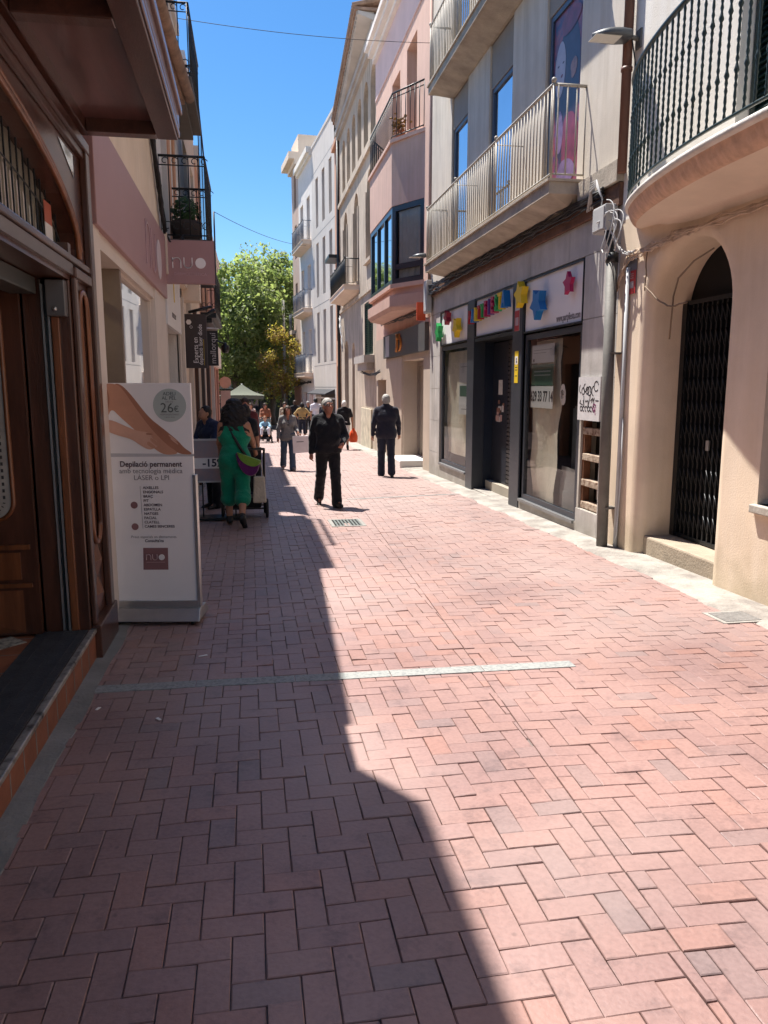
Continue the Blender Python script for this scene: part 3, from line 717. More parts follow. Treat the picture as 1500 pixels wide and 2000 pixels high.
mb = MB(); FR.box(mb, Y0 + .02, Y1 - .02, 3.3, 3.5, -2.2, -.25); FR.box(mb, 9.0, 9.08, -.6, 3.3, -2.2, -.25); FR.box(mb, 16.42, 16.5, -.6, 3.3, -2.2, -.25); FR.box(mb, 9.08, 16.42, -.3, -.08, -2.2, -.25); mb.build('shop_room', M_room, R2)
for i, o in enumerate(wops + wops2):
    zb = o[2] + .0
    w_ = FR.window(R2, o[0] + .015, o[1] - .015, zb + .02, o[3] - .01, -.075, mat('blue_grey_frame', (.06, .085, .13), .4, .1, 3), M_blueglass if i != 0 else M_blueglass, .07)
    if i == 0: WIN_C = (o, w_)
# printed portrait filling the nearest upper window: plain generic shapes
mb = MB(); o = WIN_C[0]; ac, zc = (o[0] + o[1]) / 2, 5.3
frw = lambda u, v, w: FR.P(ac - u, zc + v, -.068 + w)
mb.poly([frw(-.46, -1.1, 0), frw(.46, -1.1, 0), frw(.46, 1.1, 0), frw(-.46, 1.1, 0)], 0)
def blob(cx, cy, rx, ry, m, w, n=22, ph=0, wob=.12):
    mb.poly([frw(cx + rx * math.cos(2 * math.pi * k / n) * (1 + wob * math.sin(3 * 2 * math.pi * k / n + ph)), cy + ry * math.sin(2 * math.pi * k / n) * (1 + wob * math.sin(2 * 2 * math.pi * k / n + ph)), w) for k in range(n)], m)
blob(0, .1, .40, .85, 1, .002); blob(-.22, .42, .17, .34, 2, .004, wob=.04); blob(.08, .9, .3, .14, 3, .006, ph=1); blob(.14, -.55, .26, .4, 3, .004, ph=2)
blob(.22, .3, .1, .12, 4, .005, ph=.5); blob(-.2, -.35, .12, .3, 5, .005, ph=2); blob(-.16, .33, .035, .018, 3, .007); blob(-.28, .48, .03, .012, 1, .007); blob(-.12, .48, .03, .012, 1, .007); blob(.05, -.9, .3, .16, 5, .006, ph=3)
pst = [M_poster, mat('print_dark', (.045, .025, .05), .35, .4, 6), mat('print_pale', (.42, .36, .40), .35, .15, 6), mat('print_red', (.20, .03, .05), .35, .4, 6), mat('print_gold', (.30, .14, .10), .35, .4, 9), mat('print_mauve', (.20, .12, .22), .35, .4, 6)]
solo(mb, 'window_poster', pst, 'tall dark red and blue printed poster of a pale face filling the nearest balcony window', 'poster', fix=False)
# long balcony, first floor, and the one above
def balcony(parent, F, a0, a1, dep, zt, th, rtop, mslab, mrail, step=.115, cove=.12, cham=.28, near=True, far=True):
    mb = MB()
    n0 = [(a0, 0), (a0, dep), (a1, dep), (a1, 0)]
    FB = lambda a, z, d: F.P(a, z, d)
    F.box(mb, a0, a1, zt - th, zt, -.02, dep)
    F.box(mb, a0 - .025, a1 + .025, zt, zt + .03, -.02, dep + .03)
    q = [FB(a0 + .03, zt - th, dep - .05), FB(a1 - .03, zt - th, dep - .05), FB(a1 - .03, zt - th, -.02), FB(a0 + .03, zt - th, -.02)]
    mb.hexa([FB(a0 + .25, zt - th - cove, .03), FB(a1 - .25, zt - th - cove, .03), FB(a1 - .25, zt - th - cove, -.02), FB(a0 + .25, zt - th - cove, -.02), q[0], q[1], q[2], q[3]])
    b = mb.build('balcony', mslab, parent)
    F.rail(b, [(a0 + .03, 0), (a0 + .03, dep - .03), (a1 - .03, dep - .03), (a1 - .03, 0)], zt + .09, rtop, mrail, step, .0095, .02, low=False)
    fin = MB()
    for a in (a0 + .03, a0 + (a1 - a0) * .33, a0 + (a1 - a0) * .67, a1 - .03): fin.ell(F.P(a, rtop + .045, dep - .03), .032, 0, 10, 8); fin.tube([F.P(a, zt + .03, dep - .03), F.P(a, rtop + .02, dep - .03)], .014, 8)
    for a in (a0 + (a1 - a0) * .33, a0 + (a1 - a0) * .67): fin.tube([F.P(a, rtop - .05, dep - .03), F.P(a, rtop - .05, 0)], .008, 6)
    fin.build('posts', mrail, b)
    return b
M_slab = mat('weathered_slab', (.40, .34, .27), .9, .25, 3, .35, 40)
balcony(R2, FR, 9.25, 15.95, .44, 4.08, .14, 5.17, M_slab, M_rail)
balcony(R2, FR, 9.35, 15.8, .44, 7.42, .14, 8.5, M_slab, M_rail)
mb = MB(); FR.box(mb, 8.2, 9.22, 3.84, 4.06, .0, .09); mb.build('ledge', M_slab, R2)

# shop front parts
shopfront = T('shop_front', 'closed party shop front with charcoal columns and two display windows', 'shop front', FR.P(12.7, G(12.7), 0))
for (a0, a1) in ((11.24, 11.68), (13.78, 14.22)):
    mb = MB(); FR.box(mb, a0, a1, -.5, 3.2, -.22, .012); mb.build('column', M_char, shopfront, bevel=.006)
mb = MB()
FR.box(mb, 11.70, 12.92, -.5, 2.45, -.42, -.38)
for k in range(36): FR.box(mb, 11.71, 12.9, -.25 + k * .075, -.25 + k * .075 + .055, -.38, -.355)
mb.build('roller_shutter', mat('shutter_dark', (.042, .036, .034), .5, .25, 4, spec=.5), shopfront)
mb = MB(); FR.box(mb, 12.92, 13.76, -.30, 2.42, -.40, -.36); mb.build('door', mat('door_dark', (.015, .018, .026), .4, .2, 3), shopfront)
mb = MB(); FR.box(mb, 13.2, 13.42, 1.5, 1.76, -.36, -.356); solo(mb, 'door_notice', mat('grubby_paper', (.5, .46, .4), .7, .15, 8), 'small pale notice stuck on the dark shop door', 'notice')
mb = MB(); rr = random.Random(41)
for k in range(9):
    a_, z_ = 13.3 + rr.uniform(-.2, .2), 1.2 + rr.uniform(-.2, .18); w_, h_ = rr.uniform(.04, .12), rr.uniform(.02, .06); FR.box(mb, a_ - w_, a_ + w_, z_ - h_, z_ + h_, -.36, -.355 + .0006 * k, k % 3)
solo(mb, 'torn_stickers', [mat('torn_rose', (.42, .26, .22), .7), mat('torn_pale', (.46, .42, .38), .7), mat('torn_brown', (.2, .10, .07), .7)], 'patch of torn stickers on the dark shop door below the small notice', 'sticker')
mb = MB(); FR.box(mb, 11.66, 11.70, -.5, 2.5, -.7, -.2); mb.build('side_lining', M_navy, shopfront); mb = MB(); FR.box(mb, 13.76, 13.80, -.5, 2.5, -.7, -.2); mb.build('side_lining', M_navy, shopfront)
mb = MB(); FR.box(mb, 11.7, 13.76, -.6, -.24, -.7, -.02); mb.build('threshold', M_cement, shopfront)
mb = MB(); FR.box(mb, 11.7, 13.76, 2.44, 2.50, -.7, 0.0); mb.build('lintel', M_black, shopfront)
dw = []
for (a0, a1, z0, z1) in ((9.16, 11.2, -.05, 2.40), (14.26, 16.34, .01, 2.47)):
    dw.append(FR.window(shopfront, a0, a1, z0, z1, -.06, M_char, M_glass, .075, name='display_window'))
    mb = MB(); FR.box(mb, a0, a1, z0 - .04, z0, -.12, .03); mb.build('sill', mat('alu_sill', (.25, .25, .25), .4, .1, 5, metal=.6), dw[-1])
for (a0, a1, z0, z1) in ((9.14, 11.21, 2.43, 3.18), (11.70, 13.76, 2.52, 3.18), (14.24, 16.36, 2.50, 3.18)):
    mb = MB(); FR.box(mb, a0, a1, z0, z1, -.10, -.02); s_ = mb.build('sign_panel', M_signwhite, shopfront)
    mb = MB(); FR.frame(mb, a0 - .006, a1 + .006, z0 - .006, z1 + .006, .022, -.03, .006); mb.build('edging', M_black, s_)
# brown paper, notices and clutter behind the glass
def sheet(a0, a1, z0, z1, d, wob=.03, seed=0):
    r_ = random.Random(seed); mb = MB(); na, nz = 10, 14; g_ = []
    for i in range(na + 1):
        for j in range(nz + 1):
            a = a0 + (a1 - a0) * i / na; z = z0 + (z1 - z0) * j / nz
            g_.append(FR.P(a, z, d + wob * (math.sin(a * 5 + z * 2 + seed) + .6 * math.sin(z * 7 - a * 3)) + r_.uniform(-.006, .006)))
    mb.add(g_, [(i * (nz + 1) + j, (i + 1) * (nz + 1) + j, (i + 1) * (nz + 1) + j + 1, i * (nz + 1) + j + 1) for i in range(na) for j in range(nz)], 0, True); return mb
tag(rebase(sheet(10.15, 11.1, .0, 2.3, -.16, .025, 1).build('paper_sheet', M_kraft, fix=False), FR.P(10.6, 0, -.16)), 'crumpled brown paper sheet behind the near display window', 'paper')
tag(rebase(sheet(14.35, 16.25, .25, 2.35, -.16, .02, 5).build('paper_sheet', M_kraft, fix=False), FR.P(15.3, .2, -.16)), 'brown paper covering the whole far display window', 'paper')
tag(rebase(sheet(9.3, 10.2, -.02, .55, -.22, .02, 3).build('paper_sheet', mat('grey_card', (.34, .33, .32), .8, .1, 2), fix=False), FR.P(9.7, 0, -.2)), 'pale card leaning low behind the near display window', 'paper')
mb = MB(); FR.box(mb, 9.35, 10.1, .5, 1.35, -.75, -.35); FR.box(mb, 9.38, 10.07, 1.35, 1.38, -.74, -.36, 1); FR.box(mb, 9.70, 9.715, .5, 1.34, -.35, -.347, 1); solo(mb, 'storage_crate', [mat('grey_crate', (.12, .15, .16), .6, .25, 6), M_inkgrey], 'dark grey storage crate standing inside the near display window', 'crate')
def notice(name, label, a0, a1, z0, z1, d, m, deco=()):
    mb = MB(); FR.box(mb, a0, a1, z0, z1, d - .004, d, 0); mats = [m]
    for (b0, b1, y0, y1, mm) in deco:
        mats.append(mm); FR.box(mb, b0, b1, y0, y1, d, d + .001, len(mats) - 1)
    return mb, mats
mb, ms = notice('', '', 10.2, 11.05, 1.98, 2.24, -.085, M_white, [(10.3, 11.0, 2.16, 2.165, M_inkgrey), (10.5, 11.0, 2.12, 2.125, M_inkgrey), (10.95, 11.0, 2.0, 2.04, M_ink)])
solo(mb, 'window_notice', ms, 'white notice with faint grey lines at the top of the near display window', 'notice')
mb, ms = notice('', '', 10.2, 11.05, 1.66, 1.96, -.085, mat('sign_green', (.08, .16, .11), .5), [(10.32, 10.95, 1.85, 1.87, M_sage), (10.32, 10.95, 1.80, 1.815, M_sage)])
solo(mb, 'window_notice', ms, 'dark green agency notice in the near display window above the phone number', 'notice')
mb = MB(); FR.box(mb, 10.2, 11.06, 1.34, 1.65, -.089, -.085, 0)
text(mb, '629 33 77 14', .205, lambda u, v, w: FR.P(10.63 - u, 1.50 + v, -.083 + w), 1, .001, sx=.78, offset=.004)
solo(mb, 'phone_notice', [M_white, M_ink], 'white notice reading 629 33 77 14 in the near display window', 'notice')
mb = MB(); frq = lambda u, v, w: FR.P(9.85 - u, 1.55 + v, -.083 + w); disc(mb, (0, 0), .10, frq, .002, 0)
for (x, y, r_) in ((0, .06, .07), (.02, -.07, .08), (-.04, 0, .05)): disc(mb, (x, y), r_, frq, .003, 0)
strokes(mb, [[(-.05, .03), (.0, .05), (.05, .02)], [(-.03, -.06), (.03, -.05)], [(-.05, 0), (.04, -.01)]], .014, frq, .005, 1)
solo(mb, 'sticker', [mat('pale_pink_sticker', (.6, .5, .5), .5), M_inkgrey], 'pale pink sticker on the dark part of the near display window', 'sticker')
mb, ms = notice('', '', 14.35, 15.1, 1.72, 2.1, -.085, M_white, [(14.42, 15.0, 2.02, 2.03, M_inkgrey)]); solo(mb, 'window_notice', ms, 'plain white sheet, upper one of two notices in the far display window', 'notice')
mb, ms = notice('', '', 14.35, 15.1, 1.1, 1.70, -.085, M_white, [(14.4, 15.05, 1.45, 1.66, mat('sign_green', (.08, .16, .11))), (14.5, 14.9, 1.2, 1.21, M_inkgrey)]); solo(mb, 'window_notice', ms, 'white and green notice, lower one in the far display window', 'notice')
# yellow and red stickers on the near column
mb = MB(); FR.box(mb, 11.37, 11.53, 1.70, 2.18, .013, .017, 0); FR.box(mb, 11.39, 11.51, 1.98, 2.10, .017, .018, 2); frq = lambda u, v, w: FR.P(11.45 - u, 2.03 + v, .018 + w)
disc(mb, (.0, .03), .018, frq, .001, 1); strokes(mb, [[(0, .02), (-.01, -.03)], [(0, -.0), (.03, -.02)]], .02, frq, .001, 1)
for z in (1.93, 1.89, 1.80): FR.box(mb, 11.40, 11.50, z, z + .012, .017, .018, 1)
solo(mb, 'alarm_sticker', [M_yellow, M_ink, M_white], 'tall yellow warning sticker on the charcoal column between door and near window', 'sticker')
mb = MB(); FR.box(mb, 11.36, 11.56, 2.48, 2.98, .013, .02, 0); FR.box(mb, 11.36, 11.56, 2.48, 2.78, .02, .022, 1); FR.box(mb, 11.39, 11.53, 2.56, 2.68, .022, .023, 2)
frq = lambda u, v, w: FR.P(11.46 - u, 2.87 + v, .02 + w); strokes(mb, [arc(0, .03, .04, 200, -60), [(-.03, -.05), (.03, -.05)]], .02, frq, .002, 2)
solo(mb, 'alarm_plate', [mat('plate_grey2', (.5, .5, .5), .5), M_red, mat('plate_rose', (.42, .30, .30), .5)], 'grey and red alarm plate high on the charcoal column', 'sign')
# web address
mb = MB(); text(mb, 'www.partyfiesta.com', .125, lambda u, v, w: FR.P(9.62 - u, 2.535 + v, -.018 + w), 0, .002, sx=.72, offset=.002)
solo(mb, 'web_address', M_inkgrey, 'small grey lettering www.partyfiesta.com low on the widest white sign panel', 'lettering')
# block letters
cols = [M_red, M_blue, M_yellow, M_red, M_grn, M_mag, M_purple, M_mag, M_grn, M_yellow, M_blue]
a = 13.83
for i, ch in enumerate('PARTYFIESTA'):
    mb = MB(); s_ = .34 if i > 4 else .30; zc = 2.86 + .012 * i; ac = a - .09; dd = .075
    text(mb, ch, s_, lambda u, v, w: FR.P(ac - u, zc + v, dd + w), 0, .055, sx=.74, offset=.012, res=2)
    cn = {0: 'red', 1: 'blue', 2: 'yellow', 4: 'green', 5: 'magenta', 6: 'purple'}
    nm = ['red', 'blue', 'yellow', 'red', 'green', 'magenta', 'purple', 'magenta', 'green', 'yellow', 'blue'][i]
    solo(mb, 'block_letter', cols[i], f'{nm} block letter {ch} ' + ('in the word PARTY' if i < 5 else 'in the word FIESTA') + ' over the shop door' + (', after the S' if i == 9 else ', the last' if i == 10 else ', after the P' if i == 1 else ''), 'letter', 'coloured block letters over the party shop door')
    a -= .19
def star(a, z, r, m, label, rot=0, dep=.10):
    mb = MB(); pts = []
    for k in range(10):
        q = r if k % 2 == 0 else r * .55; t = 2 * math.pi * k / 10 + rot
        pts.append(FR.P(a + q * math.sin(t), z + q * math.cos(t), .02))
    mb.prism(pts, (-dep, 0, 0)); return solo(mb, 'star', m, label, 'star', 'plastic stars on the party shop sign')
star(11.16, 2.98, .20, M_yellow, 'yellow plastic star at the left end of the widest sign panel', .2)
star(10.45, 2.78, .22, M_blue, 'blue plastic star in the middle of the widest sign panel', .5)
star(9.48, 2.93, .15, M_mag, 'magenta plastic star at the right end of the widest sign panel', .1, .05)
star(15.5, 3.02, .15, mat('dark_red_plastic', (.28, .02, .04), .4), 'dark red plastic star on the far small sign panel', .3)
star(16.2, 2.78, .2, M_grn, 'green plastic star at the far edge of the far small sign panel', .3)
star(14.75, 2.78, .2, M_yellow, 'yellow plastic star on the far small sign panel beside the column', .6)
# graffiti board and the niche of old boards
mb = MB(); FR.box(mb, 8.49, 9.10, 1.24, 1.76, .004, .03, 0); rr = random.Random(12)
frq = lambda u, v, w: FR.P(8.795 - u, 1.5 + v, .031 + w)
L_ = []
for k in range(8):
    x, y = -.22 + .06 * k, .12 + rr.uniform(-.03, .03); L_.append(arc(x, y, rr.uniform(.03, .06), rr.uniform(0, 180), rr.uniform(240, 420), 9))
for k in range(7): x, y = -.22 + .07 * k, -.02; L_.append([(x, y), (x + rr.uniform(-.04, .06), y + rr.uniform(-.09, .09)), (x + rr.uniform(0, .09), y + rr.uniform(-.08, .08))])
for k in range(6): L_.append(arc(-.2 + .07 * k, -.12, .03, rr.uniform(0, 90), rr.uniform(200, 380), 7))
strokes(mb, L_, .014, frq, .001, 1); strokes(mb, [arc(.17, -.1, .04, 0, 320, 8), [(.17, -.1), (.2, -.18)]], .018, frq, .0015, 2)
solo(mb, 'graffiti_board', [mat('grubby_white', (.58, .56, .55), .5, .12, 6), M_ink, mat('graffiti_purple', (.3, .1, .2), .5)], 'white board covered in black graffiti scribbles fixed beside the grey duct', 'board')
nb = T('board_niche', 'open wall niche with flaking wooden cross boards under the graffiti board', 'niche', FR.P(8.78, .13, 0))
mb = MB(); FR.box(mb, 8.46, 9.09, .10, 1.29, -.24, -.22); mb.build('back', mat('niche_dark', (.02, .015, .012), .9), nb)
M_flake = mat('flaking_wood', (.40, .32, .24), .85, .3, 14, .5, 30, col2=(.12, .05, .025), cov=.45)
for z in (.14, .42, .74, 1.06):
    mb = MB(); FR.box(mb, 8.51, 9.06, z, z + .085, -.14, -.03); mb.build('cross_board', M_flake, nb, bevel=.008)
mb = MB(); FR.box(mb, 9.01, 9.065, .13, 1.26, -.13, -.04); mb.build('side_board', mat('rust_wood', (.16, .07, .035), .85, .3, 12, .3), nb)
mb = MB(); mb.hexa([FR.P(8.6, .25, -.2), FR.P(8.9, .25, -.2), FR.P(8.9, .25, -.17), FR.P(8.6, .25, -.17), FR.P(8.56, .62, -.2), FR.P(8.86, .66, -.2), FR.P(8.86, .66, -.17), FR.P(8.56, .62, -.17)]); solo(mb, 'old_card', mat('old_card', (.4, .38, .36), .7, .3, 5), 'torn grey card tucked between the boards of the wall niche', 'card')
# black cables along the beam
mb = MB(); rr = random.Random(21)
for k in range(9): mb.tube(wig(FR.P(17.4, 3.72 + rr.uniform(-.09, .14), .09), FR.P(8.5, 3.74 + rr.uniform(-.09, .13), .09), 40, .025, rr), rr.uniform(.009, .018), 6)
solo(mb, 'cable_run', M_cable, 'long run of black cables along the rusty beam under the first floor balcony', 'cables')
mb = MB()
for k in range(4): mb.tube([FR.P(8.9 - .05 * k, 3.66, .1), FR.P(8.7, 3.84 + .03 * k, .16), FR.P(8.52, 3.86 + .02 * k, .17), FR.P(8.42, 3.7, .14), FR.P(8.5, 3.55, .12)], .009, 6)
solo(mb, 'cable_loop', M_cableg, 'short looped grey cables above the junction box', 'cables')
# dark smudges: orange sign box at the joint
mb = MB(); FR.box(mb, 17.45, 17.52, 3.12, 3.52, .08, .28)
osn = T('orange_sign', 'small blank orange blade sign at the joint of the party shop and the pink building', 'sign', FR.P(17.5, 3.05, .1))
mb.build('panel', mat('orange_red', (.55, .07, .02), .45), osn); mb = MB(); mb.tube([FR.P(17.49, 3.46, 0), FR.P(17.49, 3.46, .1)], .012, 6); mb.tube([FR.P(17.49, 3.18, 0), FR.P(17.49, 3.18, .1)], .012, 6); mb.build('bracket', M_black, osn)
mb = MB(); FR.box(mb, 17.0, 17.3, 3.25, 3.95, .05, .16)
ab = T('alarm_box', 'grey cable cabinet on the wall beside the orange sign', 'cabinet', FR.P(17.1, 3.25, .1)); mb.build('body', mat('grey_box', (.42, .41, .39)), ab, bevel=.01); mb = MB(); FR.box(mb, 17.03, 17.27, 3.3, 3.9, .16, .17); mb.build('lid', M_galv, ab)
# ---- R3 pink building with the canted bay
F3 = Fc((4.12, 0), (0, 1), (-1, 0))
R3 = T('pink_building', 'pink building with a canted bay window and a small balcony on top of the bay', 'building', (4.12, 22, G(22)))
mb = MB(); F3.wall(mb, 17.3, 25.3, -.9, 3.1, [(18.3, 20.75, -.9, 2.32), (23.45, 25.0, -.9, 1.85)], .5, 0); F3.box(mb, 20.85, 23.3, -.9, 2.45, 0, .03)
mb.build('ground_floor_wall', mat('beige_stone', (.48, .39, .31), .8, .1, 1.2, .15, 40), R3)
mb = MB(); F3.wall(mb, 17.3, 25.3, 3.1, 11.7, [(19.25, 20.45, 7.5, 9.95), (21.35, 22.5, 7.5, 9.85)], .42)
mb.build('wall', M_pink, R3)
mb = MB(); F3.box(mb, 17.3, 25.3, 10.35, 10.42, 0, .03); F3.box(mb, 17.3, 25.3, 10.42, 11.45, .0, .012); mb.build('frieze', M_lilac, R3)
mb = MB(); F3.box(mb, 17.3, 25.3, 11.45, 11.6, 0, .12); F3.box(mb, 17.3, 25.3, 11.6, 11.75, 0, .26); F3.box(mb, 17.3, 25.3, 11.75, 11.9, -8, .36); mb.build('cornice', M_pale, R3)
core(R3, F3, 17.31, 25.29, -.9, 11.7, -.55, -8)
for o in ((19.25, 20.45, 7.5, 9.95), (21.35, 22.5, 7.5, 9.85)): F3.window(R3, o[0] + .01, o[1] - .01, o[2] + .02, o[3] - .01, -.40, M_navy, M_winglass, .09, 1)
# bay: plan polygon
def bayring(e, z): 
    a0, a1, c, d = 18.35 - e, 23.9 + e, 1.05, .58 + e
    return [F3.P(a0, z, 0), F3.P(a0 + c, z, d), F3.P(a1 - c, z, d), F3.P(a1, z, 0)]
def bay(mb, e, z0, z1, m=0, e1=None):
    b, t = bayring(e, z0), bayring(e if e1 is None else e1, z1)
    mb.hexa(b + t, m)
mb = MB(); bay(mb, .0, 3.50, 3.60, 0, .06); bay(mb, .06, 3.60, 3.86); bay(mb, -.06, 3.86, 4.04); bay(mb, .04, 4.04, 4.14)
bo = mb.build('bay', mat('bay_stone_pink', (.56, .36, .29), .85, .1, 1.5, .2, 40), R3)
mb = MB(); bay(mb, 0, 5.98, 7.42); bay(mb, .05, 7.42, 7.5); mb.build('bay_parapet', M_pink, bo)
fr_ = MB()
def bwin(e, z0, z1, w):
    b, t = bayring(e, z0), bayring(e, z1)
    for i in range(3):
        p, q = Vector(b[i]), Vector(b[i + 1]); u = (q - p).normalized(); L_ = (q - p).length
        nv = 3 if i == 1 else 1
        nn = Vector((u.y, -u.x, 0)); 
        if nn.dot(Vector((-1, 0, 0))) < 0: nn = -nn
        fcl = Fc((p.x, p.y), (u.x, u.y), (nn.x, nn.y))
        fcl.frame(fr_, 0, L_, z0, z1, w, -.08, .0, nv - 1, [z0 + (z1 - z0) * .22] if i != 1 else [])
        gl = MB(); fcl.sheet(gl, w, L_ - w, z0 + w, z1 - w, -.05); yield fcl, L_, gl
panes = list(bwin(-.02, 4.14, 5.98, .13))
fo = fr_.build('bay_window', M_navy, bo)
for i, (fcl, L_, gl) in enumerate(panes):
    gl.build('pane', M_blueglass if i == 1 else glass_mat('bay_glass', (.85, .87, .85), .7, .9), fo, fix=False)
    if i != 1:
        c = MB(); g_ = []
        for k in range(25): 
            a = .15 + (L_ - .3) * k / 24; g_ += [fcl.P(a, 4.2, -.10 + .02 * math.sin(k * 1.7)), fcl.P(a, 5.9, -.10 + .02 * math.sin(k * 1.7))]
        c.add(g_, [(2 * k, 2 * k + 2, 2 * k + 3, 2 * k + 1) for k in range(24)], 0, True); c.build('curtain', mat('bay_curtain', (.78, .74, .68), .9), fo, fix=False)
mb = MB(); bay(mb, -.3, 4.1, 6.0); mb.build('interior', M_core, bo)
F3.rail(bo, [(18.42, 0), (19.4, .56), (22.85, .56), (23.85, 0)], 7.58, 8.55, M_black, .16, .011, .022)
pl = MB(); pt_ = T('potted_plant', 'small orange potted plant on the balcony above the pink bay', 'plant', F3.P(19.5, 7.5, .35)); pl.tube([F3.P(19.5, 7.5, .35), F3.P(19.5, 7.75, .35)], [.10, .13], 12, 0); pl.build('pot', mat('terracotta', (.35, .12, .05), .7), pt_); pl = MB(); rr = random.Random(8)
for k in range(60): c = F3.P(19.5 + rr.gauss(0, .12), 7.9 + rr.gauss(0, .1), .35 + rr.gauss(0, .1)); pl.ell(c, (.05, .02, .03), 0, 6, 4, Matrix.Rotation(rr.uniform(0, 6), 3, 'Z') @ Matrix.Rotation(rr.uniform(0, 6), 3, 'X'))
pl.build('leaves', M_leafo, pt_)
# logo shop on the ground floor
mb = MB(); F3.box(mb, 17.75, 23.4, 2.47, 3.12, .0, .10, 0)
ls = T('logo_sign', 'dark grey fascia sign with an orange curl under the pink bay', 'sign', F3.P(20.6, 2.47, .05)); mb.build('panel', mat('slate_fascia', (.085, .08, .078), .5, .06, 2), ls)
mb = MB(); frq = lambda u, v, w: F3.P(20.9 - u * 1.6, 2.80 + v, .105 + w); strokes(mb, [arc(.06, -.02, .17, 120, -110, 16), [(-.10, .24), (-.10, -.10), (-.16, -.2)], arc(.02, .1, .12, 150, 40, 8)], .06, frq, .05, 0)
mb.build('curl', mat('orange_gold', (.60, .22, .05), .35), ls); mb = MB(); F3.box(mb, 22.4, 23.0, 2.50, 3.09, .1, .105); mb.build('pale_band', M_galv, ls)
dr = T('stone_doorway', 'recessed glazed doorway with beige roller screen under the dark grey fascia', 'doorway', F3.P(19.5, G(19.5), 0))
mb = MB(); F3.frame(mb, 18.32, 20.73, -.45, 2.3, .1, -.48, -.38, 1); mb.build('frame', mat('taupe_frame', (.25, .20, .17), .6), dr)
mb = MB(); F3.box(mb, 18.42, 19.45, -.35, 2.2, -.46, -.44); F3.box(mb, 19.55, 20.63, -.35, 2.2, -.46, -.44); mb.build('screen', mat('beige_screen', (.30, .26, .21), .7, .08, 2), dr)
mb = MB(); F3.box(mb, 18.9, 20.5, -.7, -.20, -.4, .45); solo(mb, 'stone_step', M_pale, 'pale stone step block in front of the doorway with the beige screen', 'step', bevel=.02)
mb = MB(); F3.box(mb, 23.47, 24.98, -.9, 1.83, -.30, -.25)
for k in range(5): F3.box(mb, 23.6 + k * .27, 23.6 + k * .27 + .2, -.3, 1.6, -.25, -.235)
solo(mb, 'timber_door', mat('timber_brown', (.24, .12, .07), .6, .2, 3), 'brown timber door in the beige wall past the stone panel', 'door')
lamp('street_lamp', 'small grey street lamp by the joint of the beige and pink buildings', 17.4, 4.5, FR, .32, .9, 'wall lamps on the right side')
mb = MB(); mb.tube([F3.P(17.45, 3.2, .06), F3.P(17.45, 11.4, .06)], .045, 10); solo(mb, 'drainpipe', M_pink, 'pink painted drainpipe at the near edge of the pink building', 'drainpipe')
mb = MB(); rr = random.Random(31)
for k in range(6): mb.tube(wig(F3.P(24, 3.55 + rr.uniform(-.05, .05), .05), F3.P(17.4, 3.35 + rr.uniform(-.05, .05), .05), 20, .02, rr), .012, 5)
for k in range(5): mb.tube(wig(F3.P(28.5, 2.2 + rr.uniform(-.05, .05), .06), F3.P(24.2, 2.1 + rr.uniform(-.05, .05), .06), 12, .025, rr, .12), .014, 5)
solo(mb, 'cable_run', M_cable, 'black cables strung along the wall under the pink bay', 'cables')

# ---- R4 old building with arches and heavy eaves
F4 = Fc((4.2, 0), (0, 1), (-1, 0))
R4 = T('old_building', 'weathered beige building with arched openings under heavy projecting eaves', 'building', (4.2, 31.5, G(31.5)))
gal = [(25.9 + 1.6 * k, 26.9 + 1.6 * k, 9.9, 11.9, 11.4) for k in range(6)]
mid = [(26.6, 27.8, 6.0, 8.9, 8.3), (30.0, 31.2, 5.6, 8.9, 8.3), (33.3, 34.5, 5.6, 8.9, 8.3)]
low = [(26.5, 28.5, 2.75, 4.6), (31.2, 32.0, -1, 3.4, 3.0), (33.2, 34.6, -1, 3.6, 3.0)]
mb = MB(); F4.wall(mb, 25.3, 36, -1.2, 13.0, gal + mid + low, .4); F4.box(mb, 25.3, 36, 4.9, 5.05, 0, .06); F4.box(mb, 25.3, 36, 9.45, 9.6, 0, .1)
for o in mid: F4.box(mb, o[0] - .14, o[0] - .02, o[2], o[4], 0, .05); F4.box(mb, o[1] + .02, o[1] + .14, o[2], o[4], 0, .05); F4.box(mb, o[0] - .2, o[1] + .2, o[2] - .14, o[2] - .02, 0, .12)
mb.build('wall', M_old, R4)
core(R4, F4, 25.31, 35.99, -1.2, 13.0, -.45, -8)
for o in gal + mid: F4.window(R4, o[0] + .02, o[1] - .02, o[2] + .02, o[4], -.33, mat('brown_frame', (.12, .08, .055), .6), M_winglass, .08, 1)
mb = MB(); F4.box(mb, 25.35, 36.0, 12.35, 12.5, 0, .12); F4.box(mb, 25.35, 36, 12.5, 12.7, 0, .2)
ov = lambda a: .72 - (a - 25.4) * .042
for k in range(33): a = 25.5 + k * .315; F4.box(mb, a, a + .1, 12.9, 13.02, .1, ov(a) - .06)
mb.hexa([F4.P(25.4, 12.7, 0), F4.P(36, 12.7, 0), F4.P(36, 12.9, ov(36) - .1), F4.P(25.4, 12.9, ov(25.4) - .1), F4.P(25.4, 12.9, 0), F4.P(36, 12.9, 0), F4.P(36, 13.0, ov(36) - .1), F4.P(25.4, 13.0, ov(25.4) - .1)])
mb.build('cornice', M_oldgrey, R4)
mb = MB(); mb.hexa([F4.P(25.4, 13.02, -4), F4.P(36.05, 13.02, -4), F4.P(36.05, 13.02, ov(36)), F4.P(25.4, 13.02, ov(25.4)), F4.P(25.4, 13.1, -4), F4.P(36.05, 13.1, -4), F4.P(36.05, 13.1, ov(36)), F4.P(25.4, 13.1, ov(25.4))])
for k in range(53): a = 25.5 + k * .2; mb.tube([F4.P(a, 13.17, ov(a) + .06), F4.P(a, 14.3, -3.5)], .075, 8)
mb.build('roof', M_tile, R4)
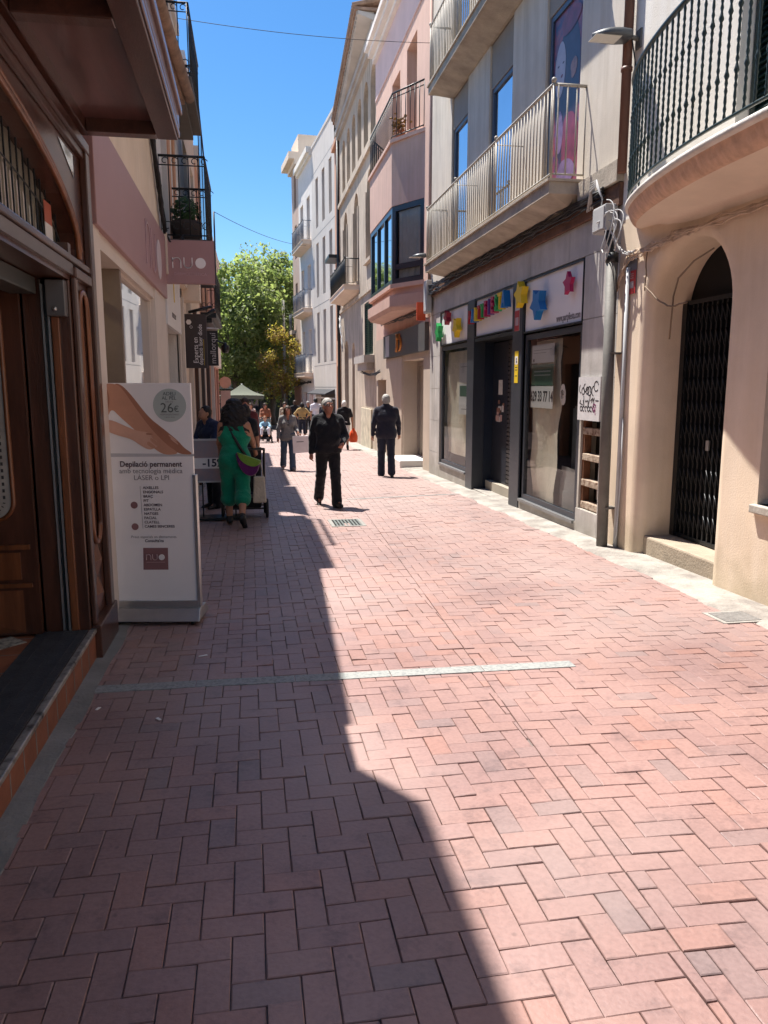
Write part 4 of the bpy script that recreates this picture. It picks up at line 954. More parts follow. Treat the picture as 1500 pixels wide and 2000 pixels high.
mb = MB(); F4.box(mb, 26.3, 26.9, 13.1, 14.3, -1.0, -.4); mb.build('chimney', M_oldgrey, R4)
b4 = balcony(R4, F4, 29.8, 35.0, .58, 5.42, .16, 6.4, M_soffit, M_black, .13)
for o in low[:1]:
    mb = MB(); F4.frame(mb, o[0], o[1], o[2], o[3], .08, -.1, -.02, 1)
    for k in range(22): F4.box(mb, o[0] + .08, o[1] - .08, o[2] + .1 + k * .08, o[2] + .15 + k * .08, -.08, -.05)
    mb.build('shutter', M_green, R4)
    mb = MB(); F4.box(mb, o[0] - .3, o[1] + .3, 2.45, 2.7, -.02, .36); F4.box(mb, o[0] - .1, o[1] + .1, 2.2, 2.45, -.02, .25); mb.build('ledge', M_oldgrey, R4)
mb = MB()
for o in low[1:]: F4.box(mb, o[0] + .02, o[1] - .02, -1, 3.0, -.32, -.28)
mb.build('door', mat('old_door', (.09, .055, .035), .6, .3, 3), R4)
mb = MB(); F4.box(mb, 26.7, 29.2, -.7, .85, .0, .05); mb.build('dado', mat('sand_stone', (.52, .46, .34), .8, .3, 3, .4, 20), R4)  # dado of sand-coloured stone
mb = MB(); rr = random.Random(77)
for k in range(6): mb.tube(wig(F4.P(35.3, 4.6 + rr.uniform(-.2, .2), .1), F4.P(34.2, 3.4 + rr.uniform(-.3, .3), .1), 8, .06, rr), .018, 5)
solo(mb, 'cable_coil', M_cableg, 'pale cable coil hanging under the dark railed balcony of the old building', 'cables')
mb = MB(); mb.tube([F4.P(36.0, -1, .08), F4.P(36.0, 13, .08)], .07, 8); solo(mb, 'drainpipe', M_black, 'black drainpipe at the far edge of the old building', 'drainpipe')

# ---- narrow orange house, then the bent row: grey block, white house with balconies, corner house
R4b = T('orange_house', 'narrow orange rendered house squeezed beside the pale grey block', 'building', (4.2, 37, G(37)))
mb = MB(); F4.wall(mb, 36, 38, -1.2, 12.4, [(36.4, 37.6, 3.8, 7.3), (36.4, 37.6, -1.2, 2.6)], .4); F4.box(mb, 36, 38, 12.4, 12.6, -8, .15); mb.build('wall', M_orange, R4b)
core(R4b, F4, 36.01, 37.99, -1.2, 12.4, -.45, -8)
F4.window(R4b, 36.42, 37.58, 3.82, 7.28, -.3, M_navy, M_winglass, .08, 1, [5.6]); mb = MB(); F4.box(mb, 36.1, 37.9, 7.4, 7.55, 0, .5); mb.build('awning', M_black, R4b)
L_ = math.hypot(.085, 1); F5 = Fc((4.2, 38), (-.085 / L_, 1 / L_), (-1 / L_, -.085 / L_))
R5 = T('grey_block', 'pale grey modern block with rows of tall narrow slit windows', 'building', F5.P(3.2, G(41), 0))
ops = []
for z0, z1 in ((2.9, 5.6), (6.4, 9.2), (10.0, 12.5)):
    for a in (.7, 2.6, 4.5): ops.append((a, a + .75, z0, z1))
mb = MB(); F5.wall(mb, 0, 6.4, -1.3, 14.3, ops + [(.4, 6.0, -1.3, 1.3)], .3); F5.box(mb, 0, 6.4, 14.3, 14.45, -8, .03)
mb.build('wall', M_grey, R5)
jl = MB()
for z in (1.6, 2.75, 5.95, 9.6, 12.9): F5.box(jl, 0, 6.4, z, z + .02, .0, .004)
jl.build('joints', mat('joint_grey', (.25, .24, .23), .7), R5)
core(R5, F5, .01, 6.39, -1.3, 14.3, -.32, -8)
for o in ops: F5.window(R5, *o, -.2, M_navy, M_winglass, .06)
mb = MB(); mb.hexa([F5.P(.4, 1.22, .5), F5.P(6.0, 1.22, .5), F5.P(6.0, 1.3, 0), F5.P(.4, 1.3, 0), F5.P(.4, 1.28, .5), F5.P(6.0, 1.28, .5), F5.P(6.0, 1.5, 0), F5.P(.4, 1.5, 0)]); mb.build('awning', mat('dark_awning', (.03, .03, .035), .8), R5)
mb = MB(); F5.box(mb, .4, 6.0, 1.0, 1.08, .02, .06); mb.build('shop_band', M_white, R5)
R6 = T('white_house', 'whitish rendered house with three railed balconies one above another', 'building', F5.P(9, G(47), 0))
ops = []
for z in (2.4, 6.0, 9.7):
    for a in (7.2, 9.6): ops.append((a, a + 1.1, z, z + 2.5))
ops += [(7.0, 8.4, -1.5, 1.3), (9.2, 10.8, -1.5, 1.3)]
mb = MB(); F5.wall(mb, 6.4, 11.4, -1.5, 14.2, ops, .3); mb.build('wall', M_pale, R6)
mb = MB(); F5.box(mb, 6.4, 11.4, 14.2, 14.5, -8, .3); F5.box(mb, 6.4, 11.4, 14.05, 14.2, 0, .15); mb.build('cornice', M_white_r, R6)
core(R6, F5, 6.41, 11.39, -1.5, 14.2, -.32, -8)
for o in ops[:6]: F5.window(R6, *o, -.2, mat('pale_frame', (.45, .45, .45), .5), M_winglass, .09, 1)
for z in (2.4, 6.0, 9.7): balcony(R6, F5, 6.8, 11.1, .5, z, .2, z + 1.05, M_soffit, mat('blue_grey_rail', (.10, .12, .16), .5), .14)
mb = MB()
for o in ops[6:]: F5.box(mb, o[0], o[1], -1.5, 1.2, -.25, -.2)
mb.build('door', M_brick, R6)
R7 = T('corner_house', 'tall corner house with heavy cornice at the far end of the right row', 'building', F5.P(12.8, G(51), 0))
ops = [(12.3, 13.2, z, z + 2.0) for z in (2.6, 6.1, 9.6, 12.6)]
mb = MB(); F5.wall(mb, 11.4, 14.2, -1.6, 15.6, ops, .25); F5.box(mb, 11.41, 14.2, -1.6, 15.6, -8, -.33)
mb.poly([F5.P(14.2, -1.6, 0), F5.P(14.2, -1.6, -.33), F5.P(14.2, 15.6, -.33), F5.P(14.2, 15.6, 0)]); mb.build('wall', M_orange if False else mat('rosy_render', (.52, .38, .31), .85, .1, 1, .2, 40), R7)
mb = MB(); F5.box(mb, 11.4, 14.5, 14.9, 15.2, -8.3, .2); F5.box(mb, 11.4, 14.9, 15.2, 15.6, -8.5, .55); F5.box(mb, 11.4, 14.3, 15.6, 16.6, -8, -.05); mb.build('cornice', M_soffit, R7)
for o in ops: F5.window(R7, *o, -.15, mat('brown_frame', (.12, .08, .055)), M_winglass, .08, 1)
mb = MB(); F5.box(mb, 13.6, 15.1, 5.0, 5.25, -2.2, .25); b7 = mb.build('balcony', M_soffit, R7)
F5.rail(b7, [(13.65, .22), (15.05, .22), (15.05, -2.1)], 5.3, 6.3, mat('blue_grey_rail', (.10, .12, .16)), .14)
mb = MB(); F5.box(mb, 11.42, 14.18, -1.6, 1.6, .0, .05); mb.build('dado', M_brick, R7)
mb = MB(); rr = random.Random(5)
for k in range(6): mb.tube(wig(F5.P(6.6, 1.9 + rr.uniform(-.1, .1), .15), F5.P(14, 1.7 + rr.uniform(-.1, .2), .15), 16, .05, rr), .025, 5)
solo(mb, 'cable_run', M_cable, 'distant black cable bundle crossing the front of the white house', 'cables')
# ================================================================== LEFT SIDE
# ---- L1 mahogany shop
L1 = T('wooden_shop', 'dark mahogany shop front with a deep canopy and arched leaded transom', 'building', (-1.05, 3, G(3)))
mb = MB(); FL.box(mb, -6, 5.68, 3.5, 7.25, -7, 0); mb.build('upper_wall', M_beige, L1)
mb = MB()
FL.wall(mb, -6, 5.64, 2.38, 3.24, [(.42, 5.30, 2.44, 3.02, 2.5)], .12)
FL.box(mb, -6, 5.05, 2.28, 2.38, -.12, 0)
mb.build('header', M_woodh, L1)
mb = MB(); FL.box(mb, -6, 5.64, 3.15, 3.22, .0, .05); FL.box(mb, -6, 5.64, 2.38, 2.42, .0, .035); FL.box(mb, -6, 5.64, 3.10, 3.15, .0, .03); mb.build('moulding', M_woodh, L1, bevel=.008)
mb = MB(); FL.box(mb, -6, 5.05, 2.31, 2.375, .0, .022); mb.build('metal_trim', mat('dull_alu', (.22, .19, .18), .4, .1, 6, metal=.6), L1)
tr = MB(); n = 40; ac, hw = 2.86, 2.44
ring = [FL.P(ac - hw * math.cos(math.pi * k / n), 2.5 + .52 * math.sin(math.pi * k / n), .012) for k in range(n + 1)]
tr.tube([FL.P(ac + hw, 2.44, .012)] + ring[::-1] + [FL.P(ac - hw, 2.44, .012)], .018, 8)
hw2 = hw * 1.035
tr.tube([FL.P(ac - hw2 * math.cos(math.pi * k / n), 2.5 + .565 * math.sin(math.pi * k / n), .008) for k in range(n // 2, n + 1)], .012, 8)
tr.build('arch_trim', M_woodlight, L1)
tw = MB(); FL.sheet(tw, .44, 5.29, 2.45, 3.01, -.09); two = tw.build('transom_glass', glass_mat('transom_pane', (.85, .85, .83), .9, .93), L1, fix=False)
ld = MB()
for k in range(44): 
    a = .5 + k * .108; h = 2.5 + .50 * math.sqrt(max(0, 1 - ((a - ac) / hw) ** 2)); FL.box(ld, a - .004, a + .004, 2.45, h, -.086, -.078)
for s_ in (.55, ): ld.tube([FL.P(ac - hw * .97 * math.cos(math.pi * k / n), 2.5 + .51 * s_ * math.sin(math.pi * k / n), -.08) for k in range(n + 1)], .005, 5)
ld.build('leading', M_black, two)
cu = MB(); g_ = []
for k in range(161):
    a = .4 + 4.95 * k / 160; g_ += [FL.P(a, 2.4, -.118 + .014 * math.sin(k * .9)), FL.P(a, 3.04, -.118 + .014 * math.sin(k * .9))]
cu.add(g_, [(2 * k, 2 * k + 2, 2 * k + 3, 2 * k + 1) for k in range(160)], 0, True); cu.build('curtain', M_curtain, two, fix=False)
mb = MB(); mb.poly([FL.P(4.95, 3.07, .004), FL.P(5.36, 3.07, .004), FL.P(5.34, 2.93, .004)]); mb.build('corner_pane', M_blueglass, L1)
mb = MB(); frl = lambda u, v, w: FL.P(4.72 + u, 2.55 + v, -.074 + w); FL.box(mb, 4.86, 5.02, 2.46, 2.58, -.078, -.074, 0); FL.box(mb, 4.86, 5.02, 2.58, 2.70, -.078, -.074, 1)
solo(mb, 'sticker', [M_white, mat('faded_red', (.42, .12, .08), .5)], 'red and white sticker in the corner of the arched leaded transom', 'sticker')
# canopy
cn = MB()
FL.box(cn, -6, 5.55, 3.25, 3.40, .50, .63); FL.box(cn, -6, 5.55, 3.25, 3.40, 0, .07)
for a in (5.45, 3.84, 2.2, .5, -1.2, -3): FL.box(cn, a, a + .10, 3.247 if a < 5 else 3.25, 3.40, .07, .50)
can = cn.build('canopy', M_woodh, L1, bevel=.006)
mb = MB(); FL.box(mb, -6, 5.54, 3.36, 3.41, .06, .52); mb.build('soffit', M_soff, can)
mb = MB(); FL.box(mb, -6, 5.57, 3.27, 3.31, .63, .642); FL.box(mb, -6, 5.58, 3.33, 3.42, .60, .64); FL.box(mb, -6, 5.60, 3.42, 3.47, .0, .66); FL.box(mb, -6, 5.57, 3.33, 3.42, 0, .60); mb.build('fascia', mat('mauve_wood', (.11, .05, .045), .35, .2, 3, .05, 30, spec=.5, stretch=(5, .7, 5), coat=.3), can, bevel=.01)
# carved pillar
mb = MB(); FL.box(mb, 5.05, 5.64, G(5.3) - .1, 2.378, -.6, 0); FL.box(mb, 5.4, 5.64, 2.378, 3.24, -.6, -.005); pil = mb.build('pillar', M_wood, L1)
mb = MB(); FL.box(mb, 5.05, 5.12, .12, 2.30, 0, .03); FL.box(mb, 5.53, 5.645, G(5.6) - .05, 3.15, 0, .045); FL.box(mb, 5.03, 5.66, G(5.3) - .05, .12, .0, .06); FL.box(mb, 5.05, 5.52, 2.30, 2.36, 0, .04)
mb.build('pilaster_strips', M_wood, pil, bevel=.008)
mb = MB(); rr_ = .12; pts = [FL.P(5.325 + x, z, .012) for x, z in [(rr_, .72)] + [(rr_ * math.cos(R(t)), 2.12 + rr_ * math.sin(R(t))) for t in range(0, 181, 15)] + [(rr_ * math.cos(R(t)), .74 + rr_ * math.sin(R(t))) for t in range(180, 361, 15)]]
mb.tube(pts, .018, 8, closed=True); pts2 = [(p[0] + .002, 5.325 + (p[1] - 5.325) * .72, p[2]) for p in pts]; mb.tube(pts2, .009, 6, closed=True)
for zc in (.50, .27):
    c = FL.P(5.325, zc, .035); q = [FL.P(5.2, zc, 0), FL.P(5.325, zc - .13, 0), FL.P(5.45, zc, 0), FL.P(5.325, zc + .13, 0)]
    for k in range(4): mb.poly([q[k], q[(k + 1) % 4], c])
mb.build('carving', M_woodlight, pil)
# entrance recess
mb = MB()
mb.box(-3.2, -1.05, 5.05, 5.12, -.2, 2.5); mb.box(-3.3, -3.2, -6, 5.1, -.2, 2.5); mb.box(-3.2, -1.05, .9, 1.0, -.2, 2.5); mb.box(-3.2, -1.17, 1, 5.05, 2.28, 2.32)
mb.build('entrance_lining', M_wood, L1)
mb = MB(); FL.box(mb, -6, .9, G(0) - .3, 2.28, -.3, 0); mb.build('side_front', M_wood, L1)
mb = MB(); mb.box(-3.2, -1.05, 1, 5.05, -.2, .098); mb.build('floor', M_tileorange, L1)
jt = MB()
for k in range(14): jt.box(-3.2, -1.36, 1 + k * .3, 1.006 + k * .3, .098, .0995)
for k in range(6): jt.box(-1.66 - .3 * k, -1.654 - .3 * k, 1, 5.05, .0982, .0997)
for k in range(12): jt.box(-1.37, -1.372 + .001, 1.2, 1.21, .098, .0995)
jt.build('tile_joints', M_gut, L1)
tl = MB(); c = (-1.52, 4.83)
tl.prism([(c[0] - .13, c[1], .0985), (c[0], c[1] - .13, .0985), (c[0] + .13, c[1], .0985), (c[0], c[1] + .13, .0985)], (0, 0, .003)); tl.build('patterned_tile', mat('patterned_tile', (.42, .40, .34), .5, .4, 25, col2=(.06, .06, .07), cov=.45), L1)
mb = MB(); mb.box(-1.05, -1.03, .9, 5.04, -.2, .075)
for k in range(20): mb.box(-1.0305, -1.0285, 1 + k * .2, 1.008 + k * .2, -.2, .072, 1)
mb.build('step_riser', [M_tileorange, M_gut], L1)
mb = MB(); mb.box(-1.06, -1.018, .9, 5.04, .076, .104); mb.build('nosing', mat('scuffed_nosing', (.45, .42, .38), .4, .35, 12, .2, 60, metal=.6, col2=(.03, .03, .03), cov=.42), L1, bevel=.006)
mb = MB(); mb.box(-1.36, -1.062, 1.0, 4.98, .0985, .112)
for k in range(3): mb.box(-1.12 - .09 * k, -1.105 - .09 * k, 1.0, 4.98, .112, .116)
solo(mb, 'doormat', M_mat, 'long ribbed black doormat along the edge of the wooden shop step', 'mat')
# jamb, track and open door leaf
mb = MB(); mb.box(-1.32, -1.21, 5.0, 5.05, .1, 2.28); mb.box(-1.165, -1.05, 5.01, 5.05, .1, 2.28); mb.build('jamb', M_wood, L1, bevel=.006)
mb = MB(); mb.box(-1.16, -1.115, 4.985, 5.01, .1, 2.06); mb.build('jamb_bead', M_woodlight, L1, bevel=.005)
mb = MB(); mb.box(-1.21, -1.198, 4.985, 5.05, .1, 2.25); mb.box(-1.177, -1.165, 4.985, 5.05, .1, 2.25); mb.build('door_track', M_steel, L1); mb = MB(); mb.box(-1.198, -1.177, 5.03, 5.05, .1, 2.25); mb.build('track_slot', M_black, L1)
mb = MB(); mb.box(-1.17, -1.06, 4.93, 5.0, 2.06, 2.27); mbx = mb.build('metal_housing', mat('housing_grey', (.16, .15, .15), .4, .1, 3, metal=.5), L1, bevel=.006)
mb = MB(); mb.ell((-1.12, 4.925, 2.10), .014); mb.build('knob', M_steel, mbx)
mb = MB(); mb.box(-1.36, -1.21, 1.0, 4.9, 2.18, 2.275); mb.build('door_header', mat('header_green_grey', (.10, .11, .105), .35, .1, 4, metal=.5), L1, bevel=.006)
mb = MB(); mb.box(-1.21, -1.19, 4.0, 4.06, 2.12, 2.26); mb.tube([(-1.2, 3.95, 2.2), (-1.2, 3.95, 2.08)], .012, 8); mb.build('door_sensor', M_white, L1)
lf = MB()
lf.box(-2.35, -1.325, 4.94, 4.985, .115, 2.27); leaf = lf.build('door_leaf', M_wood, L1)
def rrect(x0, x1, z0, z1, r, y, n=7):
    P = []
    for cx, cz, a in ((x1 - r, z0 + r, -90), (x1 - r, z1 - r, 0), (x0 + r, z1 - r, 90), (x0 + r, z0 + r, 180)):
        for k in range(n + 1): t = R(a + 90 * k / n); P.append((cx + r * math.cos(t), y, cz + r * math.sin(t)))
    return P
gx0, gx1, gz0, gz1 = -2.2, -1.435, .84, 2.2
mb = MB(); mb.tube(rrect(gx0, gx1, gz0, gz1, .12, 4.938), .014, 8, closed=True); mb.build('glazing_bead', M_woodlight, leaf)
mb = MB(); mb.poly(rrect(gx0, gx1, gz0, gz1, .12, 4.936), 0); P = rrect(gx0 + .05, gx1 - .05, gz0 + .05, gz1 - .05, .08, 4.934, 10)
for k in range(len(P)):
    a, b = Vector(P[k]), Vector(P[(k + 1) % len(P)]); nseg = max(1, int((b - a).length / .04))
    for q in range(nseg):
        if (b - a).length < .03 and k % 2: continue
        s, e = a.lerp(b, (q + .1) / nseg), a.lerp(b, (q + .6) / nseg); t = (e - s); 
        if t.length < 1e-5: continue
        nn = Vector((-t.z, 0, t.x)).normalized() * .007; mb.poly([s - nn, e - nn, e + nn, s + nn], 1)
rr = random.Random(6)
for k in range(16):
    cx, cz, r_ = gx1 - .07 + rr.uniform(-.03, .03), .92 + k * .075, rr.uniform(.05, .09)
    mb.tube([(cx + r_ * math.cos(t) * .8, 4.934, cz + r_ * .55 * math.sin(t)) for t in np.linspace(2.0, 2.0 + 2.2, 10)], .0022, 4, 1)
mb.box(gx0 + .1, -1.545, 4.930, 4.934, .93, 1.5, 2)
mb.build('door_glass', [mat('etched_film', (.36, .34, .31), .5, .25, 6), M_ink, mat('dark_pane', (.01, .01, .012), .2)], leaf)
mb = MB(); mb.box(-2.3, -1.36, 4.925, 4.94, .66, .69); mb.box(-2.3, -1.36, 4.925, 4.94, .42, .445); mb.box(-2.3, -1.42, 4.93, 4.94, .47, .64)
c = (-1.85, 4.90, .27); q = [(-2.28, 4.94, .13), (-1.42, 4.94, .13), (-1.42, 4.94, .40), (-2.28, 4.94, .40)]
for k in range(4): mb.poly([q[k], q[(k + 1) % 4], c])
mb.build('door_panels', M_woodlight, leaf)

# ---- L2 clinic with the mauve fascia
L2 = T('mauve_shop', 'cream house with a mauve shop fascia and pale framed window beyond the wooden shop', 'building', (-1.05, 8, G(8)))
mb = MB(); FL.wall(mb, 5.68, 10.35, 3.48, 5.1, [], 0); FL.box(mb, 5.68, 10.35, 3.48, 5.1, -7, -.02); mb.build('wall', M_cream, L2)
mb = MB(); FL.box(mb, 5.72, 10.33, 2.74, 3.5, -.3, .06); fas = mb.build('fascia', M_mauve, L2, bevel=.006)
mb = MB(); frl = lambda u, v, w: FL.P(8.35 + u, 2.88 + v, .062 + w); logo(mb, 0, 0, .42, frl, .022, 0, 1); mb.build('raised_lettering', [mat('mauve_letter', (.48, .32, .34), .35), mat('pearl', (.62, .55, .56), .35)], fas)
mb = MB()
FL.box(mb, 5.72, 5.95, -.3, 2.74, -.15, .03); FL.box(mb, 9.2, 10.33, -.4, 2.74, -.15, .03); FL.box(mb, 7.0, 9.2, -.4, .18, -.15, .02); FL.box(mb, 5.95, 9.2, 2.62, 2.74, -.15, .02)
mb.build('frame', M_offwhite, L2)
mb = MB(); FL.box(mb, 5.95, 9.2, -.25, -.2, -3, .0); FL.box(mb, 5.95, 9.2, 2.66, 2.72, -3, -.16); FL.box(mb, 5.9, 5.95, -.3, 2.7, -3, -.16); FL.box(mb, 9.2, 9.25, -.3, 2.7, -3, -.16); FL.box(mb, 5.95, 9.2, -.3, 2.7, -3.1, -3.0); mb.build('shop_room', M_room, L2)
mb = MB(); FL.box(mb, 6.96, 7.03, -.3, 2.62, -.16, .0); FL.box(mb, 5.95, 6.96, 2.3, 2.36, -.2, -.14); mb.build('mullion', mat('bronze_mullion', (.20, .15, .12), .45, .1, 4), L2)
FL.window(L2, 7.03, 9.2, .18, 2.62, -.05, M_offwhite, glass_mat('mirror_pane', (.6, .62, .62), 2.6, .6), .03, name='shop_window')
mb = MB(); FL.box(mb, 7.3, 9.0, .2, 1.5, -.6, -.55); mb.build('window_screen', M_white, L2)
mb = MB(); FL.box(mb, 6.25, 6.55, 2.645, 2.655, -.75, -.55)
dl = T('ceiling_light', 'small lit square ceiling light inside the mauve shop entrance', 'ceiling light', FL.P(6.4, 2.65, -.65)); mb.build('lens', mat('lit_lens', (.9, .8, .5), .5, emit=(1, .82, .45, 6)), dl)
mb = MB(); FL.box(mb, 6.2, 6.6, 2.655, 2.662, -.8, -.5); mb.build('rim', M_white, dl)
# tiled eave
ev = MB(); n = 22
def xe(y): return .20 + (y - 5.7) * .04
for k in range(n):
    y = 5.75 + k * (4.35 / n)
    ev.tube([FL.P(y, 5.08, xe(y) + .02), FL.P(y, 5.75, -2.0)], [.085, .085], 8, 0); ev.tube([FL.P(y + .1, 5.03, xe(y) - .02), FL.P(y + .1, 5.70, -2.0)], [.085, .085], 8, 0)
ev.hexa([FL.P(5.7, 4.95, -.0), FL.P(10.05, 4.95, 0), FL.P(10.05, 4.95, xe(10.05) + .01), FL.P(5.7, 4.95, xe(5.7) + .01), FL.P(5.7, 5.0, 0), FL.P(10.05, 5.0, 0), FL.P(10.05, 5.0, xe(10.05) + .01), FL.P(5.7, 5.0, xe(5.7) + .01)], 0)
ev.tube([FL.P(5.7, 5.04, xe(5.7) + .06), FL.P(10.08, 5.04, xe(10.08) + .06)], .065, 10, 0)
ev.build('roof', M_tile, L2)
mb = MB(); rr = random.Random(19)
for k in range(8): mb.tube(wig(FL.P(9.55 + rr.uniform(-.06, .06), 4.55, .05), FL.P(10.42 + rr.uniform(-.05, .05), 3.55, .07), 9, .03, rr), .02, 6)
for k in range(3): mb.tube(wig(FL.P(10.4, 3.6, .07), FL.P(10.5, 3.5, .3), 6, .05, rr, .18), .012, 6)
solo(mb, 'cable_bundle', M_cable, 'thick black cable bundle sloping down the cream wall beside the balcony on the left', 'cables')
# mauve blade sign
bs = T('blade_sign', 'mauve double sided hanging sign with nuo in thin white letters', 'sign', (-.72, 10.45, 2.95))
mb = MB(); mb.box(-1.02, -.39, 10.40, 10.50, 2.94, 3.47); mb.build('panel', M_mauve, bs, bevel=.004)
mb = MB(); fb = lambda u, v, w: (-.915 + u, 10.398 - w, 3.13 + v); logo(mb, 0, 0, .125, fb, .011, 0)
text(mb, 'DERMOESTÈTICA', .052, lambda u, v, w: (-.70 + u, 10.396 - w, 3.055 + v), 1, .001)
mb.build('lettering', [M_lettering, M_rosel], bs)
mb = MB(); mb.box(-1.05, -1.02, 10.42, 10.48, 3.0, 3.4); mb.box(-.394, -.382, 10.395, 10.505, 2.935, 3.475); mb.build('edge_bracket', M_black, bs)

# ---- L3..L6
def leftb(name, label, a0, a1, ztop, m, cornice=.1, mc=None, ops=(), wood=None):
    t = T(name, label, 'building', FL.P((a0 + a1) / 2, G((a0 + a1) / 2), 0))
    mb = MB(); FL.wall(mb, a0, a1, -1, ztop, list(ops), .3); FL.box(mb, a0, a1, ztop - .02, ztop, -7, 0); FL.box(mb, a0, a0 + .02, 2.9, ztop, -7, 0); mb.build('wall', m, t)
    mb = MB(); FL.box(mb, a0, a1, ztop, ztop + .16, -7, cornice); FL.box(mb, a0, a1, ztop - .12, ztop - .0, 0, cornice * .5); mb.build('cornice', mc or M_pale, t)
    core(t, FL, a0 + .03, a1 - .03, -1, ztop - .05, -1.2, -7)
    return t
L3 = leftb('corner_balcony_house', 'cream house with wrought iron balconies and a white boutique fascia, third on the left', 10.35, 13.65, 7.15, M_pale, .1, None, [(10.45, 12.3, -.5, 2.43), (12.75, 13.5, -.6, 2.4), (10.9, 11.7, 3.35, 5.6), (11.6, 12.4, 5.95, 7.0)])
mb = MB(); FL.box(mb, 10.36, 12.36, 2.43, 3.2, 0, .05); wf = mb.build('fascia', M_white, L3)
mb = MB(); FL.box(mb, 11.3, 11.38, 2.80, 3.12, .05, .056, 0); mb.build('emblem', M_yellow, wf); mb = MB(); frl = lambda u, v, w: FL.P(10.95 + u, 2.6 + v, .052 + w)
strokes(mb, [[(.04 * k + .02 * math.cos(t), .03 * math.sin(t * 1.0 + k)) for t in np.linspace(0, 4, 8)] for k in range(14)], .008, frl, .003, 0); mb.build('script', M_inkgrey, wf)
mb = MB(); FL.box(mb, 10.45, 12.3, -.4, 2.4, -1.1, -1.05); FL.box(mb, 10.45, 12.3, .3, 1.55, -.5, -.45, 1); mb.build('display', [mat('boutique_white', (.5, .48, .46), .7), M_white], L3)
mb = MB(); mb.lathe(FL.P(11.2, .35, -.25), [(.02, 0), (.16, .02), (.13, .35), (.11, .6), (.15, .9), (.17, 1.15), (.10, 1.30), (.05, 1.36), (.05, 1.5)], 16); solo(mb, 'dress_form', mat('black_cloth', (.015, .013, .015), .9), 'black dress on a form in the boutique window on the left', 'dress form')
mb = MB(); 
for q in ((10.35, 10.45, -.4, 2.43, -.02, .03), (12.3, 12.42, -.4, 2.43, -.02, .03), (12.5, 12.62, -.4, 3.0, 0, .08)):
    mb = MB(); FL.box(mb, *q); mb.build('pilaster', M_offwhite, L3)
for o in ((10.9, 11.7, 3.35, 5.6), (11.6, 12.4, 5.95, 7.0)): FL.window(L3, *o, -.2, mat('brown_frame', (.12, .08, .055)), M_winglass, .07, 1)
mb = MB(); FL.box(mb, 12.77, 13.48, -.5, 2.38, -.2, -.16); mb.build('door', M_brownsign, L3)
mb = MB(); FL.box(mb, 11.75, 12.05, 3.2, 6.9, .0, .02); FL.box(mb, 12.5, 12.75, 3.2, 6.9, 0, .03); mb.build('coloured_band', M_orange, L3)
def irons(parent, F, a0, a1, dep, zb, zt, mslab, name='balcony'):
    mb = MB(); F.box(mb, a0, a1, zb - .12, zb, -.02, dep); F.box(mb, a0 + .1, a1 - .1, zb - .22, zb - .12, -.02, dep * .7); b = mb.build(name, mslab, parent)
    F.rail(b, [(a0 + .02, 0), (a0 + .02, dep - .02), (a1 - .02, dep - .02), (a1 - .02, 0)], zb + .05, zt, M_black, .12, .008, .016)
    sc = MB()
    def ringat(a, d, z, r, axis):
        P = []
        for k in range(14):
            t = 5.0 * k / 13 + .3; rr_ = r * (1 - .5 * k / 13)
            P.append(F.P(a + (rr_ * math.cos(t) if axis == 'a' else 0), z + rr_ * math.sin(t), d + (rr_ * math.cos(t) if axis == 'd' else 0)))
        sc.tube(P, .006, 5)
    for d in np.arange(.08, dep, .12):
        ringat(a0 + .02, d, zt - .06, .045, 'd'); ringat(a1 - .02, d, zt - .06, .045, 'd'); ringat(a0 + .02, d, zb + .16, .06, 'd')
    for a in np.arange(a0 + .1, a1, .14): ringat(a, dep - .02, zt - .06, .045, 'a'); ringat(a, dep - .02, zb + .14, .06, 'a')
    sc.build('scrollwork', M_black, b); return b
irons(L3, FL, 10.5, 12.2, .58, 3.5, 4.50, mat('dark_slab', (.10, .09, .08), .9))
irons(L3, FL, 11.3, 13.4, .40, 5.72, 6.62, mat('dark_slab', (.10, .09, .08)))
pp = T('planter', 'dark pot with a clipped green bush on the left iron balcony', 'plant pot', FL.P(11.0, 3.5, .3))
mb = MB(); mb.lathe(FL.P(11.0, 3.5, .28), [(.13, 0), (.18, .04), (.20, .24), (.21, .3), (.18, .3), (.17, .28)], 20); mb.build('pot', M_pot, pp)
mb = MB(); rr = random.Random(2); cx, cy, cz = FL.P(11.0, 3.92, .28)
for k in range(520):
    v = Vector((rr.gauss(0, 1), rr.gauss(0, 1), rr.gauss(0, 1))).normalized() * rr.uniform(.13, .2); p = Vector((cx, cy, cz)) + v
    t = v.orthogonal().normalized() * .028; b_ = v.cross(t).normalized() * .02; mb.poly([p - t, p - b_ * .6, p + t, p + b_ + v.normalized() * .02])
mb.build('bush', M_bush, pp, fix=False)
mb = MB(); FL.box(mb, 10.42, 10.62, 3.2, 3.42, .0, .16); FL.box(mb, 10.36, 10.5, 3.05, 3.55, 0, .08); mb.build('stone_corbel', M_soffit, L3)

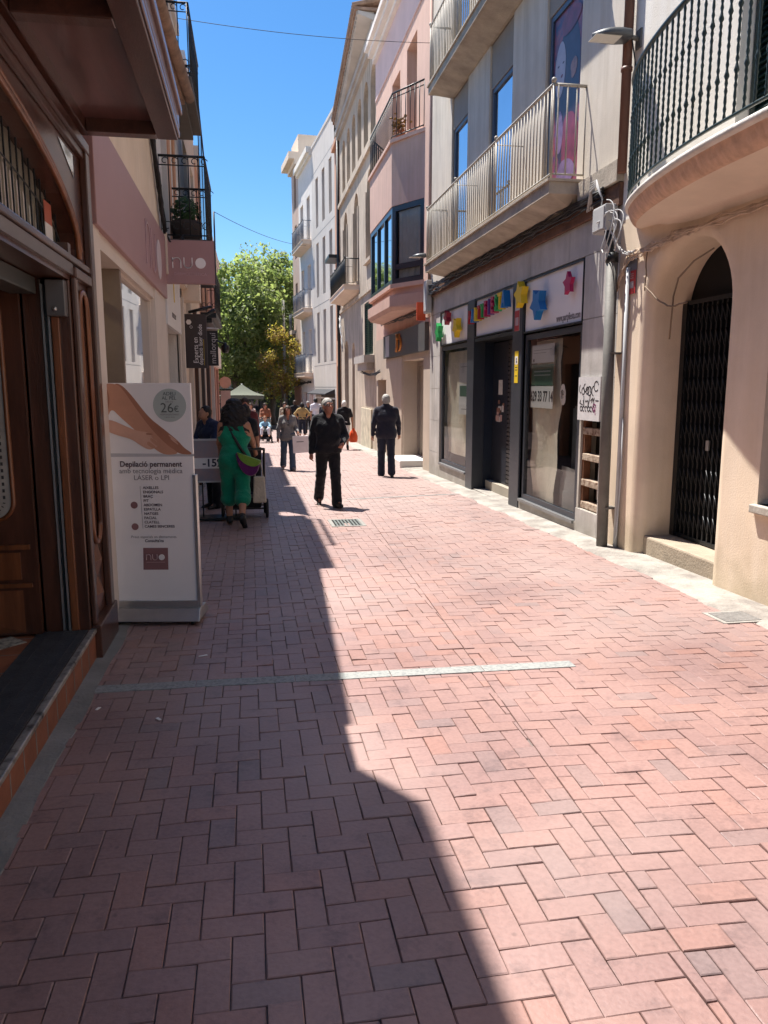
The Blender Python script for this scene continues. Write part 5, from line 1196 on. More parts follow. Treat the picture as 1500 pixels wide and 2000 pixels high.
L4 = leftb('laser_clinic_house', 'pale house with hanging brown signs and a glass balcony screen on the left', 14.45, 18.0, 7.1, M_soffit, .12, None, [(14.6, 15.6, -.7, 2.4), (16.2, 17.6, -.7, 2.5), (14.8, 15.8, 4.0, 6.0), (16.6, 17.5, 4.0, 6.0)])
mb = MB(); FL.box(mb, 13.65, 14.45, -1, 5.9, -7, -.002); mb.build('low_wing', M_soffit, L4)
for a, w_, m_ in ((14.25, .16, M_offwhite), (15.7, .2, M_wood), (16.0, .1, M_offwhite), (17.7, .2, M_brownsign)):
    mb = MB(); FL.box(mb, a, a + w_, -.5, 3.1, 0, .07); mb.build('pilaster', m_, L4)
mb = MB(); FL.box(mb, 14.62, 15.58, -.6, 2.38, -.2, -.16); FL.box(mb, 16.22, 17.58, -.6, 2.48, -.25, -.2); mb.build('door', M_brownsign, L4)
for o in ((14.8, 15.8, 4.0, 6.0), (16.6, 17.5, 4.0, 6.0)): FL.window(L4, *o, -.2, M_navy, M_winglass, .07, 1)
mb = MB(); FL.box(mb, 13.6, 17.6, 3.75, 3.9, -.02, .36); b4_ = mb.build('balcony', M_black, L4)
mb = MB(); mb.hexa([FL.P(13.6, 3.9, .33), FL.P(17.5, 3.9, .33), FL.P(17.5, 3.9, .345), FL.P(13.6, 3.9, .345), FL.P(13.6, 6.3, .33), FL.P(17.5, 4.9, .33), FL.P(17.5, 4.9, .345), FL.P(13.6, 6.3, .345)]); mb.build('glass_screen', glass_mat('blue_screen', (.5, .68, .9), 1.0, .85), b4_)
mb = MB(); mb.tube([FL.P(13.6, 6.3, .34), FL.P(17.5, 4.9, .34)], .018, 6)
for a in (14.4, 15.4, 16.4): mb.tube([FL.P(a, 3.9, .34), FL.P(a, 6.3 - (a - 13.6) * .36, .34)], .014, 6)
mb.build('screen_posts', M_black, b4_)
mb = MB(); FL.box(mb, 12.4, 14.1, 3.18, 3.36, .0, .12); FL.box(mb, 13.0, 13.4, 3.0, 3.4, .02, .3); 
ac_ = T('wall_unit', 'beige awning cassette box on the wall behind the mauve hanging sign', 'awning box', FL.P(13.2, 3.0, .1)); mb.build('box', M_soffit, ac_); mb = MB(); mb.tube([FL.P(13.9, 2.9, .05), FL.P(13.9, 3.0, .45)], .025, 8); mb.tube([FL.P(14.1, 2.7, .02), FL.P(13.9, 2.95, .5)], .03, 8); mb.build('arm', M_black, ac_)
# brown blade signs
e1 = T('blade_sign', 'brown hanging sign with upright white lettering Experts en depilació làser díode', 'sign', (-.87, 13.46, 1.95))
mb = MB(); mb.box(-1.05, -.68, 13.43, 13.49, 1.95, 2.83); mb.build('panel', M_brownsign, e1)
mb = MB(); vert = lambda x0, z0: (lambda u, v, w: (x0 - v, 13.427 - w, z0 + u))
text(mb, 'Experts en', .115, vert(-.865, 2.03), 0, .001, 'LEFT', sx=.85); text(mb, 'depilació làser díode', .098, vert(-.785, 2.0), 0, .001, 'LEFT', sx=.82)
disc(mb, (0, 0), .045, lambda u, v, w: (-.965 + u, 13.427 - w, 2.70 + v), .003, 0, 6); 
strokes(mb, [arc(0, 0, .022, 0, 360, 6)], .005, lambda u, v, w: (-.93 + u, 13.427 - w, 2.62 + v), .003, 0)
strokes(mb, [[(0, 0), (0, .42)]], .005, lambda u, v, w: (-.735 + u, 13.427 - w, 2.0 + v), .003, 1); mb.build('lettering', [M_lettering, M_yellow], e1)
e2 = T('blade_sign', 'dark hanging sign with upright pale lettering mallorquí, behind the brown one', 'sign', (-.66, 14.6, 2.0))
mb = MB(); mb.box(-1.05, -.545, 14.57, 14.63, 2.02, 2.64); mb.build('panel', mat('dark_sign', (.022, .02, .022), .5), e2)
mb = MB(); text(mb, 'mallorquí', .145, (lambda u, v, w: (-.63 - v, 14.567 - w, 2.33 + u)), 0, .001, 'CENTER'); mb.build('lettering', mat('grey_lettering', (.45, .42, .42), .5), e2)
mb = MB(); mb.tube([(-1.05, 14.6, 2.7), (-.52, 14.6, 2.68)], .012, 6); mb.build('bracket', M_steel, e2)
L5 = leftb('orange_trim_house', 'narrow house with orange render and dark shopfront further down on the left', 18.0, 22.5, 6.6, M_orange, .15, None, [(18.3, 19.6, -.8, 2.3), (20.3, 22.0, -.8, 2.3), (18.6, 19.4, 3.4, 5.4), (20.6, 21.4, 3.4, 5.4)])
for a, m_ in ((18.0, M_offwhite), (19.8, M_brownsign), (22.2, M_galv)):
    mb = MB(); FL.box(mb, a, a + .2, -.5, 3.0, 0, .08); mb.build('pilaster', m_, L5)
irons(L5, FL, 18.3, 21.8, .35, 3.3, 4.3, M_black)
for o in ((18.6, 19.4, 3.4, 5.4), (20.6, 21.4, 3.4, 5.4)): FL.window(L5, *o, -.2, M_navy, M_winglass, .07, 1)
mb = MB(); FL.box(mb, 18.32, 19.58, -.7, 2.28, -.25, -.2); FL.box(mb, 20.32, 21.98, -.7, 2.28, -.25, -.2); mb.build('door', M_char, L5)
L6 = leftb('last_left_house', 'brick coloured house, last on the left before the square', 22.5, 27.8, 5.6, M_brick, .15, None, [(23, 25, -.9, 2.2), (25.6, 27.2, -.9, 2.2), (23.4, 24.4, 3.2, 4.9), (26, 26.9, 3.2, 4.9)])
mb = MB(); FL.box(mb, 22.5, 27.8, 2.25, 2.9, 0, .1); mb.build('fascia', M_pale, L6)
mb = MB(); FL.box(mb, 23.02, 24.98, -.8, 2.18, -.25, -.2); FL.box(mb, 25.62, 27.18, -.8, 2.18, -.25, -.2); mb.build('door', M_char, L6)
for o in ((23.4, 24.4, 3.2, 4.9), (26, 26.9, 3.2, 4.9)): FL.window(L6, *o, -.2, M_navy, M_winglass, .07, 1)
bl = T('wall_lantern', 'black wall lantern sticking out from the far left houses', 'street lamp', FL.P(21.9, 2.7, 0))
mb = MB(); mb.tube([FL.P(21.9, 2.78, 0), FL.P(21.9, 2.86, .2), FL.P(21.9, 2.80, .42)], .02, 8); mb.build('arm', M_black, bl); mb = MB(); mb.lathe(FL.P(21.9, 2.55, .42), [(.05, 0), (.10, .03), (.12, .16), (.05, .25), (.02, .28)], 12); mb.build('head', M_black, bl)
rs = T('round_sign', 'round peach sign above a small square one at the end of the left houses', 'sign', FL.P(27.6, 1.2, .4))
mb = MB(); mb.tube([FL.P(27.6, 1.75, .0), FL.P(27.6, 1.75, .1)], .03, 8); mb.tube([FL.P(27.6, 1.05, .0), FL.P(27.6, 1.05, .1)], .03, 8); mb.build('bracket', M_black, rs)
mb = MB(); c = FL.P(27.6, 1.78, .22); mb.prism([(c[0] + .2 * math.cos(t), c[1] - .03, c[2] + .2 * math.sin(t)) for t in np.linspace(0, 2 * math.pi, 25)[:-1]], (0, .06, 0)); mb.build('disc', mat('peach', (.62, .36, .26), .5), rs)
mb = MB(); mb.box(c[0] - .17, c[0] + .17, c[1] - .03, c[1] + .03, .9, 1.5); mb.build('square', mat('peach_grey', (.52, .38, .33), .5), rs)
# ------------------------------------------------------------------ signed-distance figures
def surfnets(f, org, h):
    s = f < 0; nx, ny, nz = f.shape
    c = [(0,0,0),(1,0,0),(0,1,0),(1,1,0),(0,0,1),(1,0,1),(0,1,1),(1,1,1)]
    sl = lambda a, o: a[o[0]:nx-1+o[0], o[1]:ny-1+o[1], o[2]:nz-1+o[2]]
    cnt = sum(sl(s, o).astype(np.int8) for o in c); act = (cnt > 0) & (cnt < 8)
    I = np.argwhere(act); vid = -np.ones(act.shape, np.int64); vid[act] = np.arange(len(I))
    acc = np.zeros((len(I), 3)); n = np.zeros(len(I))
    fv = [f[I[:,0]+o[0], I[:,1]+o[1], I[:,2]+o[2]] for o in c]
    for i in range(8):
        for j in range(i+1, 8):
            d = np.array(c[j]) - np.array(c[i])
            if np.abs(d).sum() != 1: continue
            m = (fv[i] < 0) != (fv[j] < 0); t = np.where(m, fv[i] / (fv[i] - fv[j] + 1e-12), 0)
            acc += np.where(m[:,None], np.array(c[i])[None] + t[:,None] * d[None], 0); n += m
    V = (I + acc / n[:,None]) * h + np.array(org); F = []
    for ax in range(3):
        a = [0,0,0]; a[ax] = 1; u, w = [q for q in range(3) if q != ax]
        s0 = s[:-1] if ax==0 else (s[:,:-1] if ax==1 else s[:,:,:-1]); s1 = s[1:] if ax==0 else (s[:,1:] if ax==1 else s[:,:,1:])
        for e in np.argwhere(s0 != s1):
            if e[u] == 0 or e[w] == 0 or e[u] >= f.shape[u]-1 or e[w] >= f.shape[w]-1: continue
            q = []
            for du, dw in ((-1,-1),(0,-1),(0,0),(-1,0)):
                k = e.copy(); k[u] += du; k[w] += dw; q.append(vid[tuple(k)])
            if min(q) < 0: continue
            flip = bool(s[tuple(e)]); 
            if ax == 1: flip = not flip
            F.append(q if flip else q[::-1])
    return V, F

class SDF:
    def __init__(s, lo, hi, h):
        s.h = h; s.lo = np.array(lo, float); n = np.ceil((np.array(hi) - s.lo) / h).astype(int) + 1
        s.f = np.full(n, 1.0); s.ax = [s.lo[i] + h * np.arange(n[i]) for i in range(3)]
    def _sub(s, lo, hi):
        i0 = [max(0, int((lo[k] - s.lo[k]) / s.h)) for k in range(3)]; i1 = [min(s.f.shape[k], int((hi[k] - s.lo[k]) / s.h) + 2) for k in range(3)]
        if any(i1[k] <= i0[k] for k in range(3)): return None
        sl = tuple(slice(i0[k], i1[k]) for k in range(3))
        P = np.stack(np.meshgrid(*[s.ax[k][sl[k]] for k in range(3)], indexing='ij'), -1); return sl, P
    def _mix(s, sl, d, k):
        a = s.f[sl]
        if k > 0:
            h = np.clip(.5 + .5 * (a - d) / k, 0, 1); s.f[sl] = a * (1 - h) + d * h - k * h * (1 - h)
        else: s.f[sl] = np.minimum(a, d)
    def cap(s, a, b, r1, r2=None, k=.03, sq=None, cut=False):
        r2 = r1 if r2 is None else r2; a = np.array(a, float); b = np.array(b, float); m = max(r1, r2) * (max(sq) if sq else 1) + .07
        q = s._sub(np.minimum(a, b) - m, np.maximum(a, b) + m)
        if q is None: return s
        sl, P = q; ab = b - a; t = np.clip(((P - a) @ ab) / max(1e-9, ab @ ab), 0, 1)
        v = P - (a + t[..., None] * ab)
        if sq: v = v / np.array(sq)
        d = np.linalg.norm(v, axis=-1) - (r1 + (r2 - r1) * t)
        if sq: d = d * min(sq)
        if cut: s.f[sl] = np.maximum(s.f[sl], -d)
        else: s._mix(sl, d, k)
        return s
    def ell(s, c, r, k=.03, rot=None, cut=False):
        c = np.array(c, float); r = np.array(r, float); m = r.max() + .07
        q = s._sub(c - m, c + m)
        if q is None: return s
        sl, P = q; v = P - c
        if rot is not None: v = v @ np.array(rot)
        kk = np.linalg.norm(v / r, axis=-1); d = (kk - 1) * r.min()
        if cut: s.f[sl] = np.maximum(s.f[sl], -d)
        else: s._mix(sl, d, k)
        return s
    def plane(s, p, n):      # keep the side n points away from
        P = np.stack(np.meshgrid(*s.ax, indexing='ij'), -1); s.f = np.maximum(s.f, (P - np.array(p)) @ np.array(n)); return s
    def ripple(s, amp, fr, seed=0):
        X, Y, Z = np.meshgrid(*s.ax, indexing='ij')
        s.f = s.f + amp * (np.sin(fr * (Z * 1.0 + .6 * X) + 3 * np.sin(fr * .37 * Y + seed)) * np.sin(fr * .53 * (X - Y) + seed * 1.7 + 2 * np.sin(fr * .3 * Z))); return s
    def mesh(s, name, m, parent, heading, label=None):
        s.f[0] = s.f[-1] = 1; s.f[:, 0] = s.f[:, -1] = 1; s.f[:, :, 0] = s.f[:, :, -1] = 1
        V, F = surfnets(s.f, s.lo, s.h)
        if not len(F): return None
        c, si = math.cos(heading), math.sin(heading)
        V = np.stack([c * V[:, 0] - si * V[:, 1], si * V[:, 0] + c * V[:, 1], V[:, 2]], 1)
        me = bpy.data.meshes.new(name); me.from_pydata(V.tolist(), [], F); me.materials.append(m)
        me.polygons.foreach_set('use_smooth', [True] * len(me.polygons)); me.update()
        o = bpy.data.objects.new(name, me); COL.objects.link(o); o.parent = parent
        if label: o['label'] = label
        return o

SKIN = mat('skin_light', (.46, .25, .17), .5, .08, 20); SKIN_T = mat('skin_tan', (.36, .18, .11), .5, .08, 20); SKIN_R = mat('skin_ruddy', (.40, .17, .11), .5, .10, 20)
H_BLACK = mat('hair_black', (.008, .007, .008), .55, .5, 40, .6, 60, stretch=(1, 1, .2)); H_GREY = mat('hair_grey', (.36, .34, .31), .6, .25, 40, .5, 60, stretch=(1, 1, .25)); H_BROWN = mat('hair_brown', (.05, .028, .018), .55, .4, 40, .6, 60, stretch=(1, 1, .2)); H_WHITE = mat('hair_white', (.66, .64, .60), .6, .2, 40, .5, 60)
def cloth(n, c, v=.15): return mat('cloth_' + n, c, .88, v, 5, .6, 28, spec=.15, sheen=.2)

def rx(v, a): c, s = math.cos(a), math.sin(a); return np.array([v[0], c * v[1] - s * v[2], s * v[1] + c * v[2]])
def person(name_label, xy, heading, h=.014, H=1.70, build=1.0, hip=(18, -14), knee=(6, 22), arm=((-12, 8, 12), (14, 8, 14)), lean=2, head_turn=0, head_nod=0,
           skin=SKIN, hair=H_BLACK, hair_kind='short', top=None, top_len=.80, sleeve='long', bottom=None, legs='long', shoe=None, female=False, group=None, glasses=False, jumpsuit=None, seated=False, zbase=None, open_jacket=None, collar=None):
    """arm = (swing, out, elbow) degrees for left and right; forward is +Y before the heading turn"""
    s = H / 1.72; gx, gy = xy; zb = G(gy) if zbase is None else zbase
    t = T('person', name_label, 'person', (gx, gy, zb), group)
    sh = (.165 if female else .186) * s * (.5 + .5 * build); hp = .09 * s * (1.05 if female else 1)
    L_th, L_sh = .43 * s, .42 * s
    J = {}
    pel = np.array([0, 0, .93 * s])
    for i, sd in ((0, -1), (1, 1)):
        a = R(hip[i]); k = R(knee[i]); hj = pel + np.array([sd * hp, 0, -.02 * s])
        kn = hj + L_th * np.array([sd * .02, math.sin(a), -math.cos(a)]); an = kn + L_sh * np.array([0, math.sin(a - k), -math.cos(a - k)])
        fp = a - k; ft = an + np.array([sd * .02, .15 * s * math.cos(fp * .8), .15 * s * math.sin(fp * .8) - .045 * s]); J[i] = (hj, kn, an, ft)
    low = min(min(J[i][2][2] - .075 * s, J[i][3][2] - .028 * s) for i in (0, 1))
    dz = np.array([0, 0, -low]); pel = pel + dz
    J = {i: tuple(p + dz for p in J[i]) for i in J}
    ln = R(-lean); up = lambda x, y, z: pel + rx(np.array([x, y, z]) * s, ln)
    waist = up(0, 0, .14); chest = up(0, .005, .33); neck = up(0, .0, .53); hc = up(0, .035, .66)
    A = {}
    for i, sd in ((0, -1), (1, 1)):
        sw, ou, el = [R(q) for q in arm[i][:3]]; inw = R(arm[i][3]) if len(arm[i]) > 3 else 0
        sj = up(sd * sh / s * .98, -.01, .458)
        d1 = np.array([sd * math.sin(ou), math.sin(sw) * math.cos(ou), -math.cos(sw) * math.cos(ou)]); ej = sj + d1 * .285 * s
        a2 = sw + el; d2 = np.array([-sd * math.sin(inw) + sd * math.sin(ou) * .3, math.sin(a2), -math.cos(a2)]); d2 /= np.linalg.norm(d2); wj = ej + d2 * .25 * s
        A[i] = (sj, ej, wj, d2)
    allp = np.array([p for q in J.values() for p in q] + [p for q in A.values() for p in q[:3]] + [hc + [0, 0, .16]]); lo = allp.min(0) - .2 * s - .05; hi = allp.max(0) + .2 * s + .05; lo[2] = -.03
    hi[2] = hc[2] + .2
    lo[:2] = np.minimum(lo[:2], -.3); hi[:2] = np.maximum(hi[:2], .3)
    b = build
    def torso(S, e, k=.05):
        S.cap(pel + [-hp * .75, 0, 0], pel + [hp * .75, 0, 0], .118 * s * b + e, None, k, (1, .95, 1))
        if female:
            S.cap(pel + [-hp * .6, -.04 * s, -.03 * s], pel + [hp * .6, -.04 * s, -.03 * s], .10 * s * b + e, None, k)
        S.cap(waist + [-.05 * s, 0, 0], waist + [.05 * s, 0, 0], (.098 if female else .112) * s * b + e, None, k, (1, .95, 1))
        S.cap(chest + [-sh * .52, 0, 0], chest + [sh * .52, 0, 0], .115 * s * b + e, None, k, (1, 1, 1))
        S.cap(pel, chest, .10 * s * b + e, None, k)
        if not female and b > 1.02: S.ell(up(0, .07, .18), np.array([.15, .10, .17]) * s * b + e, .05)
        if female: 
            for sd in (-1, 1): S.ell(up(sd * .08, .095, .32), np.array([.065, .055, .06]) * s + e, .03)
        S.cap(up(-sh / s * .78, -.01, .45), up(sh / s * .78, -.01, .45), .060 * s + e, None, k); S.cap(up(0, -.01, .42), up(0, .0, .54), .075 * s + e, .056 * s + e * .6, .04)
        for sd in (-1, 1): S.cap(up(sd * sh / s * .8, -.015, .465), up(sd * .03, -.01, .525), .045 * s + e, .05 * s + e * .6, .05)
    def legs_(S, e, flare=0.0, upto=1.0):
        for i in (0, 1):
            hj, kn, an, ft = J[i]; S.cap(hj, kn, .088 * s * (.6 + .4 * b) + e, .058 * s + e, .03); e2 = kn + (an - kn) * upto
            S.cap(kn, e2, .058 * s + e, (.058 + (.040 - .058) * upto) * s + e + flare, .03)
            if upto >= .9 and flare == 0: S.cap(kn + (an - kn) * .12, kn + (an - kn) * .45 + [0, -.015 * s, 0], .05 * s + e, .048 * s + e, .03)
    def arms_(S, e, frac=2.0):
        for i in (0, 1):
            sj, ej, wj, d2 = A[i]
            if frac >= 1:
                S.cap(sj, ej, .053 * s * (.7 + .3 * b) + e, .042 * s + e, .025); w2 = ej + (wj - ej) * min(1, frac - 1); S.cap(ej, w2, .042 * s + e, (.042 - .014 * min(1, frac - 1)) * s + e, .02)
            elif frac > 0: S.cap(sj, sj + (ej - sj) * frac, .053 * s * (.7 + .3 * b) + e, .047 * s + e, .025)
    cy, sy = math.cos(R(head_turn)), math.sin(R(head_turn)); RZ = np.array([[cy, -sy, 0], [sy, cy, 0], [0, 0, 1]]); nn = R(head_nod); RX = np.array([[1, 0, 0], [0, math.cos(nn), math.sin(nn)], [0, -math.sin(nn), math.cos(nn)]])
    RT = RZ @ RX; hp_ = lambda x, y, z: hc + RT @ (np.array([x, y, z]) * s)
    # one continuous body
    S = SDF(lo, hi, h); torso(S, 0); legs_(S, 0); arms_(S, 0)
    S.cap(neck - [0, 0, .03], hc - [0, .01 * s, .05 * s], .055 * s, .052 * s, .03)
    S.ell(hp_(0, -.01, .025), np.array([.076, .096, .098]) * s, .02, RT); S.ell(hp_(0, .025, -.045), np.array([.058, .068, .075]) * s, .03, RT); S.ell(hp_(0, .062, -.092), np.array([.028, .026, .024]) * s, .02)
    if h < .012:
        S.cap(hp_(0, .088, .018), hp_(0, .112, -.022), .010 * s, .015 * s, .012)
        for sd in (-1, 1): S.ell(hp_(sd * .032, .092, .022), np.array([.016, .012, .012]) * s, 0, None, True); S.cap(hp_(sd * .016, .088, .040), hp_(sd * .05, .075, .040), .009 * s, None, .012); S.ell(hp_(sd * .078, -.005, .0), np.array([.012, .024, .034]) * s, .01, RT); S.ell(hp_(sd * .036, .07, -.02), np.array([.022, .02, .018]) * s, .015)
        S.cap(hp_(-.020, .086, -.056), hp_(.020, .086, -.056), .009 * s, None, .006); S.cap(hp_(-.02, .098, -.0565), hp_(.02, .098, -.0565), .0025 * s, None, 0, None, True)
    else:
        S.cap(hp_(0, .088, .018), hp_(0, .108, -.022), .012 * s, .016 * s, .015)
        for sd in (-1, 1): S.ell(hp_(sd * .078, -.005, .0), np.array([.014, .024, .034]) * s, .01)
    for i, sd in ((0, -1), (1, 1)):
        sj, ej, wj, d2 = A[i]; side = np.array([sd * .0, 1.0, 0.0]); f_ = side - d2 * (side @ d2); 
        if np.linalg.norm(f_) < .2: f_ = np.array([0, 0, 1.0]) - d2 * d2[2]
        f_ /= np.linalg.norm(f_); pn = np.cross(d2, f_); inn = pn if pn[0] * sd < 0 else -pn
        pc = wj + d2 * .055 * s; S.cap(wj, wj + d2 * .08 * s, .026 * s, .034 * s, .015, None); S.cap(pc + f_ * .018 * s, pc - f_ * .018 * s, .026 * s, None, .015)
        for q, (o_, ln_) in enumerate(((.030, .062), (.011, .070), (-.009, .066), (-.028, .052))):
            p0 = wj + d2 * .085 * s + f_ * o_ * s; p1 = p0 + (d2 * .8 + inn * .35) * ln_ * .55 * s; p2 = p1 + (d2 * .5 + inn * .75) * ln_ * .5 * s; rr_ = max(.0085 * s, h * .75)
            S.cap(p0, p1, rr_, rr_ * .95, .004); S.cap(p1, p2, rr_ * .95, rr_ * .8, .004)
        p0 = wj + d2 * .03 * s + f_ * .03 * s; p1 = p0 + (d2 * .6 + f_ * .6 + inn * .2) * .045 * s; p2 = p1 + (d2 * .9 + f_ * .1 + inn * .3) * .03 * s; S.cap(p0, p1, max(.011 * s, h * .8), None, .01); S.cap(p1, p2, max(.010 * s, h * .75), max(.008 * s, h * .7), .004)
        hj, kn, an, ft = J[i]; S.cap(an, ft, .038 * s, .03 * s, .02)
    S.mesh('body', skin, t, heading)
    zc = lambda S_, z, keep_above=True: S_.plane((0, 0, z), (0, 0, -1 if keep_above else 1))
    if shoe is not None:
        for i in (0, 1):
            S = SDF(lo, hi, max(h, .010))
            hj, kn, an, ft = J[i]; d = ft - an; d = d / np.linalg.norm(d); upv = np.cross(np.array([1, 0, 0]), d)
            S.cap(an - d * .03 * s - upv * .02 * s, an + d * .07 * s - upv * .01 * s, .045 * s, .042 * s, .02); S.cap(an + d * .05 * s - upv * .012 * s, ft + d * .055 * s - upv * .006 * s, .044 * s, .034 * s, .02); S.cap(an, an + (kn - an) * .10, .045 * s, None, .02)
            S.f = np.maximum(S.f, -(np.meshgrid(*S.ax, indexing='ij')[2] - .002)); S.mesh('shoe', shoe, t, heading)
    if jumpsuit is not None:
        S = SDF(lo, hi, h); torso(S, .018, .06); legs_(S, .036, .022, legs if not isinstance(legs, str) else 1); S.ripple(.006, 30, 2)
        S.cap(pel, pel - [0, 0, .12 * s], .13 * s, .12 * s, .06)
        cutz = min(J[0][2][2], J[1][2][2])
        for sd in (-1, 1): S.ell(up(sd * (sh / s + .03), 0, .47), np.array([.085, .2, .17]) * s, 0, None, True)
        zc(S, chest[2] + .13 * s, False)
        for sd in (-1, 1): S.cap(up(sd * .075, -.10, .40), up(sd * .085, -.05, .535), .026 * s, None, .02); S.cap(up(sd * .085, -.05, .535), up(sd * .075, .09, .42), .026 * s, None, .02)
        for i in (0, 1):
            hj, kn, an, ft = J[i]; d = (an - kn) / np.linalg.norm(an - kn); e = kn + (an - kn) * legs
            S2 = None
        S.mesh('jumpsuit', jumpsuit, t, heading)
    if bottom is not None:
        S = SDF(lo, hi, h)
        S.cap(pel + [-hp * .75, 0, .02], pel + [hp * .75, 0, .02], .124 * s * b + .008, None, .05, (1, .95, 1)); S.cap(pel, waist - [0, 0, .05 * s], .11 * s * b + .008, None, .05)
        if female: S.cap(pel + [-hp * .6, -.04 * s, -.03 * s], pel + [hp * .6, -.04 * s, -.03 * s], .104 * s * b + .008, None, .05)
        if legs == 'long': legs_(S, .021, .022, 1.06)
        elif legs == 'short': legs_(S, .022, .0, .02)
        else: legs_(S, .014, .012, legs)
        S.ripple(.0035, 42, 1)
        if legs == 'short': pass
        zc(S, waist[2] + .0, False); S.mesh('trousers' if legs != 'short' else 'shorts', bottom, t, heading)
    if top is not None:
        S = SDF(lo, hi, h); torso(S, .013, .06)
        if top_len < .9: S.cap(pel + [-hp * .75, 0, -.05 * s], pel + [hp * .75, 0, -.05 * s], .120 * s * b + .016, None, .05, (1, 1, 1))
        zc(S, top_len * s + (pel[2] - .93 * s))
        arms_(S, .014, 1.97 if sleeve == 'long' else (.75 if sleeve == 'short' else (1.4 if sleeve == 'mid' else 0)))
        if sleeve is None:
            for sd in (-1, 1): S.ell(up(sd * (sh / s + .02), 0, .46), np.array([.06, .2, .12]) * s, 0, None, True)
        S.ripple(.004, 36, 3)
        if collar is not None or sleeve: S.cap(neck + [0, 0, -.02 * s], neck + [0, .0, .03 * s], .070 * s, .068 * s, .02)
        if collar: S.cap(neck + [0, 0, .0], neck + [0, 0, .05 * s], .072 * s, .068 * s, .01)
        S.cap(neck + [0, .03 * s, .03 * s], up(0, .14, .44 if not open_jacket else .28), .045 * s, .012 * s, 0, None, True); S.cap(neck + [0, .01, .02], neck + [0, .01, .12], .058 * s, None, 0, None, True)
        S.mesh('top', top, t, heading)
        if open_jacket is not None:
            S = SDF(lo, hi, h); torso(S, .008, .06); zc(S, .95 * s); zc(S, chest[2] + .09 * s, False); S.mesh('vest', open_jacket, t, heading)
    if hair is not None:
        S = SDF(lo, hi, min(h, .012)); S.ell(hp_(0, -.02, .040), np.array([.088, .106, .104]) * s, .02, RT)
        if hair_kind == 'short': S.ell(hp_(0, -.06, -.02), np.array([.075, .06, .07]) * s, .03, RT)
        elif hair_kind == 'bob':
            for sd in (-1, 1): S.cap(hp_(sd * .07, -.01, .03), hp_(sd * .085, .0, -.085), .035 * s, .03 * s, .03)
            S.cap(hp_(0, -.06, .02), hp_(0, -.07, -.09), .07 * s, .06 * s, .04)
        elif hair_kind == 'afro':
            S.cap(hp_(0, -.03, .06), hp_(0, -.06, -.05), .108 * s, .132 * s, .05, (1.05, .9, 1)); S.cap(hp_(0, -.07, -.05), hp_(0, -.10, -.32), .132 * s, .15 * s, .05, (1.1, .7, 1))
            for sd in (-1, 1): S.cap(hp_(sd * .08, -.03, -.02), hp_(sd * .13, -.08, -.28), .07 * s, .075 * s, .05, (1, .8, 1))
        elif hair_kind == 'long':
            S.cap(hp_(0, -.06, .02), hp_(0, -.08, -.22), .085 * s, .065 * s, .04)
            for sd in (-1, 1): S.cap(hp_(sd * .07, -.01, .03), hp_(sd * .08, -.02, -.2), .035 * s, .03 * s, .03)
        if hair_kind in ('afro', 'long'): S.ripple(.010, 60, 1); S.ripple(.006, 140, 4)
        else: S.ripple(.003, 90, 2)
        S.ell(hp_(0, .115, -.03), np.array([.066, .09, .095]) * s, 0, RT, True)
        S.mesh('hair', hair, t, heading)
    if h < .012:
        q = lambda v: (lambda w: (gx + math.cos(heading) * w[0] - math.sin(heading) * w[1], gy + math.sin(heading) * w[0] + math.cos(heading) * w[1], zb + w[2]))(v)
        mb = MB()
        for sd in (-1, 1): mb.ell(q(hp_(sd * .032, .078, .022)), .0115 * s, 0, 10, 8); mb.ell(q(hp_(sd * .032, .0875, .022)), .0055 * s, 1, 8, 6)
        mb.build('eyes', [mat('eye_white', (.6, .58, .55), .2), M_ink], t)
        if glasses:
            mb = MB()
            for sd in (-1, 1):
                mb.tube([q(hp_(sd * .034 + .026 * math.cos(u_), .106 - .012 * abs(math.cos(u_)), .020 + .019 * math.sin(u_))) for u_ in np.linspace(0, 2 * math.pi, 15)[:-1]], .0028, 6, closed=True); mb.tube([q(hp_(sd * .060, .095, .024)), q(hp_(sd * .083, .01, .024))], .0025, 6)
            mb.tube([q(hp_(-.008, .108, .024)), q(hp_(.008, .108, .024))], .0025, 6); mb.build('glasses', M_black, t)
    t['_wr'] = [list(map(float, A[i][2] + A[i][3] * .09)) for i in (0, 1)]
    def W(v): return (gx + math.cos(heading) * v[0] - math.sin(heading) * v[1], gy + math.sin(heading) * v[0] + math.cos(heading) * v[1], zb + v[2])
    hands = [W(A[i][2] + A[i][3] * .095 * s) for i in (0, 1)]; del t['_wr']
    return t, hands, W, dict(up=up, pel=pel, J=J, A=A, hc=hc, s=s, chest=chest)

PI = math.pi
BLK = cloth('black', (.013, .013, .016)); NAVY = cloth('navy', (.022, .022, .034)); JEAN = cloth('dark_jeans', (.018, .022, .038)); DEN = cloth('blue_jeans', (.07, .10, .15)); GRN = cloth('green', (.004, .17, .095)); GREYC = cloth('grey_knit', (.20, .195, .19)); SHOE = mat('shoe_black', (.012, .012, .012), .4, .2, 8); SHOEG = mat('shoe_grey', (.22, .22, .22), .6, .2, 8)
# man in black
man, hm, Wm, dm = person('grey haired man in black shirt and trousers walking towards the camera, hand in pocket', (1.19, 12.1), PI + .10, .0095, 1.70, 1.10, hip=(15, -13), knee=(4, 16), arm=((16, 16, 46, 30), (-6, 12, 10)), lean=2, head_turn=14, head_nod=-8, skin=SKIN_R, hair=H_GREY, top=BLK, top_len=.86, bottom=BLK, shoe=SHOE, glasses=True, collar=True)
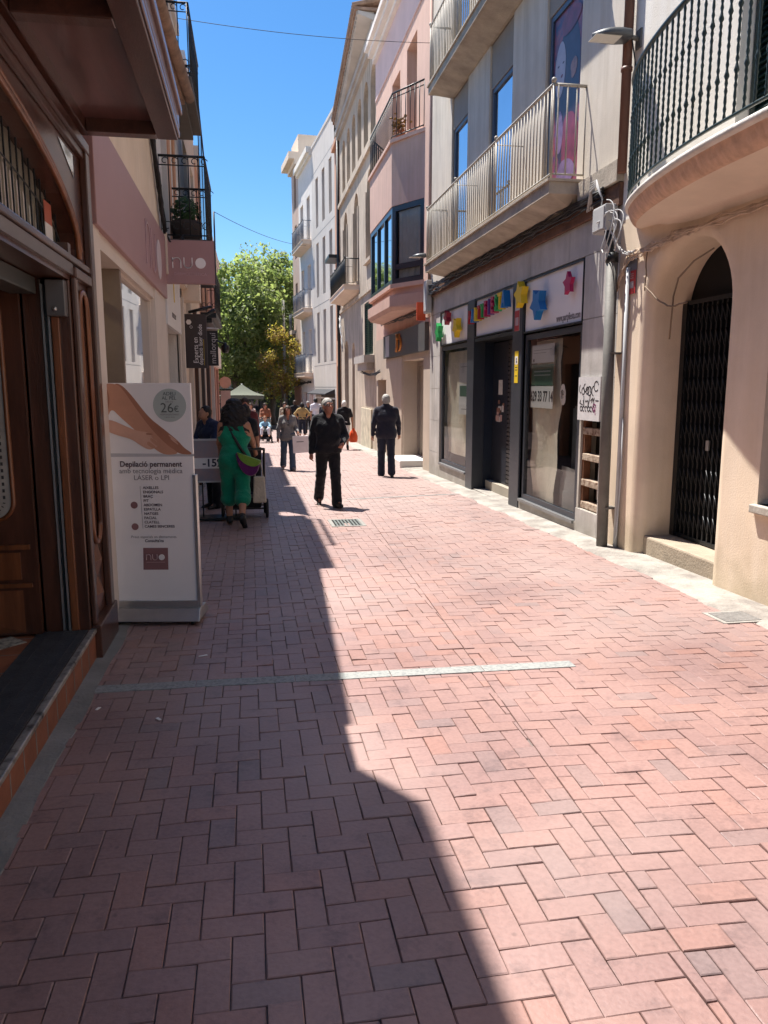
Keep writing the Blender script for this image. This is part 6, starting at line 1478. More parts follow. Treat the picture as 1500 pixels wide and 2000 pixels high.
# man in navy jacket, back view
bm_, hb, Wb, db = person('grey haired man seen from behind in a dark navy jacket, walking away on the right', (2.95, 16.8), -.12, .011, 1.80, 1.16, hip=(10, -8), knee=(3, 24), arm=((-6, 14, 18), (8, 14, 16)), lean=3, hair=H_GREY, top=NAVY, top_len=.80, bottom=JEAN, shoe=SHOE, collar=True)
# woman with the white bag
gw, hg, Wg, dg = person('woman in a grey cardigan and flared jeans walking towards the camera with a white bag', (.88, 18.85), PI + .05, .011, 1.56, 1.0, hip=(14, -14), knee=(4, 16), arm=((8, 12, 62), (-4, 16, 14)), lean=3, female=True, skin=SKIN_R, hair=H_BROWN, hair_kind='bob', top=GREYC, top_len=.78, bottom=DEN, legs='long', shoe=SHOEG, open_jacket=BLK)
bag = T('shopping_bag', 'large white paper shopping bag carried by the woman in grey', 'bag', (hg[0][0], hg[0][1], hg[0][2] - .5))
x, y, z = hg[0]; x += .06
mb = MB(); mb.hexa([(x - .19, y - .09, z - .46), (x + .25, y - .05, z - .44), (x + .25, y + .06, z - .44), (x - .19, y + .02, z - .46), (x - .20, y - .08, z - .06), (x + .17, y - .045, z - .05), (x + .17, y + .05, z - .05), (x - .20, y + .01, z - .06)]); mb.build('paper', mat('bag_white', (.70, .64, .64), .6, .06, 6, .2, 14), bag)
mb = MB(); mb.tube([(x - .1, y - .03, z - .07), (x - .06, y - .02, z + .01), (x + .03, y - .02, z + .01), (x + .08, y - .01, z - .07)], .006, 6); mb.build('handle', M_offwhite, bag)
mb = MB(); mb.hexa([(x - .11, y - .083, z - .20), (x + .06, y - .066, z - .195), (x + .06, y - .062, z - .195), (x - .11, y - .079, z - .20), (x - .11, y - .080, z - .18), (x + .06, y - .063, z - .175), (x + .06, y - .059, z - .175), (x - .11, y - .076, z - .18)]); mb.build('print', M_inkgrey, bag)
# woman in the green jumpsuit with the pushchair
gn, hj_, Wj, dj = person('woman with thick black curly hair and green jumpsuit seen from behind, pushing a pushchair', (-.22, 10.4), -.06, .0095, 1.66, 1.08, hip=(10, -12), knee=(6, 26), arm=((26, 10, 30), (30, 14, 26)), lean=6, female=True, skin=SKIN_T, hair=H_BLACK, hair_kind='afro', jumpsuit=GRN, legs=.30, shoe=SHOE)
mb = MB(); S_ = dj['s']; up_ = dj['up']
P = [up_(-.11, -.02, .54), up_(-.08, -.10, .46), up_(.0, -.135, .30), up_(.09, -.15, .14), up_(.17, -.12, .02)]; mb.tube([Wj(p) for p in P], .02, 8)
sb = T('shoulder_bag', 'purple and lime crossbody bag hanging on the back of the woman in green', 'bag', Wj(up_(.17, -.14, -.05))); mb.build('strap', M_cable, sb)
def pouch(mb, c, w, hgt, th, cutlow, m=0):
    n = 14; ring = []
    for k in range(n + 1): tt = PI + PI * k / n; ring.append((w * math.cos(tt), hgt * math.sin(tt)))
    front = [Wj(np.array(c) + np.array([u * .92 , -th, v + u * -.35])) for u, v in ring]; back = [Wj(np.array(c) + np.array([u, 0, v + u * -.35])) for u, v in ring]
    mid = [Wj(np.array(c) + np.array([u * 1.0, -th * .5, v * 1.05 + u * -.35])) for u, v in ring]
    n1 = n + 1; mb.add(back + mid + front, [(i, i + 1, n1 + i + 1, n1 + i) for i in range(n)] + [(n1 + i, n1 + i + 1, 2 * n1 + i + 1, 2 * n1 + i) for i in range(n)] + [tuple(range(n1)), tuple(range(2 * n1, 3 * n1))[::-1], (0, n1, 2 * n1, 3 * n1 - 1, 2 * n1 - 1, n1 - 1)], m, False)
cb = up_(.19, -.155, .02)
mb = MB(); pouch(mb, cb, .155, .23, .09, 0); mb.build('pouch', cloth('purple', (.085, .012, .09)), sb)
mb = MB(); pouch(mb, np.array(cb) + np.array([.015, -.012, .012]), .155, .115, .095, 0); mb.build('flap', cloth('lime', (.13, .24, .035)), sb)
tb = T('tote_bag', 'cream cloth bag hanging from the handle of the pushchair', 'bag', (.06, 10.75, .2))
mb = MB(); mb.hexa([(.0, 10.68, .26 - .21), (.19, 10.68, .26 - .21), (.19, 10.78, .05), (.0, 10.78, .05), (.02, 10.7, .42), (.17, 10.7, .42), (.17, 10.76, .42), (.02, 10.76, .42)]); mb.build('cloth', cloth('cream', (.50, .42, .32)), tb, bevel=.02); mb = MB(); mb.tube([(.04, 10.73, .42), (.07, 10.72, .62), (.12, 10.72, .62), (.15, 10.73, .42)], .008, 6); mb.build('strap', cloth('cream', (.5, .42, .32)), tb)
st = T('pushchair', 'black pushchair pushed by the woman in green', 'pushchair', (-.1, 11.2, G(11.2)))
mb = MB(); zg = G(11.1)
for sx in (-.37, .17):
    mb.tube([(sx, 10.66, .80), (sx, 10.78, .74), (sx, 11.02, .12 + .1), (sx, 11.5, zg + .12)], .016, 8); mb.tube([(sx, 11.05, zg + .16), (sx, 11.0, .30), (sx, 11.45, .62)], .015, 8)
mb.tube([(-.37, 10.66, .80), (-.1, 10.62, .81), (.17, 10.66, .80)], .018, 8); mb.tube([(-.40, 11.05, zg + .14), (.2, 11.05, zg + .14)], .012, 8); mb.tube([(-.37, 11.5, zg + .12), (.17, 11.5, zg + .12)], .012, 8)
mb.build('frame', M_black, st)
for sx, sy, r_ in ((-.42, 11.05, .14), (.20, 11.05, .14), (-.38, 11.55, .10), (.18, 11.55, .10)):
    zc_ = G(sy) + r_; w = MB(); w.tube([(sx + .0, sy + (r_ - .02) * math.cos(u_), zc_ + (r_ - .02) * math.sin(u_)) for u_ in np.linspace(0, 2 * PI, 25)[:-1]], .022, 8, closed=True)
    wo = w.build('wheel', mat('tyre', (.02, .02, .02), .8), st); w = MB(); w.tube([(sx - .02, sy, zc_), (sx + .02, sy, zc_)], .03, 10)
    for k in range(5): u_ = 2 * PI * k / 5; w.tube([(sx, sy, zc_), (sx, sy + (r_ - .02) * math.cos(u_), zc_ + (r_ - .02) * math.sin(u_))], .007, 6)
    w.build('hub', M_inkgrey, wo)
mb = MB(); mb.hexa([(-.33, 10.98, .16), (.13, 10.98, .16), (.13, 11.4, .14), (-.33, 11.4, .14), (-.33, 10.9, .62), (.13, 10.9, .62), (.13, 11.02, .60), (-.33, 11.02, .60)]); mb.build('seat', cloth('black', (.01, .01, .01)), st, bevel=.03)
mb = MB(); mb.hexa([(-.32, 10.96, -.06), (.12, 10.96, -.06), (.12, 11.45, -.06), (-.32, 11.45, -.06), (-.34, 10.92, .09), (.14, 10.92, .09), (.14, 11.48, .07), (-.34, 11.48, .07)]); mb.build('basket', cloth('black', (.01, .01, .01)), st, bevel=.02)
mb = MB()
for k in range(9):
    u0, u1 = PI * .5 * k / 9, PI * .5 * (k + 1) / 9
    for xa in (-.34,): mb.poly([(-.34, 11.0 + .30 * math.sin(u0), .52 + .28 * math.cos(u0)), (.14, 11.0 + .30 * math.sin(u0), .52 + .28 * math.cos(u0)), (.14, 11.0 + .30 * math.sin(u1), .52 + .28 * math.cos(u1)), (-.34, 11.0 + .30 * math.sin(u1), .52 + .28 * math.cos(u1))])
mb.build('hood', cloth('black', (.01, .01, .01)), st)

# others further off
far = dict(h=.0165)
person('dark haired person in dark blue looking down, left of the woman in green', (-.60, 12.3), PI * .75, .0165, 1.60, 1.0, hip=(3, -3), knee=(2, 2), arm=((20, 8, 70), (20, 8, 70)), lean=10, head_nod=-25, skin=SKIN_T, hair=H_BLACK, hair_kind='short', top=cloth('dark_blue', (.02, .03, .07)), bottom=BLK, shoe=SHOE)
person('person with long dark hair and a black top right of the curly haired woman', (-.10, 13.6), -.1, .0165, 1.62, 1.0, female=True, hair=H_BLACK, hair_kind='long', top=BLK, sleeve='short', skin=SKIN_T, bottom=JEAN, shoe=SHOE)
person('person in a dark red top half hidden behind the curly haired woman', (-.10, 15.5), PI, .018, 1.74, 1.0, hair=H_BROWN, top=cloth('dark_red', (.14, .03, .03)), skin=SKIN_R, bottom=JEAN, shoe=SHOE)
om, ho, Wo, do = person('white haired man in a dark shirt and pale shorts walking away with an orange bag', (3.2, 26.6), -.1, .0165, 1.68, 1.08, hip=(12, -10), knee=(4, 22), arm=((-4, 10, 10), (4, 16, 10)), hair=H_WHITE, top=BLK, top_len=.86, sleeve='short', skin=SKIN_T, bottom=cloth('pale_grey', (.55, .53, .53)), legs=.1, shoe=SHOE)
x, y, z = ho[1]
ob = T('carrier_bag', 'orange plastic carrier bag held by the white haired man in shorts', 'bag', (x, y, z - .5))
mb = MB(); mb.lathe((x + .02, y, z - .52), [(.11, 0), (.15, .04), (.16, .2), (.12, .34), (.05, .44), (.03, .50)], 14); mb.build('bag', M_orangep, ob); mb = MB(); mb.tube([(x, y - .02, z - .06), (x, y, z + .02), (x, y + .02, z - .06)], .012, 6); mb.build('handle', M_offwhite, ob)
person('woman with black hair in a mustard blouse seen from behind, hands on hips', (2.30, 35), -.05, .018, 1.60, 1.05, female=True, hip=(4, -4), knee=(2, 4), arm=((-10, 42, 40, 60), (-10, 42, 40, 60)), hair=H_BLACK, hair_kind='bob', top=cloth('mustard', (.42, .29, .12)), top_len=.92, sleeve='mid', skin=SKIN, bottom=JEAN, legs=.5, shoe=SHOE)
person('dark haired man in a white shirt and dark trousers seen from behind', (3.05, 36.5), 0, .018, 1.80, 1.0, hip=(8, -8), knee=(3, 12), hair=H_BLACK, top=cloth('white', (.66, .64, .68)), top_len=.90, sleeve='short', skin=SKIN_T, bottom=JEAN, shoe=SHOE)
person('dark haired person in a navy jacket between the white shirt and the man in black', (3.15, 33), PI, .018, 1.72, 1.08, hair=H_BLACK, top=NAVY, skin=SKIN, bottom=BLK, shoe=SHOE)
person('person in a black jacket just left of the mustard blouse', (2.18, 38.5), 0, .02, 1.74, 1.0, hair=H_BROWN, top=BLK, skin=SKIN, bottom=JEAN, shoe=SHOE)
person('person in a beige coat behind the grey cardigan woman', (1.50, 34.5), PI, .02, 1.66, 1.0, female=True, hair=H_BROWN, hair_kind='bob', top=cloth('beige', (.36, .28, .20)), skin=SKIN, bottom=JEAN, shoe=SHOE)
person('tall dark clothed person by the wall at the far left of the white shirt', (2.86, 39), PI, .02, 1.70, 1.0, hair=H_GREY, top=cloth('charcoal', (.05, .05, .055)), skin=SKIN, bottom=BLK, shoe=SHOE)
# far pushchair with a child and its pusher
person('woman in an orange brown top pushing the pushchair with the child', (.62, 33.2), PI, .018, 1.62, 1.0, female=True, arm=((24, 10, 26), (24, 10, 26)), hair=H_BROWN, hair_kind='long', top=cloth('rust', (.30, .11, .06)), skin=SKIN_R, sleeve='mid', bottom=BLK, shoe=SHOE)
person('person in a pale top left of the woman with the far pushchair', (.02, 34.5), PI, .02, 1.62, 1.0, female=True, hair=H_BROWN, hair_kind='long', top=cloth('pale_rose', (.55, .42, .38)), skin=SKIN, bottom=JEAN, shoe=SHOE)
person('person in dark clothes walking ahead, left of the pale top', (-.32, 30), 0, .02, 1.66, 1.0, hair=H_BLACK, top=BLK, skin=SKIN, bottom=BLK, shoe=SHOE)
person('person in a red brown shirt near the square, left of the far trees trunks', (-.55, 37), 0, .02, 1.72, 1.0, hair=H_BROWN, top=cloth('brick', (.30, .08, .07)), skin=SKIN, bottom=BLK, shoe=SHOE)
fy = 32.0; fz = G(fy); fx = .58
fp = T('pushchair', 'far pushchair facing the camera with a child in light blue', 'pushchair', (fx, fy, fz))
mb = MB()
for sx in (-.24, .24): mb.tube([(fx + sx, fy + .5, fz + 1.0), (fx + sx, fy + .1, fz + .5), (fx + sx, fy - .35, fz + .12)], .02, 6); mb.tube([(fx + sx, fy + .35, fz + .14), (fx + sx, fy, fz + .55)], .02, 6)
mb.tube([(fx - .24, fy + .5, fz + 1.0), (fx + .24, fy + .5, fz + 1.0)], .02, 6); mb.build('frame', M_black, fp)
mb = MB(); mb.hexa([(fx - .22, fy - .25, fz + .38), (fx + .22, fy - .25, fz + .38), (fx + .22, fy + .2, fz + .34), (fx - .22, fy + .2, fz + .34), (fx - .22, fy - .25, fz + .46), (fx + .22, fy - .25, fz + .46), (fx + .24, fy + .3, fz + .98), (fx - .24, fy + .3, fz + .98)]); mb.box(fx - .2, fx + .2, fy - .45, fy - .3, fz + .16, fz + .22); mb.box(fx - .22, fx + .22, fy - .2, fy + .3, fz + .14, fz + .34); mb.build('seat', BLK, fp, bevel=.02)
for sx, sy in ((-.26, -.38), (.26, -.38), (-.26, .35), (.26, .35)):
    w = MB(); w.tube([(fx + sx, fy + sy + .1 * math.cos(u_), fz + .13 + .1 * math.sin(u_)) for u_ in np.linspace(0, 2 * PI, 17)[:-1]], .028, 6, closed=True); w.build('wheel', mat('tyre', (.02, .02, .02)), fp)
kid = T('person', 'small child in light blue jacket and white trousers sitting in the far pushchair', 'person', (fx, fy, fz + .45))
S = SDF((-.35, -.6, -.4), (.35, .35, .75), .014)
S.cap((0, .05, .08), (0, .10, .32), .10, .095, .04); S.cap((-.11, .08, .33), (.11, .08, .33), .05, None, .04); S.ell((0, .06, .53), (.075, .088, .10), .02); S.cap((0, .08, .36), (0, .07, .46), .04, None, .03)
for sd in (-1, 1): S.cap((sd * .08, .02, .06), (sd * .14, -.26, .12), .062, .05, .03); S.cap((sd * .14, -.26, .12), (sd * .15, -.34, -.12), .048, .038, .02); S.cap((sd * .15, -.34, -.14), (sd * .15, -.44, -.15), .035, None, .02); S.cap((sd * .15, .07, .32), (sd * .2, -.06, .2), .042, .034, .02); S.cap((sd * .2, -.06, .2), (sd * .1, -.18, .2), .034, .03, .02)
S.mesh('body', SKIN, kid, 0)
S = SDF((-.35, -.6, -.4), (.35, .35, .75), .014); S.cap((0, .05, .06), (0, .10, .32), .118, .11, .04); S.cap((-.11, .08, .33), (.11, .08, .33), .064, None, .04)
for sd in (-1, 1): S.cap((sd * .15, .07, .32), (sd * .2, -.06, .2), .058, .05, .02); S.cap((sd * .2, -.06, .2), (sd * .12, -.15, .2), .05, .045, .02)
S.mesh('jacket', cloth('light_blue', (.25, .42, .55)), kid, 0)
S = SDF((-.35, -.6, -.4), (.35, .35, .75), .014)
for sd in (-1, 1): S.cap((sd * .08, .02, .06), (sd * .14, -.26, .12), .075, .068, .03); S.cap((sd * .14, -.26, .12), (sd * .15, -.33, -.08), .066, .055, .02)
S.mesh('trousers', cloth('white', (.66, .64, .68)), kid, 0)
S = SDF((-.35, -.6, -.4), (.35, .35, .75), .014); S.ell((0, .075, .555), (.085, .09, .095), .02); S.ell((0, -.05, .50), (.065, .09, .08), 0, None, True); S.mesh('hair', mat('hair_auburn', (.20, .08, .03), .6), kid, 0)
# ------------------------------------------------------------------ standing advertisement by the clinic
ang = R(-9); sc0 = Vector((-.735, 5.86, G(5.86)))
su = Vector((math.cos(ang), math.sin(ang), 0)); sn = Vector((math.sin(ang), -math.cos(ang), 0))
def sp_(u, v, w=0.0): p = sc0 + su * u + sn * w; return (p.x, p.y, sc0.z + v)
ps = T('advertising_stand', 'tall white advertising stand on castors with hair removal poster beside the wooden shop', 'advertising stand', sc0)
def sbox(mb, u0, u1, v0, v1, w0, w1, m=0): mb.hexa([sp_(u0, v0, w1), sp_(u1, v0, w1), sp_(u1, v0, w0), sp_(u0, v0, w0), sp_(u0, v1, w1), sp_(u1, v1, w1), sp_(u1, v1, w0), sp_(u0, v1, w0)], m)
B0, HW, PT = .15, .315, 1.79
mb = MB(); sbox(mb, -HW, HW, B0, PT, -.03, .0); mb.build('panel', M_signwhite, ps, bevel=.003)
mb = MB(); sbox(mb, -HW - .012, -HW + .008, B0 - .05, 1.12, -.05, .012); sbox(mb, HW - .008, HW + .016, B0 - .05, 1.12, -.05, .012); sbox(mb, -HW, HW, B0 - .045, B0 + .012, -.05, .014); mb.build('side_rails', M_steel, ps, bevel=.003)
mb = MB(); mb.hexa([sp_(-HW - .01, .035, .14), sp_(HW + .03, .035, .14), sp_(HW + .03, .035, -.2), sp_(-HW - .01, .035, -.2), sp_(-HW, .11, .05), sp_(HW + .02, .11, .05), sp_(HW + .02, .11, -.14), sp_(-HW, .11, -.14)]); mb.build('base', mat('satin_steel', (.40, .39, .38), .38, .1, 6, .05, 80, metal=.75), ps, bevel=.006)
for u, w in ((-.27, .1), (.29, .1), (-.27, -.16), (.29, -.16)):
    mb = MB(); mb.tube([sp_(u - .012, .022, w), sp_(u + .012, .022, w)], .022, 10); mb.build('castor', M_black, ps)
def Z(x, y):
    t = (y - 75) / 1690.0; xl = 65 + 90 * t; xr = 755 + 10 * t
    return (-HW + 2 * HW * (x - xl) / (xr - xl), PT - (PT - B0) * t)
pic = MB(); 
def shp(pts, m, w): pic.poly([sp_(*Z(*p), w) for p in pts], m)
def smooth_poly(P, it=2):
    for _ in range(it):
        Q = []
        for i in range(len(P)):
            a, b = P[i], P[(i + 1) % len(P)]; Q += [(a[0] * .75 + b[0] * .25, a[1] * .75 + b[1] * .25), (a[0] * .25 + b[0] * .75, a[1] * .25 + b[1] * .75)]
        P = Q
    return P
shp(smooth_poly([(150, 78), (205, 82), (290, 165), (420, 330), (520, 405), (640, 500), (690, 560), (750, 598), (742, 612), (650, 606), (560, 545), (430, 420), (300, 240), (200, 110)]), 1, .0012)
shp(smooth_poly([(66, 79), (155, 78), (210, 105), (320, 262), (440, 420), (560, 540), (632, 585), (640, 606), (540, 615), (455, 565), (330, 440), (200, 330), (130, 260), (100, 330), (76, 350), (74, 240)]), 0, .0020)
shp(smooth_poly([(70, 80), (100, 120), (120, 200), (100, 290), (80, 340), (74, 250), (68, 130)], 1), 1, .0024)
shp(smooth_poly([(82, 370), (112, 340), (250, 400), (330, 432), (420, 440), (470, 478), (490, 545), (470, 560), (420, 575), (370, 552), (280, 490), (190, 470), (86, 432)]), 2, .0028)
for k, P in enumerate(([(440, 450), (470, 470), (488, 500), (478, 508), (440, 480)], [(430, 478), (480, 510), (490, 540), (478, 545), (430, 505)], [(410, 505), (460, 540), (476, 562), (462, 568), (400, 535)], [(400, 445), (450, 452), (448, 462), (396, 460)])): shp(smooth_poly(P), 1 if k == 3 else 0, .0034)
shp(smooth_poly([(480, 392), (560, 450), (630, 490), (668, 540), (655, 548), (600, 500), (540, 470), (490, 425)]), 1, .0036)
for P in ([(575, 455), (640, 505), (634, 514), (570, 468)], [(590, 480), (650, 530), (643, 537), (585, 492)]): shp(smooth_poly(P), 2, .0040)
pic.poly([sp_(*Z(84, 600), .0006), sp_(*Z(765, 606), .0006), sp_(*Z(766, 624), .0006), sp_(*Z(86, 628), .0006)], 3)
pic.build('printed_picture', [M_skinprint, M_skinprintd, M_skinprintl, mat('print_grey', (.50, .49, .50), .6)], ps, fix=False)
fs = lambda u, v, w: sp_(u, v, w + .003)
d = Z(587, 240); mb = MB(); disc(mb, d, .120, lambda u, v, w: sp_(u, v, w + .0008), .001, 0, 40); mb.build('price_disc', M_sage, ps)
lt = MB()
def tx(s_, x, y, size, m=0, al='CENTER', off=0., sx=1.0): c = Z(x, y); text(lt, s_, size, lambda u, v, w: sp_(c[0] + u, c[1] + v, w + .004), m, 0, al, off, sx)
tx('ADEU', 587, 155, .036, 0); tx('AL PÈL', 584, 187, .036, 0); tx('DES DE', 586, 214, .018, 1); tx('26', 566, 262, .098, 0); tx('€', 640, 270, .062, 0); tx('PERMANENTMENT', 587, 310, .017, 1); tx('i sense dolor', 587, 328, .015, 1)
tx('Depilació permanent', 430, 684, .058, 2, off=.0012, sx=.93); tx('amb tecnologia mèdica', 430, 736, .052, 1, sx=.97); tx('LÀSER o LPI', 434, 788, .052, 1)
for k, w in enumerate(('AIXELLES', 'ENGONALS', 'BRAÇ', 'PIT', 'ABDOMEN', 'ESPATLLA', 'NATGES', 'FACIAL', 'CLATELL', 'CAMES SENCERES')): tx(w, 366 + k * 1.0, 864 + k * 33.4, .027, 2, 'LEFT', .0005, 1.05)
tx('Preus especials en abonaments.', 445, 1246, .027, 1); tx("Consulta'ns", 446, 1277, .030, 2, off=.0006)
strokes(lt, [[Z(345, 850), Z(362, 1180)]], .002, fs, .001, 1)
lt.build('lettering', [mat('sage_ink', (.10, .115, .11), .6), M_inkgrey, mat('plum_ink', (.10, .065, .07), .6)], ps, fix=False)
mb = MB()
for (x, y) in ((297, 998), (302, 1166)): mb = MB(); disc(mb, Z(x, y), .026, lambda u, v, w: sp_(u, v, w + .0008), .001, 0); mb.build('printed_dot', M_mauveink, ps)
mb = MB()
q = [Z(361, 1333), Z(546, 1333), Z(546, 1506), Z(361, 1506)]; mb.prism([sp_(*p, .0008) for p in q], sn * .001, 0)
c = Z(385, 1428); logo(mb, c[0], c[1], .042, lambda u, v, w: sp_(u, v, w + .002), .0035, 1, 2); strokes(mb, [[Z(385, 1446), Z(522, 1446)]], .003, fs, .001, 3)
mb.build('printed_logo', [M_mauveink, mat('rose_pale', (.55, .42, .42), .5), M_white, M_rosel], ps, fix=False)

# ------------------------------------------------------------------ acrylic poster stand with the discount
ax = T('acrylic_poster', 'clear framed discount poster reading -15% on a low stand behind the white stand', 'poster stand', (-.47, 11.0, G(11)))
y = 11.0
mb = MB(); mb.box(-.80, -.10, y - .006, y + .006, .335, .90); mb.build('poster', mat('faded_photo', (.34, .25, .25), .4, .5, 5, col2=(.24, .24, .28), cov=.5), ax)
mb = MB(); mb.box(-.80, -.10, y - .009, y - .006, .51, .66); mb.build('white_band', M_white, ax)
mb = MB(); text(mb, '-15%', .15, lambda u, v, w: (-.53 + u, y - .0095 - w, .585 + v), 0, .0005, 'CENTER', .004); mb.build('lettering', mat('navy_ink', (.03, .035, .06), .5), ax)
mb = MB(); mb.box(-.82, -.08, y - .02, y + .02, .90, .925); mb.box(-.82, -.08, y - .02, y + .02, .315, .335); mb.box(-.82, -.80, y - .02, y + .02, .335, .9); mb.build('frame', M_galv, ax)
mb = MB(); mb.box(-.70, -.68, y - .01, y + .01, G(y), .32); mb.box(-.25, -.23, y - .01, y + .01, G(y), .32); mb.box(-.78, -.14, y - .16, y + .16, G(y) + .02, G(y) + .05); mb.build('stand', M_black, ax)

# ------------------------------------------------------------------ cables across the street
def wire(p, q, sag, r, label, mast=None):
    P = []
    for k in range(25):
        t = k / 24; b = Vector(p).lerp(Vector(q), t); P.append((b.x, b.y, b.z - sag * 4 * t * (1 - t)))
    mb = MB(); mb.tube(P, r, 5); 
    if mast: mb.tube([mast, p], .03, 6)
    solo(mb, 'overhead_cable', M_cable, label, 'cable')
wire((-1.6, 16.5, 8.65), (4.1, 17.6, 8.98), .10, .006, 'upper thin cable crossing the blue sky between the two rows of houses', (-1.6, 16.5, 7.0))
wire((-1.0, 27.0, 7.3), (3.55, 46, 9.6), .25, .010, 'lower thin cable crossing the sky above the distant trees', (-1.0, 27.0, 5.5))

# ------------------------------------------------------------------ the square beyond: trees, parasol, building
def tree(name, label, base, hgt, crown_z, rad, nclump, leaves, trunk_r, seed, ms, leaf=.16, lean=(0, 0), group=None):
    r = random.Random(seed); x0, y0 = base; zb = G(y0); t = T(name, label, 'tree', (x0, y0, zb), group)
    mb = MB(); top = Vector((x0 + lean[0], y0 + lean[1], zb + crown_z + (hgt - crown_z) * .35)); pts = [Vector((x0, y0, zb - .1)).lerp(top, k / 7) + Vector((r.uniform(-.08, .08), r.uniform(-.08, .08), 0)) for k in range(8)]
    mb.tube(pts, [trunk_r * (1.25 - .75 * k / 7) for k in range(8)], 9)
    cc = Vector((x0 + lean[0], y0 + lean[1], zb + (hgt + crown_z) / 2)); rz = (hgt - crown_z) / 2
    cl = []
    for k in range(nclump):
        while True:
            v = Vector((r.uniform(-1, 1), r.uniform(-1, 1), r.uniform(-1, 1)))
            if .25 < v.length < 1: break
        v *= (v.length ** -.35)
        w = (1 - .35 * max(0, v.z)) * r.uniform(.75, 1.2); c = cc + Vector((v.x * rad * w, v.y * rad * w, v.z * rz)); cl.append((c, r.uniform(.55, 1.15)))
        if k % 3 == 0:
            s0 = pts[r.randint(3, 7)]; m_ = s0.lerp(c, .55) + Vector((0, 0, .3)); mb.tube([s0, m_, c], [trunk_r * .38, trunk_r * .22, trunk_r * .06], 6)
    mb.build('trunk', M_bark, t)
    V = []; F = []; MI = []
    for i in range(leaves):
        c, s_ = cl[r.randrange(nclump)]; cr = s_ * rad * .40
        d = Vector((r.gauss(0, 1), r.gauss(0, 1), r.gauss(0, .8))); d = d.normalized() * cr * (r.random() ** .45); p = c + d
        n = (d.normalized() * .5 + Vector((r.gauss(0, .6), r.gauss(0, .6), r.gauss(0, .6) + .5))).normalized(); u = n.orthogonal().normalized(); w = n.cross(u); a = r.uniform(0, 6.28); u, w = u * math.cos(a) + w * math.sin(a), w * math.cos(a) - u * math.sin(a)
        L = leaf * r.uniform(.6, 1.3); o = len(V); V += [p - u * L, p - w * L * .55 - u * .1 * L, p + u * L, p + w * L * .55 - u * .1 * L]; F.append((o, o + 1, o + 2, o + 3)); MI.append(0 if r.random() < .62 else 1)
    me = bpy.data.meshes.new('crown'); me.from_pydata([tuple(v - Vector((x0, y0, zb))) for v in V], [], F); me.polygons.foreach_set('material_index', MI)
    for m_ in ms: me.materials.append(m_)
    o = bpy.data.objects.new('crown', me); COL.objects.link(o); o.parent = t; return t
tree('plane_tree', 'big leafy plane tree by the square with its trunk rising beside the parasol', (-.9, 53), 11.0, 1.9, 3.3, 80, 19000, .20, 1, [M_leaf, M_leafd], .14, group='plane trees on the square')
tree('plane_tree', 'tallest leafy plane tree in the middle of the view down the street', (1.6, 57), 12.2, 2.0, 3.6, 90, 21000, .22, 2, [M_leaf, M_leafd], .14, group='plane trees on the square')
tree('plane_tree', 'plane tree partly hidden behind the corner house on the right', (4.6, 61), 11.2, 2.0, 3.2, 60, 15000, .22, 3, [M_leaf, M_leafd], .15, group='plane trees on the square')
tree('plane_tree', 'plane tree showing behind the end of the left houses', (-4.2, 60), 11.5, 2.2, 3.4, 60, 14000, .22, 4, [M_leaf, M_leafd], .15, group='plane trees on the square')
tree('small_tree', 'small tree with yellow and orange leaves in front of the corner house', (1.95, 49.5), 6.2, 2.0, 1.5, 44, 4600, .05, 5, [M_leafy, M_leafo], .085)
pr_ = T('parasol', 'large cream square parasol on the square at the end of the street', 'parasol', (-.55, 46, G(46)))
c = Vector((-.45, 46, 0)); mb = MB(); zt, ze, zl = 1.78, 1.12, .92
q = [(-1.25, -1.2), (1.25, -1.2), (1.25, 1.2), (-1.25, 1.2)]
for k in range(4):
    a, b = q[k], q[(k + 1) % 4]; n = 6
    for i in range(n):
        for j in range(n):
            def pp_(i_, j_):
                s_ = i_ / n; e_ = (a[0] + (b[0] - a[0]) * j_ / n, a[1] + (b[1] - a[1]) * j_ / n); return (c.x + e_[0] * s_, c.y + e_[1] * s_, zt + (ze - zt) * s_ - .10 * math.sin(PI * s_) + .03 * math.sin(PI * j_ / n) * s_)
            mb.add([pp_(i, j), pp_(i + 1, j), pp_(i + 1, j + 1), pp_(i, j + 1)], [(0, 1, 2, 3)], 0, True)
    mb.poly([(c.x + a[0], c.y + a[1], ze), (c.x + b[0], c.y + b[1], ze), (c.x + b[0], c.y + b[1], zl), (c.x + a[0], c.y + a[1], zl)])
mb.build('canopy', mat('parasol_cloth_shaded', (.12, .13, .10), .9, .05, 2), pr_, fix=False)  # cream cloth darkened, the shade of the trees is painted into it
mb = MB(); mb.tube([(c.x, c.y, G(46)), (c.x, c.y, 1.8)], .04, 8); mb.build('pole', M_galv, pr_)
mb = MB(); mb.tube([(2.35, 52, G(52)), (2.3, 52, 7.2)], [.12, .08], 8); solo(mb, 'post', M_conc, 'grey concrete post rising in front of the plane trees', 'post')
FB = Fc((-30, 74), (1, 0), (0, -1)); PB = T('square_building', 'grey building closing the square behind the trees, dark shopfronts at street level', 'building', (0, 74, -1.5))
ops = [(16 + 2.6 * k, 17.2 + 2.6 * k, 3.4, 5.6) for k in range(12)] + [(16 + 2.6 * k, 17.2 + 2.6 * k, 6.8, 8.6) for k in range(12)] + [(17 + 5 * k, 21 + 5 * k, -1.6, 1.4) for k in range(5)]
mb = MB(); FB.wall(mb, 6, 60, -2, 9.4, ops, .4); FB.box(mb, 6, 60, 9.4, 9.8, -8, .3); mb.build('wall', M_oldgrey, PB); core(PB, FB, 6.1, 59.9, -2, 9.4, -.45, -8)
for o in ops[:24]: FB.window(PB, *o, -.3, M_char, M_winglass, .1, 1)
for o in ops[24:]: FB.window(PB, o[0], o[1], -1.5, o[3], -.3, M_char, M_winglass, .12, 2, name='shop_window')
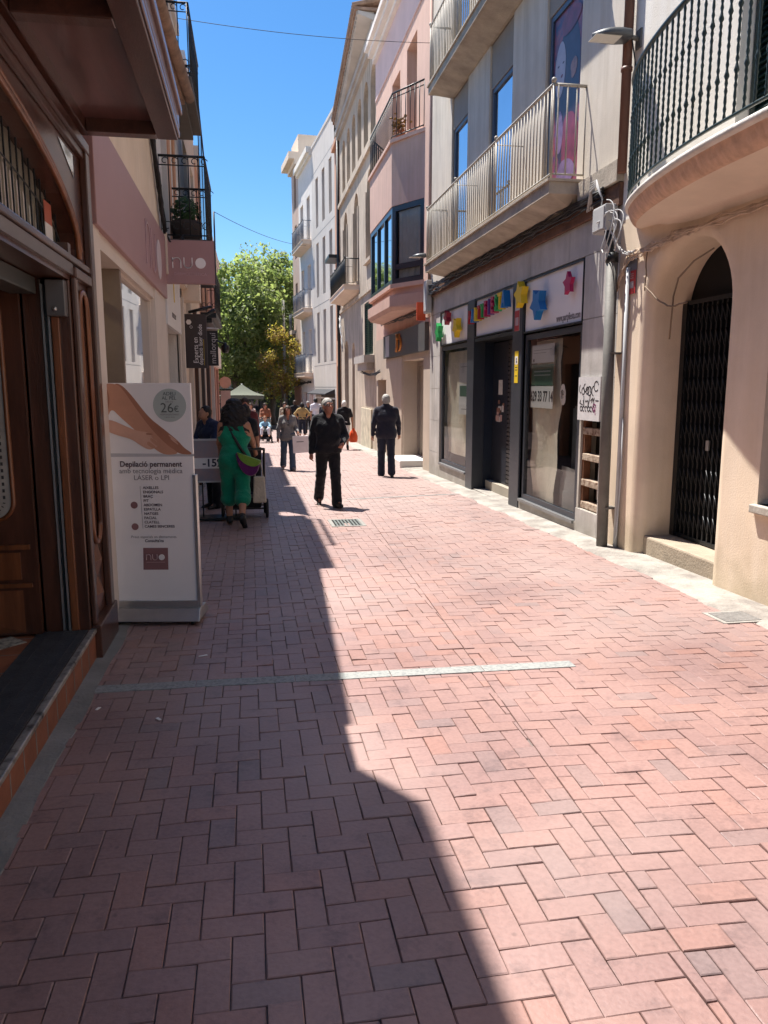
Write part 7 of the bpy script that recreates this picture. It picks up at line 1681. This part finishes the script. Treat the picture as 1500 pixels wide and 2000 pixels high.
ks = T('kiosk', 'low kiosk with white slatted top in front of the grey building', 'kiosk', (2.2, 64, G(64)))
mb = MB(); mb.box(.9, 3.9, 64, 66, G(64), 1.1); mb.build('body', M_char, ks)
mb = MB(); mb.box(.6, 4.2, 63.6, 66.2, 1.1, 1.25); mb.box(.6, 4.2, 63.6, 63.7, 1.45, 1.52); mb.box(.6, 4.2, 63.7, 66.2, 1.7, 1.85); mb.build('roof', M_pale, ks)
mb = MB(); mb.box(1.1, 2.4, 63.97, 64, -.9, .9); mb.box(2.55, 3.7, 63.97, 64, -.9, .9); mb.build('shutter', M_green, ks)
SB = T('side_building', 'pale building on the left of the square beyond the last left house', 'building', (-10, 55, -1)); FSB = Fc((-7.5, 0), (0, 1), (1, 0))
ops = [(38 + 3 * k, 39.2 + 3 * k, z, z + 2.1) for k in range(11) for z in (2.6, 5.8)]
mb = MB(); FSB.wall(mb, 36, 73, -2, 9, ops, .3); FSB.box(mb, 36, 73, 9, 9.3, -8, .3); FSB.box(mb, 36, 36.05, -2, 9, -8, 0); mb.build('wall', M_pale, SB); core(SB, FSB, 36.1, 72.9, -2, 9, -.35, -8)
for o in ops: FSB.window(SB, *o, -.2, M_char, M_winglass, .08, 1)
# plants in tubs by the grey block
ptx = T('planter', 'dark tub with pale leaved plants by the shop of the grey block', 'planter', (3.55, 39.5, G(39.5)))
mb = MB(); mb.lathe((3.55, 39.5, G(39.5)), [(.18, 0), (.24, .1), (.28, .55), (.24, .55)], 14); mb.build('tub', M_pot, ptx)
mb = MB(); r = random.Random(3)
for k in range(70):
    a = r.uniform(0, 6.28); e = r.uniform(.3, 1.1); L = r.uniform(.5, 1.0); b = Vector((3.55, 39.5, G(39.5) + .55)); dv = Vector((math.cos(a) * .5, math.sin(a) * .5, e)).normalized(); tp = b + dv * L; sdv = dv.cross(Vector((0, 0, 1))).normalized() * .05
    mb.poly([b, b.lerp(tp, .6) - sdv, tp, b.lerp(tp, .6) + sdv])
mb.build('leaves', mat('pale_leaf', (.22, .22, .14), .6, .4, 3), ptx, fix=False)
# small scraps lying on the paving
for (x, y, a, lb) in ((-.35, 4.95, .4, 'tiny white paper scrap lying just beyond the stone line in the shade'), (-.86, 4.15, 1.2, 'tiny white speck of paper at the left end of the stone line'), (-.52, 3.95, 2.2, 'pale straw like scrap on the shaded paving in front of the stone line')):
    mb = MB(); c, s_ = math.cos(a), math.sin(a); L_ = .03 if y > 4.5 else .018
    q = [(-L_, -.007), (L_, -.009), (L_ * .9, .008), (-L_ * .95, .006)]
    mb.prism([(x + c * u - s_ * v, y + s_ * u + c * v, G(y) + .004) for u, v in q], (0, 0, .003)); solo(mb, 'paper_scrap', M_white, lb, 'litter')
# ------------------------------------------------------------------ camera and light
cam = bpy.data.cameras.new('camera'); cam.sensor_fit = 'VERTICAL'; cam.sensor_height = 24; cam.sensor_width = 18; cam.lens = 18.0; cam.clip_end = 2000; cam.clip_start = .05
co = bpy.data.objects.new('camera', cam); COL.objects.link(co); co.location = (0, 0, 1.65); co.rotation_euler = (R(90 - 9.3), 0, R(-9.8)); SC.camera = co
sv = Vector((-.235, .385, 1.0)).normalized(); EL = math.asin(sv.z); AZ = math.atan2(sv.x, sv.y)
su_ = bpy.data.lights.new('sun', 'SUN'); su_.energy = 5.0; su_.angle = R(.53); su_.color = (1, .955, .89)
so = bpy.data.objects.new('sun', su_); COL.objects.link(so); so.rotation_euler = sv.to_track_quat('Z', 'Y').to_euler(); so.location = (0, 0, 30)
w = bpy.data.worlds.new('World'); SC.world = w; w.use_nodes = True; nt = w.node_tree
bg = nt.nodes['Background']; sk = nt.nodes.new('ShaderNodeTexSky'); sk.sky_type = 'NISHITA'; sk.sun_disc = False; sk.sun_elevation = EL; sk.sun_rotation = AZ; sk.air_density = 1.0; sk.dust_density = .7; sk.ozone_density = 3.0; sk.altitude = 200
hs = nt.nodes.new('ShaderNodeHueSaturation'); hs.inputs['Saturation'].default_value = 1.36; nt.links.new(sk.outputs[0], hs.inputs['Color']); nt.links.new(hs.outputs[0], bg.inputs[0]); bg.inputs[1].default_value = .082
SC.view_settings.view_transform = 'Standard'; SC.view_settings.look = 'None'; SC.view_settings.gamma = 1; SC.view_settings.use_curve_mapping = False; SC.view_settings.exposure = 1.12
SC.cycles.max_bounces = 8; SC.cycles.diffuse_bounces = 4; SC.cycles.transparent_max_bounces = 12
SC.cycles.use_denoising = True
